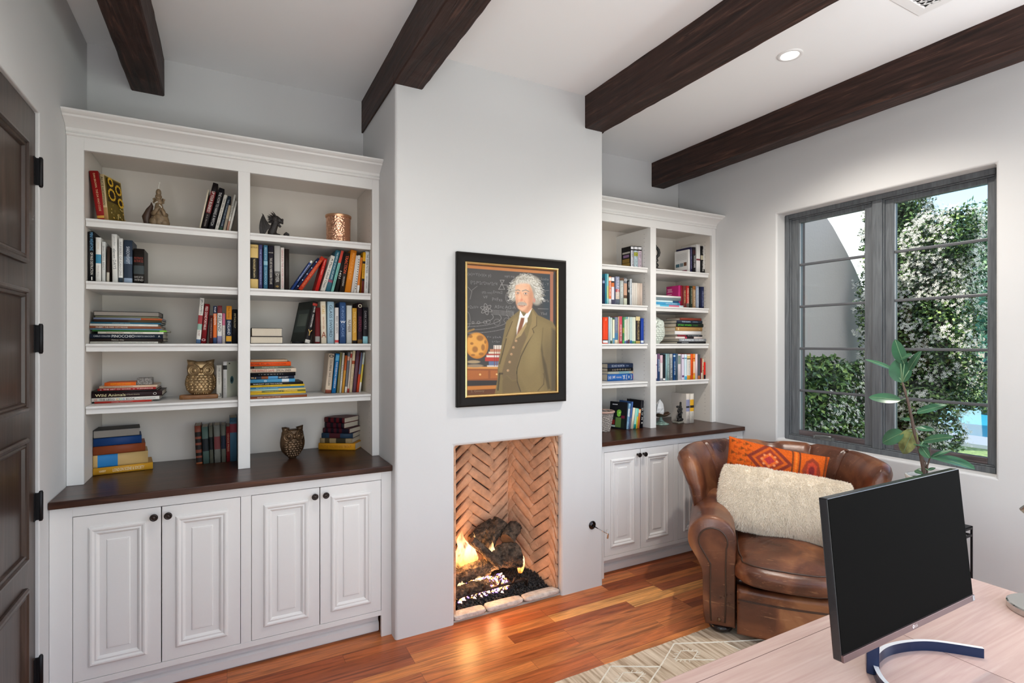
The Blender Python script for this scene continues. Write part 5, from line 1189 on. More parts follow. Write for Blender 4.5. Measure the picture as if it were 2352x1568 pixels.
stack(G3, 1.9, 3.222, 'second shelf, far right bay', [
 (60,652,40,'b8d0d8','bottom pale book with a pink spine patch',{'h':0,'b':[(.5,.85,'c87088'),(.2,.5,'5ab0d0')],'d':.2}),
 (60,582,52,'3f94c0','bright blue book',{'h':0,'t':[T_('NATIONAL GEOGRAPHY','d8e8ee',.45,.9,.4)],'d':.19}),
 (60,560,36,'c4dce2','pale aqua book with a navy end',{'h':0,'b':[(.75,1,'244a70')],'d':.19}),
 (60,600,60,'74848a','grey blue book',{'h':0,'d':.19}),
 (60,600,38,'e6e5e2','topmost white book',{'h':0,'d':.19}),
])
row(G3, 1.9, 3.225, 'second shelf, far right bay', [
 (556,600,1003,0,'a82868','magenta book showing its cover',{'face':(-1,magenta),'d':.14}),
 (605,642,1005,0,'7a1424','dark crimson book beside the magenta one',{'d':.15}),
 (650,706,1010,0,'6a3430','brown red book with gilt lettering',{'t':[T_('THE LOST SYMBOL','d8b078',.2,.8,.5)]}),
 (714,772,1010,0,'a82c28','red book with white lettering',{'t':[T_('ANGELS & DEMONS','e0c8b8',.2,.9,.5)],'b':[(.0,.2,'5a5450')]}),
 (793,838,1015,0,'2a3428','dark green book',{'t':[T_('DECEPTION','b0a890',.2,.9,.5)]}),
 (845,900,1016,0,'9a7a58','tan book with a brown head',{'t':[T_('DIGITAL FORTRESS','e0d0b8',.1,.8,.5)],'b':[(.85,1,'8a5424')]}),
 (908,966,1020,0,'8c96a8','grey blue book with pale letters',{'t':[T_('EDWARD RUTHERFURD','ccd4dc',.05,.9,.5)]}),
 (970,1006,1030,0,'141c34','black navy thin book',{}),
 (1010,1068,1030,0,'22284a','navy book nearest the side panel',{'t':[T_('SARUM LONDON','8890b0',.1,.8,.5)]}),
])
stack(G4, 1.6, 3.21, 'third shelf, far right bay', [
 (535,1100,42,'1b1c20','bottom black book with a place name',{'t':[T_('SONOMA','a8acb0',.14,.38,.6)],'d':.22}),
 (570,1108,56,'8e9298','thick grey white book with block letters',{'t':[T_('ULTIMATE','e8ecf0',.08,.52,.75),T_('GUIDE','dcdcdc',.58,.9,.7)],'d':.22}),
 (495,1028,42,'d8ccc8','white book with pink and black pictures',{'b':[(.34,.42,'a8324a'),(.42,.68,'2c2428')],'d':.2}),
 (535,1030,38,'20242a','black book with a red block',{'b':[(0,.34,'7a2430')],'t':[T_('BILLY CRYSTAL 700','b0b4bc',.38,.9,.45)],'d':.17}),
 (485,1002,76,'dcdbdc','plain thick white book',{'d':.18}),
 (500,1030,80,'a8804c','thick tan gold book',{'t':[T_('ll','e8d4a0',.06,.12,.6),('o','e8d4a0',.86,.9,.2) and T_('o','e8d4a0',.86,.9,.3)],'d':.19}),
 (515,1052,78,'16201a','black book with bright green lettering',{'t':[T_('STAR WARS','5ac83c',.05,.54,.42),T_('FORCES','3c8a34',.6,.78,.3)],'d':.19}),
 (525,1032,58,'1e2a3c','dark blue book with a pale title',{'t':[T_('TODD BURPO','b8ccdc',.18,.52,.5),T_('HEAVEN','8aa0b4',.6,.82,.3)],'d':.19}),
 (590,1012,50,'7c3424','topmost rust red book',{'d':.16}),
])
row(G4, 1.3, 3.205, 'fourth shelf, far right bay', [
 (86,132,900,0,'d8ccd0','white book with mauve bands beside the divider',{'b':[(.0,.1,'5a5878'),(.58,.62,'8a6478')]}),
 (140,186,890,0,'38507c','denim blue book with white letters',{'t':[T_('DAN BROWN ORIGIN','dce0e8',.35,.8,.6)],'b':[(.8,1,'6a4a68')]}),
 (192,244,920,0,'d4d0d0','white book with a dark edge',{'b':[(0,.1,'8a8c94'),(.7,1,'c8a8b4')]}),
 (250,296,905,0,'12141c','black book with a white foot',{'b':[(.02,.09,'dcdcdc')]}),
 (300,320,893,0,'8cb4bc','thin aqua book',{'h':0}),
 (324,376,893,0,'7a9494','wide silver teal book',{'t':[T_('DANIEL SILVA HEIST','b8ccc8',.1,.9,.5)]}),
 (380,440,895,0,'84888a','grey book with pale letters',{'t':[T_('DANIEL SILVA','c8d4d8',.1,.85,.5)],'b':[(.86,1,'a8a8a4')]}),
 (456,500,888,0,'1f4c84','strong blue book with white letters',{'t':[T_('HOUSE OF SPIES','d8e4ee',.2,.7,.5)],'b':[(.88,.94,'b8ccdc')]}),
 (505,542,888,0,'3c5468','slate thin book',{}),
 (550,606,900,0,'dcd4d8','white book with a green grey corner',{'b':[(.62,.95,'7c8c84')]}),
 (626,668,900,0,'d8d0e0','white and purple book',{'b':[(.1,.18,'6a4878'),(.82,.86,'6a4878')],'h':0}),
 (676,722,900,0,'cce0e8','white and light blue book',{'b':[(0,.14,'4ab0d8'),(.82,.86,'3a88b0')],'h':0}),
 (730,800,905,0,'d8d4cc','white book with a golden foot and head',{'b':[(0,.17,'d8962c'),(.8,.85,'6a5a2c'),(.85,.95,'d8b878')],'t':[T_('MISTBORN ISLAND','9a9894',.2,.75,.35)]}),
 (804,846,893,0,'e0581c','orange red dotted book',{'t':[T_('oooooooo','7a1408',.1,.9,.4)],'h':0}),
 (850,888,893,0,'e08a3c','orange and yellow book',{'b':[(0,.16,'d8b02c'),(.25,.7,'e8c8a8'),(.8,.84,'a83018')],'h':0}),
 (894,936,895,0,'dcc8cc','pale pink white book',{'h':0}),
 (946,990,905,5,'4a4c54','charcoal book with an orange foot',{'b':[(0,.14,'b86a3c')]}),
 (1004,1028,980,4,'8a3434','thin dark red book with a white foot',{'h':0,'b':[(0,.3,'d8ccc0')]}),
 (1031,1052,990,4,'d8c8a0','thin cream book with black marks',{'h':0,'t':[T_('. o . o','2c2420',.2,.9,.6)]}),
 (1060,1098,1060,0,'c8241c','short bright red book with a black foot',{'h':0,'b':[(0,.25,'1a1a20')]}),
])
row(G5, .935, 3.214, 'counter, far right bay', [
 (1790,1862,215,0,'cfc6bd','white box set book with a lavender band',{'b':[(.4,.8,'8a8ca8'),(.52,.58,'2c2c2c')],'d':.17,'t':[T_('G O','8c8884',.05,.3,.3)]}),
 (1868,1948,215,0,'cfc9bf','white box set book with a yellow band',{'b':[(.4,.8,'d8a42c'),(.52,.6,'2c241c')],'d':.17,'t':[T_('N O W','a8a49c',.05,.35,.35)]}),
])
# ---------------------------------------------------------------- ornaments on the shelves
def prof_surf(mb, prof, ysc, n=32, m=0, ycurve=1):
    """stack of superellipse rings: prof (halfwidth, z)"""
    def f(u, v):
        t = u*(len(prof)-1); i = min(int(t), len(prof)-2); k = t-i
        w = prof[i][0]*(1-k)+prof[i+1][0]*k; z = prof[i][1]*(1-k)+prof[i+1][1]*k; a = 2*pi*v
        return (w*cos(a), w*ysc*sin(a)*ycurve, z)
    mb.grid(f, (len(prof)-1)*3, n, m, cv=True)
def owl(name, loc, rz, Hh, Wd, m, label, style, dep=.55):
    t = thing(name, label, 'owl figurine', loc, rz)
    b = MB(); H, w = Hh, Wd/2
    P = [(.0001,0),(.55,.005),(.70,.04),(.90,.16),(1,.30),(.98,.42),(.90,.52),(.83,.58),(.86,.66),(.88,.76),(.84,.86),(.66,.93),(.3,.955),(.0001,.955)]
    if style == 'slim': P = [(.0001,0),(.30,.0),(.34,.03),(.60,.12),(.88,.25),(.98,.38),(1,.50),(.96,.62),(.90,.72),(.88,.80),(.80,.87),(.5,.90),(.0001,.90)]
    if style == 'egg': P = [(.0001,0),(.45,.0),(.5,.04),(.8,.15),(.98,.3),(1,.45),(.95,.6),(.86,.72),(.7,.84),(.5,.92),(.25,.98),(.0001,1)]
    prof_surf(b, [(a*w, z*H) for a, z in P], dep)
    def wz(z):
        for i in range(len(P)-1):
            if P[i][1] <= z <= P[i+1][1] and P[i+1][1] > P[i][1]:
                k = (z-P[i][1])/(P[i+1][1]-P[i][1]); return (P[i][0]*(1-k)+P[i+1][0]*k)*w
        return w*.3
    def surf(x, z):  # front surface y at (x, z fractions)
        ww = wz(z); q = min(.98, abs(x)/max(ww, 1e-4)); return -ww*dep*math.sqrt(1-q*q)
    # ears
    for s in (1, -1):
        if style != 'egg':
            top = 1.0 if style == 'wide' else (1.0 if s > 0 else .97)
            b.tube([(s*w*.45, 0, H*.86), (s*w*.68, -.002, H*.92), (s*w*.86, 0, H*top)], [w*.32, w*.22, w*.02], 10)
    b.build('body', m, t)
    # brow ridge, beak
    q = MB()
    if style != 'egg':
        for s in (1, -1):
            pts = [(s*x*w, surf(x*w, z)-.002, z*H) for x, z in ((.06,.72),(.22,.80),(.45,.865),(.66,.90))]
            pts.append((s*w*.84, -w*.1, H*.985)); q.tube(pts, [w*.06, w*.085, w*.085, w*.07, w*.02], 8)
    q.tube([(0, surf(0,.73)-.002, H*.755), (0, surf(0,.68)-w*.10, H*.69), (0, surf(0,.62)-w*.10, H*.635), (0, surf(0,.6), H*.60)], [w*.07, w*.12, w*.10, w*.01], 8)
    q.build('brow_and_beak', m, t)
    for s in (1, -1):
        e = MB(); cx, cz = s*w*.44, H*(.695 if style != 'egg' else .72); y = surf(cx, cz/H)-.0015; r = w*.40
        tilt = Matrix.Rotation(s*.42, 4, 'Z'); 
        def addl(prof, mi=0):
            g = MB().lathe([(rr, hh) for rr, hh in prof], ax='y-', c3=(0,0,0), n=26)
            e.add([tuple(tilt @ Vector(p)+Vector((cx, y, cz))) for p in g.v], g.f, mi, True)
        addl([(.0001,.0),(r,.0),(r,w*.05),(r*.92,w*.09),(r*.82,w*.05),(r*.7,w*.03),(r*.62,w*.07),(r*.5,w*.035),(r*.35,w*.03),(r*.3,w*.075),(r*.12,w*.09),(.0001,w*.09)])
        if style == 'slim':
            for k in range(8):
                a = 2*pi*k/8; p = tilt @ Vector((cos(a)*r*.52, -w*.06, sin(a)*r*.52)); e.ell((cx+p.x, y+p.y, cz+p.z), (w*.05, w*.04, w*.05), 0, 8, 6)
        e.build('eye', m, t)
    f = MB(); rows = 6 if style != 'slim' else 7
    for j in range(rows):
        z = .53-j*(.075 if style != 'slim' else .07); ww = wz(max(z, .02)); n = 5+(j % 2); 
        for k in range(n):
            x = ((k+.5)/n*2-1)*ww*.82
            y = surf(x, max(z, .02)); an = math.atan2(x, ww*1.3)
            rot = Matrix.Rotation(an, 3, 'Z') @ Matrix.Rotation(-.35, 3, 'X')
            f.ell((x, y+.0005, z*H), (ww*.86/n*1.12, w*.05, H*.050), 0, 10, 6, rot)
    f.build('breast_feathers', m, t)
    if style == 'wide':
        for s in (1, -1):
            g = MB()
            for j in range(7):
                z = .52-j*.06; ww = wz(z); x = s*ww*.93; rot = Matrix.Rotation(s*.9, 3, 'Z')
                g.ell((x, surf(x, z)-.001, z*H), (w*.12, w*.05, H*.04), 0, 8, 6, rot)
            g.build('wing_feathers', m, t)
        for s in (1, -1):
            g = MB()
            for k in range(3): g.ell((s*w*.28+(k-1)*w*.12, -w*dep*.75, H*.035), (w*.07, w*.12, H*.03), 0, 8, 6)
            g.build('foot', m, t)
    return t
M_gold = mat('antique_gold', (.36,.245,.125), .42, .85, var=.35, vscale=40)
M_br2 = mat('dark_bronze_rub', (.10,.058,.03), .36, .7, var=.6, vscale=26)
M_wcer = mat('pale_green_ceramic', (.55,.60,.54), .25, var=.12, vscale=20)
x, _ = atY(461, 900, 3.34)
wb = MB(); 
def wbf(u, v):
    a = 2*pi*u; r = 1 if v > .5 else 1
    ex = math.copysign(abs(cos(a))**.3, cos(a))*.096; ey = math.copysign(abs(sin(a))**.4, sin(a))*.04
    return (ex, ey, .0004+.022*v)
wb.grid(wbf, 32, 1, cu=True); n0 = 32
wb.f += [tuple(i*2 for i in range(32)), tuple(i*2+1 for i in range(32))]; wb.m += [0,0]; wb.sm += [False, False]
ob = wb.build('wood_plinth', wood('oak_plinth', [(.3,'6d4524'),(.5,'8f6036'),(.7,'a87848')], (2,18,8), .5, .1), None, bevel=.003); ob.location = (x-.004, 3.37, 1.3)
tag(ob, 'oval brown wood plinth under the gold owl on the fourth shelf', 'plinth')
owl('gold_owl', (x, 3.37, 1.3229), R(4), .190, .150, M_gold, 'large gold owl figurine on a wood plinth, fourth shelf', 'wide', .42)
x, _ = atY(673, 1000, 3.30)
owl('bronze_owl', (x, 3.33, .9354), R(10), .187, .138, M_br2, 'small dark bronze owl figurine with flower eyes on the left countertop', 'slim', .55)
x, _ = atY(1504, 740, 3.30)
owl('white_owl', (x, 3.30, 1.6002), R(-30), .222, .165, M_wcer, 'pale green white ceramic owl beside the stack in the far right bay', 'egg', .7)

# ---- squirrel shaped candle
def candle():
    x, z = atY(364, 514, 3.27); t = thing('animal_candle', 'brown animal figure candle with a bushy tail and white wick, top shelf', 'candle', (x, 3.29, 2.2003), 0)
    M = mat('tan_wax', (.20,.135,.075), .5, var=.35, vscale=60, bump=.1, bscale=90); Md = mat('dark_brown_wax', (.055,.028,.018), .45)
    b = MB(); k = .001*1.08
    def e(cx, cz, rx, rz, ry=None, cy=0, rot=None): b.ell((cx*k, cy*k, cz*k), (rx*k, (ry or rx)*k, rz*k), 0, 20, 14, rot)
    e(8, 32, 52, 44, 40); e(30, 22, 34, 24, 40); e(-26, 24, 30, 28, 38); e(6, 62, 36, 40, 30); e(0, 92, 26, 30, 24)
    e(-2, 122, 25, 18, 22, -3); e(-2, 128, 22, 16, 24, -4); e(-26, 122, 10, 7, 6); e(22, 122, 10, 7, 6); e(-2, 148, 20, 15, 16); e(-2, 168, 16, 18, 14); e(-2,142,13,9,10,-16)
    for s in (1, -1): b.tube([(s*20*k-.002, 0, 138*k), (s*30*k, -.002, 134*k), (s*27*k, -.006, 122*k)], [.006,.008,.003], 8)
    b.build('body', M, t)
    a = MB(); a.tube([(-36*k, -.01, 62*k), (-24*k, -.035, 66*k), (-4*k, -.04, 84*k), (6*k, -.036, 92*k)], [.012,.013,.010,.008], 10); a.tube([(44*k, -.008, 60*k), (34*k, -.034, 62*k), (18*k, -.04, 82*k)], [.013,.012,.009], 10); a.build('arms', M, t)
    d = MB(); d.tube([(-34*k, .015, 6*k), (-64*k, .016, 14*k), (-72*k, .014, 46*k), (-56*k, .012, 78*k), (-42*k, .012, 104*k), (-44*k,.012,120*k)], [.012,.026,.029,.021,.011,.002], 14); d.build('tail', Md, t)
    c = MB()
    for (cx, cz) in ((-18,112),(-12,116),(-6,118),(6,104),(12,100),(18,95)): c.ell((cx*k, -.034, cz*k), (.0028, .003, .004), 0, 8, 6)
    c.build('white_claws', mat('claw_white', (.75,.72,.65), .4), t)
    for o_ in t.children: o_.scale = (.70, .8, 1)
    w = MB(); w.tube([(-2*k, 0, 180*k), (-1*k, 0, 200*k), (2*k, 0, 212*k)], [.0022,.0022,.002], 8)
    for s in (-3, -1, 1, 3): w.tube([(2*k, 0, 210*k), (2*k+s*.0014, 0, 221*k)], [.0012,.0005], 6)
    w.build('wick', mat('wick_white', (.7,.68,.62), .9), t)
candle()

# ---- small dragon
def dragon():
    x, z = atY(627, 520, 3.27); t = thing('dragon_figurine', 'small dark dragon figurine with one spread wing on the top shelf', 'dragon figurine', (x, 3.27, 2.2003), 0)
    M = mat('dark_resin', (.014,.010,.009), .5, var=.6, vscale=70, bump=.4, bscale=160); k = .0021
    # picture coords: x right, z up, in pixels about the origin (627, shelf)
    b = MB()
    b.tube([(-4*k,0,0),(-3*k,0,8*k),(1*k,-.002,18*k),(4*k,-.003,26*k),(6*k,-.006,32*k),(12*k,-.010,37*k)], [.019,.022,.019,.018,.020,.016], 16)
    b.ell((0,0,6*k), (.022,.02,.02)); b.tube([(0,-.008,3*k),(8*k,-.015,3.2*k),(16*k,-.017,2.4*k),(19*k,-.017,1.2*k)], [.013,.010,.008,.004], 10)
    b.tube([(0,.014,3*k),(8*k,.018,3.2*k),(15*k,.019,2.4*k)], [.012,.009,.006], 10)
    b.build('body', M, t)
    h = MB(); h.ell((7*k,-.006,37*k), (.026,.019,.021)); h.tube([(9*k,-.008,38*k),(17*k,-.010,35.5*k),(22.5*k,-.011,33*k),(24*k,-.011,29*k)], [.017,.013,.009,.002], 12)
    h.tube([(9*k,-.008,31*k),(14*k,-.009,27*k),(18*k,-.010,23*k),(20*k,-.010,25*k)], [.010,.007,.006,.002], 10); h.ell((23*k,-.012,38.5*k), (.006,.005,.006)); h.ell((22*k,-.006,39*k), (.005,.005,.005))
    h.build('head', M, t)
    s = MB(); rnd = random.Random(2)
    for j in range(34):
        a = R(rnd.uniform(80, 215)); r0 = .018; L = rnd.uniform(.016, .030); yy = rnd.uniform(-.020, .012)
        c0 = Vector((6*k+cos(a)*r0, yy, 36*k+sin(a)*r0)); d = Vector((cos(a)*.8-.55, rnd.uniform(-.25,.25), sin(a)*.7+.1)).normalized(); s.tube([c0, c0+d*L], [.0042, .0004], 6)
    s.build('mane_spikes', M, t)
    w = MB()
    def wing(ysg):
        tip = Vector((-24*k, ysg*.012, 45*k)); sh = Vector((-2*k, ysg*.010, 21*k)); ends = [Vector((-31*k, ysg*.02, 1*k)), Vector((-22*k, ysg*.018, 2*k)), Vector((-17.5*k, ysg*.016, 7*k)), Vector((-13*k, ysg*.014, 14*k)), Vector((-6*k, ysg*.011, 15*k))]
        def arc(p, q, bow, n=8): m_ = (p+q)/2+bow; return [p*(1-a)**2+m_*2*a*(1-a)+q*a*a for a in np.linspace(0, 1, n)]
        outer = [arc(tip, e_, Vector((-.018*(1-i*.3), 0, .004))) for i, e_ in enumerate(ends[:4])]+[arc(tip, sh, Vector((.0,0,-.022)))]
        for a_, b_ in zip(outer[:-1], outer[1:]):
            n = 8; vs = a_+b_; w.add([(p.x, p.y-.0012, p.z) for p in vs]+[(p.x, p.y+.0012, p.z) for p in vs], [(i, i+1, n+i+1, n+i) for i in range(n-1)]+[(2*n+i, 2*n+i+1, 3*n+i+1, 3*n+i) for i in range(n-1)], 0, True)
        for a_ in outer: w.tube(a_, [.0032]*6+[.0024, .0008], 7)
        w.tube([tip, tip+Vector((-.007, 0, .007))], [.003, .0006], 6)
    wing(-1); w.build('wing', M, t)
    q = MB(); q.tube([(26*k,0,.002),(29*k,0,7*k),(33*k,0,10*k),(37*k,0,8*k),(38*k,0,3*k),(37*k,0,.003)], [.004,.007,.008,.008,.007,.004], 12); q.build('tail', M, t)
    for o_ in t.children: o_.scale = (1, 1, 1.22)
    e = MB().ell((14*k,-.021,37.5*k*1.22), (.003,.002,.003)); e.build('eye', mat('pale_eye', (.45,.42,.42), .3), t)
dragon()

# ---- hammered copper canister
def canister():
    X0 = atY(750, 500, 3.33)[0]; X1 = atY(808, 500, 3.33)[0]; r = (X1-X0)/2; x = (X0+X1)/2; H = .185
    t = thing('copper_canister', 'round hammered copper canister with a lid on the top shelf', 'canister', (x, 3.36, 2.2003), 0)
    m = mat('hammered_copper', (.86,.47,.31), .18, 1)
    n = m.node_tree.nodes; l = m.node_tree.links; v = n.new('ShaderNodeTexVoronoi'); v.inputs['Scale'].default_value = 95; tc = n.new('ShaderNodeTexCoord'); l.new(tc.outputs['Object'], v.inputs[0])
    bp = n.new('ShaderNodeBump'); bp.inputs['Strength'].default_value = .8; bp.inputs['Distance'].default_value = .004; l.new(v.outputs['Distance'], bp.inputs['Height']); l.new(bp.outputs[0], n['Principled BSDF'].inputs['Normal'])
    MB().lathe([(.0001,0),(r*.93,0),(r*.95,.003),(r*.97,H*.9)], n=48).build('body', m, t, ang=40)
    m2 = mat('brushed_copper', (.70,.40,.24), .3, 1)
    MB().lathe([(.0001,H*.89),(r*1.02,H*.89),(r*1.04,H*.91),(r*1.04,H*.955),(r,H*.97),(r*.6,H*.985),(.0001,H*.99)], n=48).build('lid', m2, t, ang=40)
    MB().lathe([(.0001,H*.985),(r*.16,H*.985),(r*.15,H*1.0),(r*.25,H*1.02),(r*.25,H*1.04),(.0001,H*1.05)], n=24).build('knob', m2, t)
canister()

# ---- dark sculpture at the left of the far right top shelf
def sculpture():
    x, z = atY(1507, 600, 3.28); t = thing('ring_sculpture', 'dark metal sculpture of stacked rings and scrolls, top shelf right', 'sculpture', (x-.006, 3.29, 2.2003), 0)
    M = mat('dark_cast_metal', (.035,.036,.034), .45, .5, bump=.3, bscale=120)
    b = MB(); b.lathe([(.0001,0),(.085,0),(.078,.006),(.05,.012),(.03,.020),(.020,.03)], n=32); b.tube([(0,0,.02),(.004,0,.07),(-.003,0,.11)], [.017,.016,.012], 10); b.build('base', M, t)
    c = MB()
    for (cx, cz, r_) in ((.018,.05,.016),(-.014,.06,.015),(.016,.09,.015),(-.012,.095,.014)): c.tube([(cx+cos(a)*r_, sin(a*2)*.006, cz+sin(a)*r_) for a in np.linspace(0, 2*pi, 16)[:-1]], .006, 8, closed=True)
    c.build('scrolls', M, t)
    r = MB(); r.tube([(.002+cos(a)*.044, 0, .150+sin(a)*.040) for a in np.linspace(0, 2*pi, 28)[:-1]], .012, 10, closed=True); r.tube([(cos(a)*.02, .004, .198+sin(a)*.016) for a in np.linspace(0, 2*pi, 16)[:-1]], .007, 8, closed=True); r.ell((0,0,.214), (.012,.010,.010)); 
    for k in range(12): a = 2*pi*k/12; r.ell((.002+cos(a)*.054, 0, .150+sin(a)*.050), (.006,.007,.006))
    r.build('ring', M, t)
sculpture()

# ---- woven basket on the right counter
def basket():
    x, z = atY(1378, 960, 3.27); t = thing('woven_basket', 'grey and white woven round basket at the chimney end of the right countertop', 'basket', (x, 3.26, .9353), 0)
    M = mat('speckled_rush', (.33,.29,.26), .9, bump=.6, bscale=220, var=.85, vscale=170); b = MB(); H = .145
    for j in range(17):
        z = .005+j*H/17; r = .066+.030*j/17; b.tube([(cos(a)*r, sin(a)*r, z+.003*sin(a*12+j*pi)) for a in np.linspace(0, 2*pi, 60)[:-1]], .0062, 6, closed=True)
    b.lathe([(.0001,.002),(.066,.002)], n=40, cap=False); b.build('basket_body', M, t)
    MB().tube([(cos(a)*.099, sin(a)*.099, H+.002) for a in np.linspace(0, 2*pi, 60)[:-1]], .0085, 8, closed=True).build('rim', mat('pink_tan_rim', (.42,.27,.22), .8, bump=.4, bscale=100), t)
basket()

# ---- quartz crystal on a bronze leaf pedestal
def crystal():
    x, z = atY(1518, 960, 3.29); t = thing('pedestal_bowl', 'verdigris footed bronze leaf bowl holding a quartz point', 'bowl', (x, 3.29, .9353), 0)
    Mv = mat('verdigris', (.20,.30,.26), .6, .4, var=.5, vscale=60); Mb = mat('brown_bronze', (.12,.07,.045), .4, .7, var=.4, vscale=50)
    MB().lathe([(.0001,0),(.066,0),(.067,.004),(.052,.010),(.030,.020),(.016,.036),(.011,.052),(.013,.062),(.0001,.064)], n=32).build('foot', Mv, t)
    b = MB()
    def f(u, v):
        a = 2*pi*v; r = .008+.068*u*(1+.10*cos(5*a)*u); return (r*cos(a), r*sin(a), .060+.030*u**1.8+.006*cos(5*a)*u)
    b.grid(f, 10, 50, cv=True); b.build('leaf_bowl', Mb, t, solid=.004)
    x0 = x-.012
    o = MB(); pts = [(-.044,0),(-.050,.03),(-.046,.055),(-.036,.085),(-.020,.108),(-.004,.118),(.012,.112),(.026,.092),(.036,.060),(.046,.032),(.043,0)]
    rnd = random.Random(8); vs = []; N = 7
    for j, (zz, s) in enumerate(((0,.9),(.02,1.05),(.05,1.0),(.08,.72),(.102,.42),(.118,.06))):
        for k in range(N): a = 2*pi*k/N+j*.18; vs.append((cos(a)*.048*s+rnd.uniform(-.004,.004), sin(a)*.036*s+rnd.uniform(-.003,.003), zz*1.04))
    o.add(vs, [(j*N+k, j*N+(k+1) % N, (j+1)*N+(k+1) % N, (j+1)*N+k) for j in range(5) for k in range(N)]+[tuple(range(N)), tuple(5*N+k for k in range(N))])
    m = mat('milky_quartz', (.80,.82,.84), .18, bump=.15, bscale=40); m.node_tree.nodes['Principled BSDF'].inputs['Transmission Weight'].default_value = .35
    q = o.build('quartz_point', m); q.location = (x0, 3.29, .9353+.082); tag(q, 'white quartz crystal point resting in the bronze leaf bowl', 'crystal')
    q.rotation_euler = (0, 0, .4)
crystal()

# ---- anchor bookend
def anchor():
    x, z = atY(1558, 965, 3.29); t = thing('anchor_bookend', 'black cast iron anchor bookend on a stone base beside the white books', 'bookend', (x+.006, 3.275, .9353), R(8))
    M = mat('black_cast_iron', (.022,.021,.021), .45, .5, bump=.35, bscale=90)
    b = MB(); b.box(-.066,.066,-.035,.035,0,.014); b.build('base', mat('grey_stone_base', (.19,.18,.15), .7, bump=.5, bscale=50), t, bevel=.004)
    a = MB(); a.tube([(0,-.004,.015),(0,-.004,.160)], [.012,.008], 10); a.tube([(-.045,-.004,.138),(.048,-.004,.132)], .0075, 10); a.ell((0,-.004,.166), (.010,.008,.010))
    for s in (-1, 1): a.ell((s*.045,-.004,.136), (.010,.009,.009)); 
    a.build('anchor_shank', M, t)
    c = MB()
    for s in (-1, 1): c.tube([(0,-.008,.022),(s*.028,-.010,.026),(s*.046,-.010,.042),(s*.054,-.010,.062)], [.014,.012,.009,.003], 10); c.tube([(s*.054,-.010,.064),(s*.036,-.010,.052)], [.002,.009], 8)
    c.build('anchor_flukes', M, t)
    r = MB()
    for (cx, cz, rr) in ((-.024,.108,.018),(.024,.108,.018),(-.018,.076,.016),(.018,.074,.016)): r.tube([(cx+cos(g)*rr, -.010+sin(g*2)*.004, cz+sin(g)*rr) for g in np.linspace(0, 2*pi, 18)[:-1]], .0062, 8, closed=True)
    r.tube([(-.05,-.014,.020),(-.03,-.018,.036),(0,-.020,.028),(.03,-.018,.036),(.052,-.014,.020)], .009, 8); r.build('rope_coils', M, t)
anchor()
# ---- small black picture frame at the end of the third shelf, moon ribbon on the book
X0 = atY(1380+825/8.25*1-0+100*0, 0, 3.235)[0]
def small_frame():
    xa = atY(1380+822/8.25*1.0*1.0, 780, 3.24)[0]; xb = atY(1380+890/8.25, 780, 3.24)[0]; t = thing('small_picture_frame', 'small black picture frame with a tan mat at the end of the third shelf', 'picture frame', ((xa+xb)/2, 3.25, 1.6003), 0); o = t.location
    w = (xb-xa)/2; H = .185; f = MB(); f.box(-w,-w+.006,-.006,.006,0,H); f.box(w-.010,w,-.006,.006,0,H); f.box(-w+.006,w-.010,-.006,.006,0,.012); f.box(-w+.006,w-.010,-.006,.006,H-.010,H); f.build('frame', M_black, t)
    MB().box(-w+.006, w-.010, .0, .004, .012, H-.01).build('mat_board', mat('tan_mat', (.45,.34,.26), .8), t)
small_frame()
# ---------------------------------------------------------------- desk, monitor, lamp
def desk():
    t = thing('desk', 'reddish wood desk paled by painted glare, in front of the armchair, holding the monitor', 'desk', (1.55, .4, 0)); o = t.location
    zt, th = .75, .035; x0, x1, y0, y1 = .62, 2.382, -.35, 1.002
    # top in boards: two breadboard ends and the field between thin seams
    for (a, b, c, d) in ((x0, x1, y0, y1),):
        MB().box(a, b, c, d, zt-th, zt).build('desk_top', M_desk, t, o, bevel=.004)
    s = MB(); y = .955; s.box(x0+.02, x1-.002, y-.0007, y+.0007, zt+.0001, zt+.0003); s.box(x0+.02, x1-.02, .30-.0007, .30+.0007, zt+.0001, zt+.0003)
    for k in (1.74, ): s.box(k-.0007, k+.0007, y0+.02, y, zt+.0001, zt+.0003)
    s.build('board_seam', mat('seam_dark', (.12,.06,.05), .8), t, o)
    MB().box(x0+.06, x1-.06, y0+.06, y1-.06, zt-th-.09, zt-th).build('apron', M_desk, t, o, bevel=.003)
    for a, b in ((x0+.05, y0+.05), (x1-.13, y0+.05), (x0+.05, y1-.13), (x1-.13, y1-.13)):
        MB().box(a, a+.08, b, b+.08, .0062, zt-th-.0005).build('leg', M_desk, t, o, bevel=.004)
desk()
M_mblk = mat('monitor_black_plastic', (.010,.010,.011), .16, spec=.5, coat=.5)
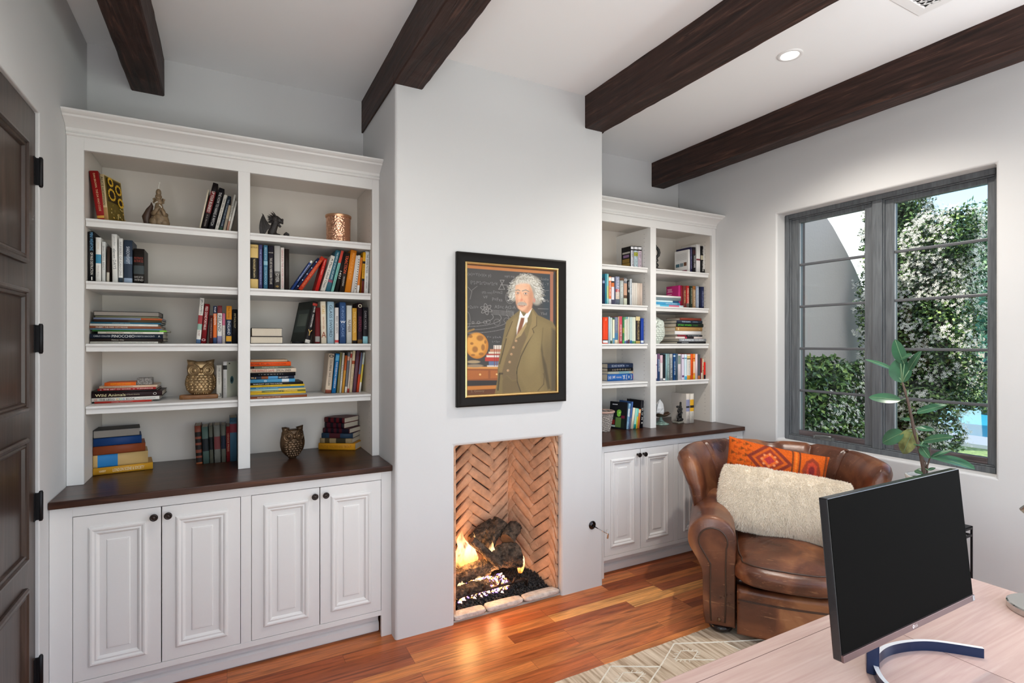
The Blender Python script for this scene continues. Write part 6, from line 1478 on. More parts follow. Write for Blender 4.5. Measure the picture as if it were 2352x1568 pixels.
def monitor():
    t = thing('monitor', 'large thin black computer monitor tilted back on a curved silver stand', 'monitor', (1.5, .70, .7503)); 
    th = R(-5.4); Y0, Z0 = .685, .898; Wd, Hh, Dp = .611, .354, .022; xL = 1.192
    Mx = Matrix.Translation((xL-1.5, Y0-.70, Z0-.7503)) @ Matrix.Rotation(th, 4, 'X')
    def put(mb, name, m, par=None, bevel=0):
        mb.v = [tuple(Mx @ Vector(p)) for p in mb.v]; return mb.build(name, m, par or t, bevel=bevel)
    b = MB(); b.box(0, Wd, .0012, Dp, 0, Hh); sh = put(b, 'housing', M_mblk, bevel=.0025)
    b = MB(); b.prism([(Dp,.05),(Dp+.035,.08),(Dp+.035,.26),(Dp,.30)], .10, Wd-.10); put(b, 'rear_housing', M_mblk, bevel=.004)
    b = MB(); b.box(.0015, Wd-.0015, 0, .0012, .0165, Hh-.0015); put(b, 'screen', mat('dark_screen', (.004,.0038,.0035), .65, spec=.02))
    b = MB(); b.box(0, Wd, -.003, .003, 0, .0155); put(b, 'lower_bezel', mat('rosy_brushed_bezel', (.16,.10,.095), .32, .6), bevel=.001)
    g = mat('logo_white', (.65,.60,.58), .4)
    q = MB(); q.lathe([(.0001,0),(.0044,0)], ax='y-', c3=(Wd*.478, -.0031, .0078), n=20, cap=False)
    # small mark beside the letters: disc with cut strokes
    q.box(Wd*.478+.0072, Wd*.478+.0082, -.0034, -.0031, .0045, .0108); q.box(Wd*.478+.0072, Wd*.478+.0105, -.0034, -.0031, .0045, .0054)
    for k in range(12):
        a0 = R(60+k*24); a1 = R(60+(k+1)*24); c = (Wd*.478+.0152, .0077)
        q.add([(c[0]+cos(a0)*.0034, -.0033, c[1]+sin(a0)*.0034), (c[0]+cos(a1)*.0034, -.0033, c[1]+sin(a1)*.0034), (c[0]+cos(a1)*.0024, -.0033, c[1]+sin(a1)*.0024), (c[0]+cos(a0)*.0024, -.0033, c[1]+sin(a0)*.0024)], [(0,1,2,3)])
    q.box(Wd*.478+.0150, Wd*.478+.0186, -.0034, -.0031, .0070, .0080)
    put(q, 'logo', g)
    q = MB(); q.lathe([(.0001,0),(.0012,0)], ax='y-', c3=(Wd*.478-.0014, -.0033, .0085), n=10, cap=False); q.box(Wd*.478-.0002, Wd*.478+.0006, -.0034, -.0032, .0045, .0108); put(q, 'logo_cutout', mat('rosy_brushed_bezel', (.16,.10,.095)))
    q = MB(); q.box(Wd-.013, Wd-.001, -.0036, -.0031, .001, .0145); put(q, 'energy_sticker', mat('grey_sticker', (.22,.22,.23), .4))
    q = MB(); q.box(Wd-.0105, Wd-.0095, -.004, -.0036, .003, .0125); q.box(Wd-.0105, Wd-.004, -.004, -.0036, .0115, .0125); q.box(Wd-.0105, Wd-.005, -.004, -.0036, .0070, .008); q.box(Wd-.0105, Wd-.004, -.004, -.0036, .003, .004)
    put(q, 'sticker_mark', g)
    # arc stand lying on the desk, open toward the right
    pts = [(1.805,.665),(1.733,.742),(1.669,.777),(1.593,.794),(1.527,.788),(1.478,.768),(1.430,.730),(1.405,.690),(1.40,.64),(1.415,.58),(1.45,.525),(1.52,.475),(1.62,.45)]
    P = [Vector((x-1.5, y-.70)) for x, y in pts]; C_ = []
    for i in range(len(P)-1):
        p0 = P[max(i-1,0)]; p1 = P[i]; p2 = P[i+1]; p3 = P[min(i+2, len(P)-1)]
        for k in range(6):
            u = k/6; C_.append(.5*((2*p1)+(p2-p0)*u+(2*p0-5*p1+4*p2-p3)*u*u+(3*p1-p0-3*p2+p3)*u**3))
    C_.append(P[-1]); s = MB(); n = len(C_); vs = []; w = .0055
    for i, p in enumerate(C_):
        tn = (C_[min(i+1, n-1)]-C_[max(i-1, 0)]).normalized(); nn = Vector((-tn.y, tn.x)); a = p+nn*w; b_ = p-nn*w
        vs += [(a.x,a.y,0),(b_.x,b_.y,0),(b_.x,b_.y,.026),(a.x,a.y,.026)]
    s.add(vs, [(i*4+k, i*4+(k+1) % 4, (i+1)*4+(k+1) % 4, (i+1)*4+k) for i in range(n-1) for k in range(4)]+[(0,1,2,3), tuple((n-1)*4+k for k in range(4))])
    mm = bpy.data.materials.new('stand_metal')
    s.m = [1 if (i < (n-1)*4 and i % 4 == 2) else 0 for i in range(len(s.f))]
    s.build('arc_stand', [mat('polished_black_metal', (.014,.026,.07), .15, .5), mat('silver_edge', (.80,.80,.80), .35, .0)], t, ang=40)
    q = MB(); q.prism([(1.452-1.5,.775-.70),(1.492-1.5,.80-.70),(1.505-1.5,.775-.70),(1.465-1.5,.75-.70)], .0, .16, 'z'); q.build('neck', mat('polished_black_metal', (.1,.1,.11)), t, bevel=.003)
monitor()
def desk_lamp():
    x, y = 2.275, .675; t = thing('desk_lamp', 'round polished metal lamp base at the right edge of the desk', 'lamp', (x, y, .7503))
    m = mat('polished_nickel', (.55,.55,.53), .12, 1)
    MB().lathe([(.0001,0),(.092,0),(.098,.002),(.098,.019),(.094,.022),(.0001,.023)], n=64).build('base', m, t, ang=30)
    MB().lathe([(.0001,.022),(.009,.022),(.008,.034),(.006,.04),(.006,.30),(.0001,.30)], cx=.02, cy=-.03, n=20).build('stem', m, t)
    MB().lathe([(.06,.30),(.085,.30),(.10,.315),(.06,.36)], cx=.02, cy=-.03, n=30).build('lamp_shade', mat('nickel_shade', (.5,.5,.48), .3, 1), t, solid=.002)
desk_lamp()

# ---------------------------------------------------------------- rug
def rug():
    x0, x1, y0, y1 = -.3, 2.95, -.9, 2.112; t = thing('area_rug', 'beige striped wool rug with cream line diamonds under the desk', 'rug', ((x0+x1)/2, (y0+y1)/2, 0)); o = t.location
    m = bpy.data.materials.new('beige_wool'); m.use_nodes = True; n = m.node_tree.nodes; l = m.node_tree.links; b = n['Principled BSDF']
    tc = n.new('ShaderNodeTexCoord'); mp = n.new('ShaderNodeMapping'); mp.inputs['Scale'].default_value = (26,1.6,1); l.new(tc.outputs['Object'], mp.inputs[0])
    tx = n.new('ShaderNodeTexNoise'); tx.inputs['Scale'].default_value = 2; tx.inputs['Detail'].default_value = 5; l.new(mp.outputs[0], tx.inputs[0])
    r = ramp(n, [(.28,'86705a'),(.42,'b3a089'),(.55,'cdbda8'),(.7,'ddd0bd')]); l.new(tx.outputs[0], r.inputs[0]); l.new(r.outputs[0], b.inputs['Base Color']); b.inputs['Roughness'].default_value = 1; b.inputs['Specular IOR Level'].default_value = .1
    w = n.new('ShaderNodeTexNoise'); w.inputs['Scale'].default_value = 260; l.new(tc.outputs['Object'], w.inputs[0]); bp = n.new('ShaderNodeBump'); bp.inputs['Strength'].default_value = .6; bp.inputs['Distance'].default_value = .004; l.new(w.outputs[0], bp.inputs['Height']); l.new(bp.outputs[0], b.inputs['Normal'])
    rnd = random.Random(1); g = MB(); N = 160; vs = []
    for i in range(N+1):
        x = x0+(x1-x0)*i/N; e = y1+.004*noise.noise(Vector((x*6, 0, 0)))+rnd.uniform(-.0012, .0012)
        vs += [(x,e,.001),(x,e-.002,.0052),(x,y0,.0052),(x,y0,.001)]
    g.add(vs, [(i*4+k, (i+1)*4+k, (i+1)*4+k+1, i*4+k+1) for i in range(N) for k in range(3)]); g.build('rug_field', m, t, o)
    c = MB(); 
    def seg(p, q, w_=.0045):
        n_ = max(2, int(math.hypot(q[0]-p[0], q[1]-p[1])/.012)); pts = [(p[0]+(q[0]-p[0])*i/n_+rnd.uniform(-.0012,.0012), p[1]+(q[1]-p[1])*i/n_+rnd.uniform(-.0012,.0012), .0054) for i in range(n_+1)]; c.tube(pts, [w_*rnd.uniform(.75,1.15) for _ in pts], 5)
    def px(a, b_):
        r_ = ray(a, b_); d = (.0075-EYE)/r_[2]; return (r_[0]*d, r_[1]*d)
    A, B_, Cc, D_, E_ = px(1548,1477), px(1660,1473), px(1402,1529), px(1516,1530), px(1496,1567)
    for p, q in ((A, B_), (A, D_), (Cc, D_), (D_, px(1490,1568)), (Cc, px(1372,1576)), (B_, px(1740,1510)), (B_, px(1780,1466))): seg(p, q)
    # small barbed diamonds
    for (q0, q1, q2, q3) in ((px(1564,1493), px(1603,1494), px(1590,1514), px(1550,1514)), (px(1432,1543), px(1478,1544), px(1458,1566), px(1415,1566)), (px(1640,1514), px(1600,1514), px(1590,1514), px(1592,1513))):
        Q = [q0, q1, q2, q3]
        for i in range(4):
            p, q = Q[i], Q[(i+1) % 4]; seg(p, q, .003); cx = sum(k[0] for k in Q)/4; cy = sum(k[1] for k in Q)/4
            for k in range(1, 5):
                s = (p[0]+(q[0]-p[0])*k/5, p[1]+(q[1]-p[1])*k/5); d = Vector((s[0]-cx, s[1]-cy)); 
                if d.length > 1e-4: d.normalize(); seg(s, (s[0]+d.x*.022, s[1]+d.y*.022), .002)
    # the same pattern carried on across the rug
    rnd2 = random.Random(3)
    for i in range(6):
        for j in range(1, 6):
            cx = x0+.3+i*.5; cy = y1-.25-j*.45
            for (p, q) in (((cx-.2,cy),(cx,cy+.18)),((cx,cy+.18),(cx+.2,cy)),((cx+.2,cy),(cx,cy-.18)),((cx,cy-.18),(cx-.2,cy))): seg(p, q)
    c.build('cream_line_pattern', mat('cream_yarn', (.72,.68,.58), .9), t, o)
rug()

# ---------------------------------------------------------------- leather armchair
def leather():
    m = bpy.data.materials.new('worn_brown_leather'); m.use_nodes = True; n = m.node_tree.nodes; l = m.node_tree.links; b = n['Principled BSDF']
    tc = n.new('ShaderNodeTexCoord'); t1 = n.new('ShaderNodeTexNoise'); t1.inputs['Scale'].default_value = 4.5; t1.inputs['Detail'].default_value = 7; t1.inputs['Distortion'].default_value = .6; l.new(tc.outputs['Object'], t1.inputs[0])
    r = ramp(n, [(.30,'402318'),(.46,'5f3624'),(.58,'7c4c31'),(.70,'9c6843')]); l.new(t1.outputs[0], r.inputs[0])
    # fine pale scratches
    w = n.new('ShaderNodeTexNoise'); mp = n.new('ShaderNodeMapping'); mp.inputs['Scale'].default_value = (6,60,24); mp.inputs['Rotation'].default_value = (0,0,.5); l.new(tc.outputs['Object'], mp.inputs[0]); l.new(mp.outputs[0], w.inputs[0]); w.inputs['Scale'].default_value = 1.3; w.inputs['Detail'].default_value = 6; w.inputs['Distortion'].default_value = 2
    r2 = ramp(n, [(.62,(0,)*3),(.74,(.5,)*3)]); l.new(w.outputs[0], r2.inputs[0]); mx = n.new('ShaderNodeMix'); mx.data_type = 'RGBA'; l.new(r2.outputs[0], mx.inputs[0]); l.new(r.outputs[0], mx.inputs[6]); mx.inputs[7].default_value = (*hexc('b98a63'), 1)
    l.new(mx.outputs[2], b.inputs['Base Color']); b.inputs['Roughness'].default_value = .34; b.inputs['Specular IOR Level'].default_value = .55
    rr = n.new('ShaderNodeMapRange'); rr.inputs[3].default_value = .20; rr.inputs[4].default_value = .42; l.new(t1.outputs[0], rr.inputs[0]); l.new(rr.outputs[0], b.inputs['Roughness'])
    v = n.new('ShaderNodeTexNoise'); v.inputs['Scale'].default_value = 160; v.inputs['Detail'].default_value = 3; l.new(tc.outputs['Object'], v.inputs[0]); bp = n.new('ShaderNodeBump'); bp.inputs['Strength'].default_value = .12; bp.inputs['Distance'].default_value = .004; l.new(v.outputs[0], bp.inputs['Height']); l.new(bp.outputs[0], b.inputs['Normal'])
    return m
M_lea = leather(); M_leap = mat('leather_piping', (.055,.028,.018), .4)
M_nail = mat('antique_nailhead', (.14,.08,.045), .35, .8)
def armchair():
    t = thing('armchair', 'wide worn brown leather armchair with rolled arms and curved back', 'armchair', (3.175, 2.27, .0058), R(-49))
    # ---- arms
    def arm(s):
        cx, cz, r = -.380, .515, .127; xo, xi = -.428, -.258; yf, yb = -.765, -.02
        def outline(sc=1.0):
            pts = []
            # from the inner foot up the inner side, round the scroll, down the outer side
            pts += [(xi, .045), (xi, .18), (xi, .33), (xi, .45)]
            for k in range(0, 23):
                a = R(-12+k*(214)/22); pts.append((cx+cos(a)*r, cz+sin(a)*r))
            pts += [(xo-.030, .40), (xo-.006, .35), (xo, .30), (xo, .18), (xo+.004, .09), (xo+.016, .045)]
            return pts
        O = outline(); n = len(O); b = MB()
        ys = [yf, yf+.006, yf+.02, -.70, -.60, -.5, -.4, -.3, -.2, -.1, yb]
        def f(u, v):
            i = int(round(u*(len(ys)-1))); y = ys[i]; px_, pz = O[int(round(v*n)) % n]
            k = 1 if i > 1 else (.94 if i == 0 else .985)
            px2 = cx*.9+xi*.1+(px_-cx*.9-xi*.1)*k; pz2 = .40+(pz-.40)*(k if i < 2 else 1)
            if pz > .5 and i > 2:   # gathered leather on the roll
                pz2 += .004*sin(y*55+px_*20)*max(0, 1-(y-yf)/.25); pz2 -= .035*(y-yf)
            return (s*-px2 if s > 0 else px2, y, pz2)
        b.grid(f, len(ys)-1, n, 0, cv=True)
        for e in (0, (len(ys)-1)*n): b.f.append(tuple(e+k for k in range(n))); b.m.append(0); b.sm.append(False)
        a = b.build('arm', M_lea, t, ang=50)
        # front keyhole panel with piping
        r2 = .074; q = []
        cx2, cz2 = cx+.006, cz-.006
        for k in range(0, 21): an = R(-25+k*230/20); q.append((cx2+cos(an)*r2, cz2+sin(an)*r2))
        q += [(xo+.042, .385), (xo+.040, .30), (xo+.040, .17), (xo+.045, .075)]
        q = [(xi-.055, .075), (xi-.052, .2), (xi-.052, .38)]+q
        X = lambda p: -p if s > 0 else p
        MB().add([(X(x_), yf-.006, z_) for x_, z_ in q]+[(X(x_), yf+.004, z_) for x_, z_ in q], [tuple(range(len(q)))]+[(i, (i+1) % len(q), len(q)+(i+1) % len(q), len(q)+i) for i in range(len(q))]).build('arm_front_panel', M_lea, t, bevel=.003)
        MB().tube([(X(x_), yf-.005, z_) for x_, z_ in q], .0045, 8).build('arm_piping', M_leap, t)
        MB().ell((X(xi-.085), yf-.008, .088), (.011,.006,.011)).build('nailhead', M_nail, t)
        MB().lathe([(.0001,.002),(.045,.002),(.060,.012),(.064,.024),(.058,.036),(.046,.044),(.0001,.046)], cx=X((xo+xi)/2+.01), cy=-.69, n=28).build('foot', mat('black_wood_foot', (.015,.012,.012), .25), t)
        MB().lathe([(.0001,-.0052),(.04,-.0052),(.052,.02),(.046,.044),(.0001,.046)], cx=X((xo+xi)/2), cy=-.06, n=20).build('foot', mat('black_wood_foot', (.015,.012,.012)), t)
    arm(-1); arm(1)
    # ---- base, front panel
    b = MB(); b.box(-.258, .258, -.70, .10, .05, .30); b.build('seat_base', M_lea, t, bevel=.02, seg=3)
    b = MB()
    def fp(u, v):
        x = -.252+.504*u; z = .035+.245*v; y = -.775-.018*sin(pi*u)-.006*sin(pi*v)
        if v > .82: y -= .012*sin((v-.82)/.18*pi*.5)
        if v >= 1: y += .03; z = .283
        return (x, y, z)
    b.grid(fp, 24, 24); b.build('front_panel', M_lea, t, solid=.02)
    for z in (.218, .224): MB().tube([(-.25+.5*k/20, -.790-.018*sin(pi*k/20), z) for k in range(21)], .0022, 6).build('panel_stitching', M_leap, t)
    for k in range(9): u = .04+k*.115; MB().ell((-.252+.504*u, -.780-.018*sin(pi*u), .055), (.010,.006,.010)).build('nailhead', M_nail, t)
    # ---- seat cushion
    zc, hz = .368, .066
    def cush(u, v):
        a = 2*pi*u; ph = pi*v; ex = math.copysign(abs(cos(a))**.34, cos(a)); ey = math.copysign(abs(sin(a))**.34, sin(a))
        s_ = abs(sin(ph))**.30; c_ = cos(ph); cz_ = math.copysign(abs(c_)**.75, c_)
        x = ex*.262*s_; y = -.42+ey*.40*s_
        if y < -.70: y -= .075*(1-(x/.27)**2)*min(1, (-.70-y)/.1)
        # front corners spread in front of the arms
        if y < -.72: x *= 1+.12*min(1, (-.72-y)/.06)
        crown = .040*(1-(x/.27)**2)*(1-((y+.42)/.46)**2) if c_ > 0 else 0
        wr = .004*noise.noise(Vector((x*14, y*14, 1))) + .003*noise.noise(Vector((x*40, y*22, 4)))
        return (x, y, zc+cz_*hz+max(0, crown)+wr)
    b = MB().grid(cush, 72, 36, cu=True); b.build('seat_cushion', M_lea, t)
    for zz, k in ((zc+hz*.72, 1.0), (zc-hz*.72, 1.0)):
        pts = []
        for i in range(72):
            p = cush(i/72, .26 if zz > zc else .74); pts.append((p[0]*1.004, p[1] if p[1] > -.7 else p[1]-.003, p[2]))
        MB().tube(pts, .0045, 7, closed=True).build('cushion_piping', M_leap, t)
    # ---- wrap-around back: sweep of an S shaped section along a U
    nseg = 64
    def plan(u):   # u 0..1 from left wing to right wing
        a = pi*(1-u); rx, ry = .385, .50
        return Vector((rx*math.copysign(abs(cos(a))**.55, cos(a)), -.36+ry*abs(sin(a))**.85))
    sec = [(.02,.20),(.018,.40),(.016,.50),(.022,.58),(.034,.66),(.050,.74),(.066,.80),(.088,.855),(.118,.895),(.150,.912),(.182,.905),(.205,.880),(.212,.845),(.200,.810),(.178,.77),(.150,.70),(.120,.60),(.095,.45),(.085,.30),(.08,.06)]
    nsx = len(sec); tufts = [.05,.26,.40,.5,.60,.74,.95]
    def back(u, v):
        p = plan(u); e = .004; pa = plan(max(0, u-e)); pb = plan(min(1, u+e)); tn = (pb-pa).normalized(); nn = Vector((-tn.y, tn.x))
        if nn.dot(p-Vector((0, -.35))) < 0: nn = -nn
        k = v*(nsx-1); i = min(int(k), nsx-2); f_ = k-i; o_ = sec[i][0]*(1-f_)+sec[i+1][0]*f_; z = sec[i][1]*(1-f_)+sec[i+1][1]*f_
        # the wings rest on the arms: their lower edge is at the top of the arm
        wing = max(0, min(1, (-.02-p.y)/.12)); zmin = .06+(.555-.06)*wing
        if z < zmin: z = zmin
        edge = min(u, 1-u); fold = sum(math.exp(-((u-c)/.009)**2) for c in tufts[1:-1])
        o_ += .020*fold*(1 if k < 9 else -1)*(1 if .3 < v < .75 else .3); z -= .012*fold*(.35 < v < .6)
        # pleats gathered along the outer edge of each wing
        if edge < .12 and .45 < v < .8: o_ += .004*sin(z*150)*(1-edge/.12)
        sw = min(1, edge/.045); o2 = .09+(o_-.09)*(.5+.5*sw**.5)
        z = z-.045*(1-sw)**2*(z > .7)
        return (p.x+nn.x*o2, p.y+nn.y*o2, z)
    b = MB().grid(back, nseg*2, (nsx-1)*2); V_ = (nsx-1)*2+1
    b.f.append(tuple(range(V_))); b.m.append(0); b.sm.append(True); b.f.append(tuple(nseg*2*V_+k for k in range(V_))); b.m.append(0); b.sm.append(True)
    b.build('backrest', M_lea, t, subsurf=1)
    # pleats at the ends of the wings
    rnd = random.Random(9)
    return t
armchair()

def pillow_shape(w, h, d, seed, nu=60, nv=30, pinch=.06):
    def f(u, v):
        a = 2*pi*u; ph = pi*(v-.5); ex = math.copysign(abs(cos(a))**.62, cos(a)); ez = math.copysign(abs(sin(a))**.62, sin(a))
        q = abs(cos(ph))**.55; r = max(abs(cos(a)), abs(sin(a))); cr = abs(sin(2*a))
        x = ex*w/2*q*(1-pinch*(1-cr)); z = ez*h/2*q*(1-pinch*1.6*(1-cr)); y = sin(ph)*d/2*(1-.35*(q**6))
        y += .006*noise.noise(Vector((x*9+seed, z*9, y*4)))
        return (x, y, z)
    return f
def place(o, loc, rot): o.location = loc; o.rotation_euler = rot
# kilim lumbar pillow
def kilim():
    a49 = R(-49); M3 = Matrix.Rotation(a49, 3, 'Z')
    def L(x, y, z): v = M3 @ Vector((x, y, 0)); return (3.175+v.x, 2.27+v.y, z)
    t = thing('kilim_pillow', 'orange and rust kilim lumbar pillow at the back of the armchair', 'pillow', L(-.005, -.11, .775)); t.rotation_euler = (R(-16), R(10), a49+R(4))
    w, h, d = .60, .34, .12
    nu, nv = 150, 84; U, V = np.meshgrid(np.linspace(0, 1, nu+1), np.linspace(0, 1, nv+1)); p = Paint(U*520, V*300); p.fill('c95a1e'); rs = np.random.RandomState(4)
    for k in range(9):
        y = 10+k*34; 
        for c in range(3): x = 12+c*36+(k % 2)*12; p.poly([(x,y),(x+24,y+10),(x,y+24)], ['7c3f1c','a8471c'][(k+c) % 2], 1.5); p.poly([(x+26,y+8),(x+36,y+18),(x+26,y+28)], '8a4a20', 1.5)
    for (cx, cy, rx, ry) in ((215,90,120,110),(215,260,120,110)):
        for s, col in ((1,'7a3428'),(.78,'c25a22'),(.62,'8e3a2a'),(.42,'d2622a'),(.24,'a8383a')): p.poly([(cx-rx*s,cy),(cx,cy-ry*s),(cx+rx*s,cy),(cx,cy+ry*s)], col, 2)
        for k in range(8): a = 2*pi*k/8; p.ell(cx+cos(a)*rx*.32, cy+sin(a)*ry*.32, 7, 7, 'd98a5a', .3)
    for x, c, w_ in ((332,'6e3a20',7),(350,'d9742a',10),(368,'5e3424',6)): p.line([(x,0),(x,300)], w_, c)
    p.poly([(400,50),(432,25),(465,50),(482,105),(465,160),(432,185),(400,160),(382,105)], '8c3c28', 3); p.poly([(408,65),(432,48),(457,66),(462,130),(432,160),(406,130)], 'b8442c', 3); p.ell(432,100,16,26,'7a2c2c',.3)
    p.line([(500,0),(500,300)], 5, '6e3a20'); p.line([(508,0),(508,300)], 3, '9a4a24')
    p.c *= (1+rs.normal(0, .10, U.shape)[..., None]); sh = rs.normal(0, 1, (nv+1, 1)); p.c *= (1+.05*sh[..., None])
    def front(sg):
        def P(u, v):
            a = u*2-1; b_ = v*2-1; e = (1-np.abs(a)**4)*(1-np.abs(b_)**4); bul = np.clip(e, 0, 1)**.55
            x = a*w/2*(1-.05*(1-np.abs(b_)**2)*0-.04*(1-b_**2)*np.abs(a)); z = -b_*h/2*(1-.07*(1-a**2))
            return np.stack([x, -sg*d/2*bul+0*x, z], -1)
        return P
    m = vcol_mat('kilim_wool', .95, .1)
    painted('front_cover', p.c, front(1), m, t, nu, nv, smooth=True)
    q = Paint(U*520, V*300); q.fill('a34a26'); painted('back_cover', q.c, front(-1), m, t, nu, nv, smooth=True)
kilim()
# white fur pillow
def fur():
    a49 = R(-49); M3 = Matrix.Rotation(a49, 3, 'Z'); v = M3 @ Vector((.02, -.36, 0))
    t = thing('fur_pillow', 'long cream fur lumbar pillow on the armchair seat', 'pillow', (3.175+v.x, 2.27+v.y, .645)); t.rotation_euler = (R(-20), R(5), a49)
    w, h, d = .74, .39, .15
    M = mat('cream_fur', (.97,.87,.72), .95, spec=.15, sheen=.3)
    def f(a, c, sg):
        e = max(0, (1-abs(a)**3.2)*(1-abs(c)**3.2))**.5
        q = 1-.10*(a*c)**2; x = a*w/2*q*(1-.03*(1-c*c)); z = c*h/2*q*(1-.05*(1-a*a))+.006*noise.noise(Vector((a*5,c*2,7))); return Vector((x, sg*d/2*e, z))
    for sg in (-1, 1): MB().grid(lambda u, v: tuple(f(u*2-1, v*2-1, sg)), 40, 26).build('pillow_body', M, t)
    rnd = random.Random(5); b = MB()
    for k in range(52000):
        sg = -1 if k % 5 else 1; a, c = rnd.uniform(-1, 1), rnd.uniform(-1, 1)
        if k % 4 == 0:
            if rnd.random() < .65: c = math.copysign(1-abs(rnd.gauss(0,.03)), c)
            else: a = math.copysign(1-abs(rnd.gauss(0,.02)), a)
            a = max(-1, min(1, a)); c = max(-1, min(1, c))
        p = f(a, c, sg); e_ = .02; q1 = f(min(1, a+e_), c, sg)-f(max(-1, a-e_), c, sg); q2 = f(a, min(1, c+e_), sg)-f(a, max(-1, c-e_), sg); nn = q1.cross(q2)
        if nn.length < 1e-9: nn = Vector((a, 0, c))
        nn.normalize()
        if nn.y*sg < 0: nn = -nn
        nn = (nn+Vector((a**9*1.5, 0, math.copysign(abs(c)**9, c)*1.5))).normalized()
        cl = noise.noise(Vector((p.x*20, p.z*20, 0))); cl2 = noise.noise(Vector((p.x*20+40, p.z*20, 9)))
        dr = (nn*.75+Vector((cl*.45, 0, cl2*.35-.3))+Vector((rnd.uniform(-.45,.45), rnd.uniform(-.2,.2), rnd.uniform(-.45,.45)))).normalized(); Lh = rnd.uniform(.012, .022)
        sd_ = dr.cross(Vector((rnd.uniform(-1,1), rnd.uniform(-1,1), rnd.uniform(-1,1)))).normalized()*.0010; tip = p+dr*Lh+Vector((0,0,-.004)); mid = p+dr*Lh*.55
        b.add([p-sd_, p+sd_, mid+sd_*.8, mid-sd_*.8, tip], [(0,1,2,3),(3,2,4)])
    o = b.build('fur_pile', M, t); o['kind'] = 'stuff'
fur()
# ---------------------------------------------------------------- rubber plant on its stand
def atX(px, py, X):
    r = ray(px, py); d = X/r[0]; return Vector((X, r[1]*d, EYE+r[2]*d))
def leaf_mesh(mb, a, b, w, up, fold=.18, droop=.0, m=0):
    a = Vector(a); b = Vector(b); d = b-a; L = d.length; dn = d.normalized(); s = dn.cross(up).normalized(); n_ = s.cross(dn).normalized()
    N = 12; rows_ = []
    for i in range(N+1):
        t = i/N; ww = w/2*(sin(pi*t**.85)**.62 if 0 < t < 1 else .02); c = a+d*t+n_*(droop*L*sin(pi*t)); r = []
        for k in (-1, -.5, 0, .5, 1): r.append(c+s*ww*k+n_*(abs(k)*ww*fold))
        rows_.append(r)
    vs = [p for r in rows_ for p in r]; mb.add(vs, [(i*5+k, i*5+k+1, (i+1)*5+k+1, (i+1)*5+k) for i in range(N) for k in range(4)], m, True)
    mb.tube([a+d*t+n_*(droop*L*sin(pi*t)+.0006) for t in np.linspace(0, .97, 9)], [.0016]*8+[.0005], 5, m+1)
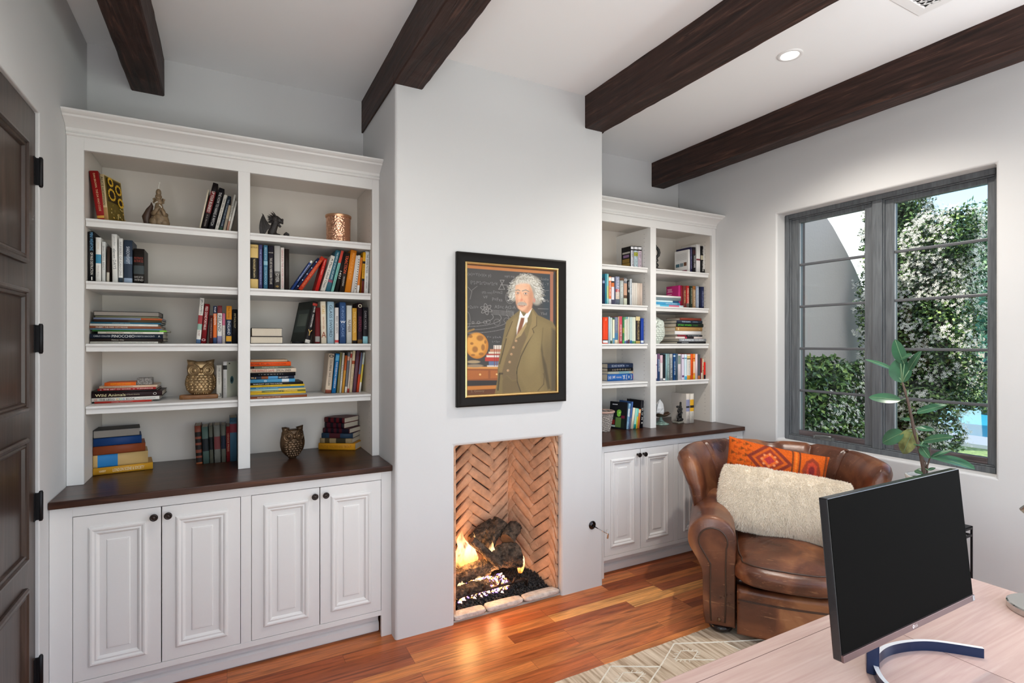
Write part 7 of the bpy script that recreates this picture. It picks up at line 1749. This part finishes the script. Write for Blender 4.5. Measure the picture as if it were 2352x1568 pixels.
def plant():
    cx, cy = 3.23, 1.44
    st = thing('plant_stand', 'black square metal plant stand beside the window wall behind the monitor', 'stand', (cx, cy, 0)); I = mat('black_iron', (.02,.014,.012), .45, .4)
    h = .152
    for sx in (-1, 1):
        for sy in (-1, 1): MB().box(sx*h-.008*(sx > 0)-.0*1, sx*h+.008*(sx < 0), sy*h-.008*(sy > 0), sy*h+.008*(sy < 0), .0005, .662).build('leg', I, st)
    for z in (.652, .615):
        f = MB()
        for s in (-1, 1): f.box(-h+.008, h-.008, s*h-.004-.004*s, s*h+.004-.004*s, z-.005, z+.005); f.box(s*h-.004-.004*s, s*h+.004-.004*s, -h+.008, h-.008, z-.005, z+.005)
        f.build('rail', I, st)
    MB().box(-h+.004, h-.004, -h+.004, h-.004, .657, .663).build('top_plate', I, st)
    p = thing('plant_pot', 'white round pot on the black stand holding the rubber plant', 'pot', (cx+.015, cy-.01, .6635))
    MB().lathe([(.0001,0),(.075,0),(.082,.006),(.092,.22),(.096,.236),(.094,.242),(.085,.242),(.083,.236),(.081,.222),(.0001,.221)], n=48).build('pot_body', mat('white_glazed_pot', (.70,.70,.68), .2), p, ang=35)
    MB().lathe([(.0001,.2225),(.081,.2225)], n=32, cap=False).build('soil', mat('potting_soil', (.05,.035,.025), .95, bump=1, bscale=60), p)
    t = thing('rubber_plant', 'tall rubber plant with oval green leaves before the right window pane', 'plant', (cx, cy, .8865)); o = t.location; X = 3.21
    bark = mat('plant_stem', (.10,.065,.05), .7, bump=.4, bscale=80); G = mat('rubber_leaf_green', (.045,.145,.075), .28, var=.25, vscale=14); V = mat('leaf_midrib', (.19,.33,.18), .4); G2 = mat('rubber_leaf_variegated', (.20,.24,.09), .3, var=.5, vscale=30)
    P = [Vector((cx, cy, .8868))]+[atX(a, b, X) for a, b in ((2121,1075),(2113,1032),(2100,990),(2092,950),(2084,915),(2073,878))]
    s = MB(); s.tube(P, [.010,.0095,.0088,.008,.0068,.006,.005], 10); s.build('stem', bark, t, o)
    s = MB(); s.tube([Vector((cx+.01,cy-.01,.8868)), atX(2130,1070,X), atX(2137,1048,X), atX(2136,1020,X)], [.005,.004,.003,.002], 8); s.tube([Vector((cx,cy-.02,.8868)), atX(2126,1062,X), atX(2116,1048,X)], [.004,.003,.002], 8); s.build('side_stem', bark, t, o)
    LV = [((2077,836),(2056,779),28,(-1,0,0),0),((2071,879),(2067,821),43,(-1,-.2,0),0),((2052,850),(1986,825),17,(-.3,0,1),0),((2068,825),(2096,814),16,(-.6,0,.5),0),((2088,850),(2117,806),20,(-.9,.2,.2),0),((2086,896),(2124,890),7,(-.1,0,1),0),((2070,919),(1995,912),25,(-.8,0,.5),0),((2104,948),(2176,930),22,(-.6,0,.6),0),((2096,966),(2067,961),12,(-.5,0,.8),0),((2105,983),(2147,988),16,(-.6,0,.7),0),((2076,992),(2027,1017),34,(-.9,0,.3),0),((2100,985),(2074,1042),37,(-1,0,.1),1),((2120,1013),(2192,1003),20,(-.7,0,.5),0),((2098,1018),(2136,1026),16,(-.4,0,.9),0),((2114,1022),(2136,1052),20,(-.9,0,0),0),((2138,1050),(2187,1034),14,(-.5,0,.8),0),((2137,1048),(2240,1078),40,(-.25,-.2,1),0),((2132,1080),(2149,1074),8,(-.6,0,.6),0),((2101,1081),(2120,1088),9,(-.7,0,.5),0)]
    rnd = random.Random(12)
    for i, (a, b, w, up, vk) in enumerate(LV):
        xa = X; xb = X+rnd.uniform(-.05, .05); A = atX(*a, xa); B = atX(*b, xb); q = MB()
        near = min(P, key=lambda k: (k-A).length); q.tube([near, (near+A)/2+Vector((0,0,.004)), A], .0028, 6, 1)
        leaf_mesh(q, A, B, w*2.85/1220*1.05, Vector(up), m=0, droop=.03); q.build('leaf', [G2 if vk else G, V], t, o)
plant()

# ---------------------------------------------------------------- garden outside the window
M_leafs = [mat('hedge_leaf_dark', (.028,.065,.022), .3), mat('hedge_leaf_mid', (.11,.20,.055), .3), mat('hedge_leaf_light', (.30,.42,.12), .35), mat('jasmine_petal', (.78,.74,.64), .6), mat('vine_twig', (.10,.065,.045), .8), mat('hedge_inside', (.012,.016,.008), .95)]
def hedge(name, label, boxes, nleaf, nflow, seed, ls=.045, face=(-1, -1)):
    rnd = random.Random(seed); t = thing(name, label, 'hedge', (boxes[0][0], boxes[0][2], -.12)); o = t.location
    core = MB(); lf = MB(); fl = MB(); tw = MB()
    tot = sum((b[1]-b[0]+b[3]-b[2])*(b[5]-b[4]) for b in boxes)
    for (x0,x1,y0,y1,z0,z1) in boxes:
        k = (x1-x0+y1-y0)*(z1-z0)/tot
        def surf(x, y, z, off):
            n = noise.noise(Vector((x*2.1, y*2.1, z*2.1)))*.16+noise.noise(Vector((x*6, y*6, z*6)))*.05
            return n+off
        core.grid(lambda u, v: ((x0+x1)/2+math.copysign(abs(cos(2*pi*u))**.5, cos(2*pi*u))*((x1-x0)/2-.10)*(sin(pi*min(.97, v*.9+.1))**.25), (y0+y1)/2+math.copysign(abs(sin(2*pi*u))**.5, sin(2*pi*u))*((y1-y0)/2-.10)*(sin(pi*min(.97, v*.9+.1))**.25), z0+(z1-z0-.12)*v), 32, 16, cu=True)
        for i in range(int(nleaf*k)):
            sidef = rnd.random(); z = z0+(z1-z0)*rnd.random()**.95; dep = rnd.random()**2*.22
            top = rnd.random() < .12
            if top: x = rnd.uniform(x0, x1); y = rnd.uniform(y0, y1); z = z1-dep+surf(x, y, z1, 0); nv = Vector((0,0,1))
            elif sidef < (x1-x0)/(x1-x0+y1-y0): x = rnd.uniform(x0, x1); y = y0+dep-surf(x, y0, z, 0); nv = Vector((0,-1,.2))
            else: y = rnd.uniform(y0, y1); x = x0+dep-surf(x0, y, z, 0); nv = Vector((-1,0,.2))
            if z > z1-.25 and not top: 
                q = (z-(z1-.25))/.25
                if rnd.random() < q*.5: continue
            c = Vector((x, y, z)); d = Vector((rnd.gauss(0,1), rnd.gauss(0,1), rnd.gauss(-.2,.8))).normalized(); nn = (nv+Vector((rnd.gauss(0,.55), rnd.gauss(0,.55), rnd.gauss(.35,.5)))).normalized()
            s_ = d.cross(nn).normalized(); L = ls*rnd.uniform(.6, 1.15); wd = L*.27; up = nn*wd*.35
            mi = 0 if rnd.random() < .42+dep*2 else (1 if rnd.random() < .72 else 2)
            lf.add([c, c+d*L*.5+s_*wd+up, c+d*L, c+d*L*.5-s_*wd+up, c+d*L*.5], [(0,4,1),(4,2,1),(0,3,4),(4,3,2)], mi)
        for i in range(int(nflow*k)):
            if rnd.random() < (x1-x0)/(x1-x0+y1-y0): x = rnd.uniform(x0, x1); z = z0+.25+(z1-z0-.25)*rnd.random()**.8; y = y0-surf(x, y0, z, 0)-rnd.uniform(-.02,.06); nv = Vector((0,-1,.3))
            else: y = rnd.uniform(y0, y1); z = z0+.25+(z1-z0-.25)*rnd.random()**.8; x = x0-surf(x0, y, z, 0)-rnd.uniform(-.02,.06); nv = Vector((-1,0,.3))
            if noise.noise(Vector((x*3+5, y*3, z*3))) < -.12: continue
            for q in range(rnd.randint(2, 5)):
                c = Vector((x, y, z))+Vector((rnd.gauss(0,.022), rnd.gauss(0,.022), rnd.gauss(0,.022))); nn = (nv+Vector((rnd.gauss(0,.4), rnd.gauss(0,.4), rnd.gauss(.2,.4)))).normalized(); a = nn.cross(Vector((0,0,1))).normalized(); b = nn.cross(a); r = rnd.uniform(.012,.019); th0 = rnd.random()*6
                for g in range(5):
                    th = th0+g*2*pi/5; e = a*cos(th)+b*sin(th); e2 = a*cos(th+.5)+b*sin(th+.5); fl.add([c, c+e*r+nn*.002, c+e2*r*.75, ], [(0,1,2)])
        for i in range(int(26*k)+6):
            x = rnd.uniform(x0+.15, x1); y = y0+.16 if rnd.random() < .5 else rnd.uniform(y0+.15, y1-.05); pts = [Vector((x, y, z0))]
            for q in range(5): pts.append(pts[-1]+Vector((rnd.uniform(-.1,.1), rnd.uniform(-.05,.05), (z1-z0)/6)))
            tw.tube(pts, rnd.uniform(.003,.009), 5)
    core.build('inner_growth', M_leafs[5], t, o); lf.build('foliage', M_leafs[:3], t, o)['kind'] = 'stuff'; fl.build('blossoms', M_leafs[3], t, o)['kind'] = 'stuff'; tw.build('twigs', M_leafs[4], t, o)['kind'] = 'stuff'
    return t
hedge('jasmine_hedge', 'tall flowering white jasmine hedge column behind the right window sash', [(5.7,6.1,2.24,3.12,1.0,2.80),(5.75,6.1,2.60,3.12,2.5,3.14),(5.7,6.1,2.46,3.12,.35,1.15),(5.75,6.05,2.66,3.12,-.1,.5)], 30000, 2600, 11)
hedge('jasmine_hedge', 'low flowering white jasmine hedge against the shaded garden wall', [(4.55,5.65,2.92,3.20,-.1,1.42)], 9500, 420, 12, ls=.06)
def garden_wall():
    Yw = 3.24; pts = [(3.95,-.12),(3.95,4.2)]
    for a, b in ((1846,330),(1870,430),(1893,487),(1915,520),(1945,575),(1965,615),(1980,650),(1992,700),(2002,760)): x, z = atY(a, b, Yw); pts.append((x, min(z, 4.2)))
    pts += [(6.15,1.3),(6.2,-.12)]
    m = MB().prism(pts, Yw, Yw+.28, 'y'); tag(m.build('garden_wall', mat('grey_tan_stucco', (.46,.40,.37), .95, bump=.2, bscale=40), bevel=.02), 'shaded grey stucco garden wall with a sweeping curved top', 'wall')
garden_wall()
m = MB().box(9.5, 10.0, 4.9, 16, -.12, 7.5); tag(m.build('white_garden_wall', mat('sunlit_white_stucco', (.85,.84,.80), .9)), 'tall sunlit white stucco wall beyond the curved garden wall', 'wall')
def lawn():
    m = bpy.data.materials.new('lawn_grass'); m.use_nodes = True; n = m.node_tree.nodes; l = m.node_tree.links; b = n['Principled BSDF']
    tc = n.new('ShaderNodeTexCoord'); t = n.new('ShaderNodeTexNoise'); t.inputs['Scale'].default_value = 22; t.inputs['Detail'].default_value = 8; l.new(tc.outputs['Object'], t.inputs[0])
    r = ramp(n, [(.3,(.07,.12,.035)),(.5,(.15,.22,.07)),(.7,(.26,.32,.13))]); l.new(t.outputs[0], r.inputs[0]); l.new(r.outputs[0], b.inputs['Base Color']); b.inputs['Roughness'].default_value = .9
    bp = n.new('ShaderNodeBump'); bp.inputs['Strength'].default_value = 1; l.new(t.outputs[0], bp.inputs['Height']); l.new(bp.outputs[0], b.inputs['Normal'])
    struct(MB().box(3.93, 40, -25, 30, -.3, -.12).build('ground', m))
lawn()
q = MB().box(10.9, 11.9, -6, 14, -.12, -.06); tag(q.build('pool_coping', mat('pale_stone_coping', (.72,.69,.64), .8)), 'pale stone edging along the near side of the pool', 'edging')
q = MB().box(11.9, 18, -6, 14, -.119, -.09); tag(q.build('pool_water', mat('pool_water', (.05,.42,.62), .08, spec=.4)), 'bright blue swimming pool water beyond the lawn', 'pool')
def tree(name, label, c, r, n, seed, mi, ls=.16):
    rnd = random.Random(seed); t = thing(name, label, 'tree', (c[0], c[1], -.12)); o = t.location
    f = MB()
    for i in range(n):
        d = Vector((rnd.gauss(0,1), rnd.gauss(0,1), rnd.gauss(0,1))).normalized(); k = rnd.uniform(.55,1)*(1+.35*noise.noise(d*2.2+Vector((seed,0,0)))); p = Vector(c)+Vector((d.x*r[0], d.y*r[1], d.z*r[2]))*k
        a = Vector((rnd.gauss(0,1), rnd.gauss(0,1), rnd.gauss(0,1))).normalized(); b = a.cross(Vector((rnd.gauss(0,1), rnd.gauss(0,1), 1))).normalized(); L = ls*rnd.uniform(.5,1)
        f.add([p, p+a*L*.5+b*L*.2, p+a*L, p+a*L*.5-b*L*.2], [(0,1,2,3)], rnd.randrange(2))
    f.build('crown', mi, t, o)['kind'] = 'stuff'
    MB().tube([(c[0],c[1],-.12),(c[0]+.1,c[1],c[2]*.5),(c[0],c[1],c[2])], [.18,.14,.08], 10).build('trunk', M_leafs[4], t, o)
TG = [mat('tree_leaf_blue_green', (.10,.18,.10), .6), mat('tree_leaf_pale', (.20,.30,.15), .6)]
tree('garden_tree', 'blue green feathery tree beyond the pool at the right of the window', (16, 5.75, 3.2), (1.3,.95,1.75), 14000, 3, TG)
q = MB().box(24, 24.3, -10, 30, -.12, 2.2); tag(q.build('boundary_wall', mat('tan_block_wall', (.45,.38,.32), .9)), 'long tan wall closing the garden behind the pool', 'wall')
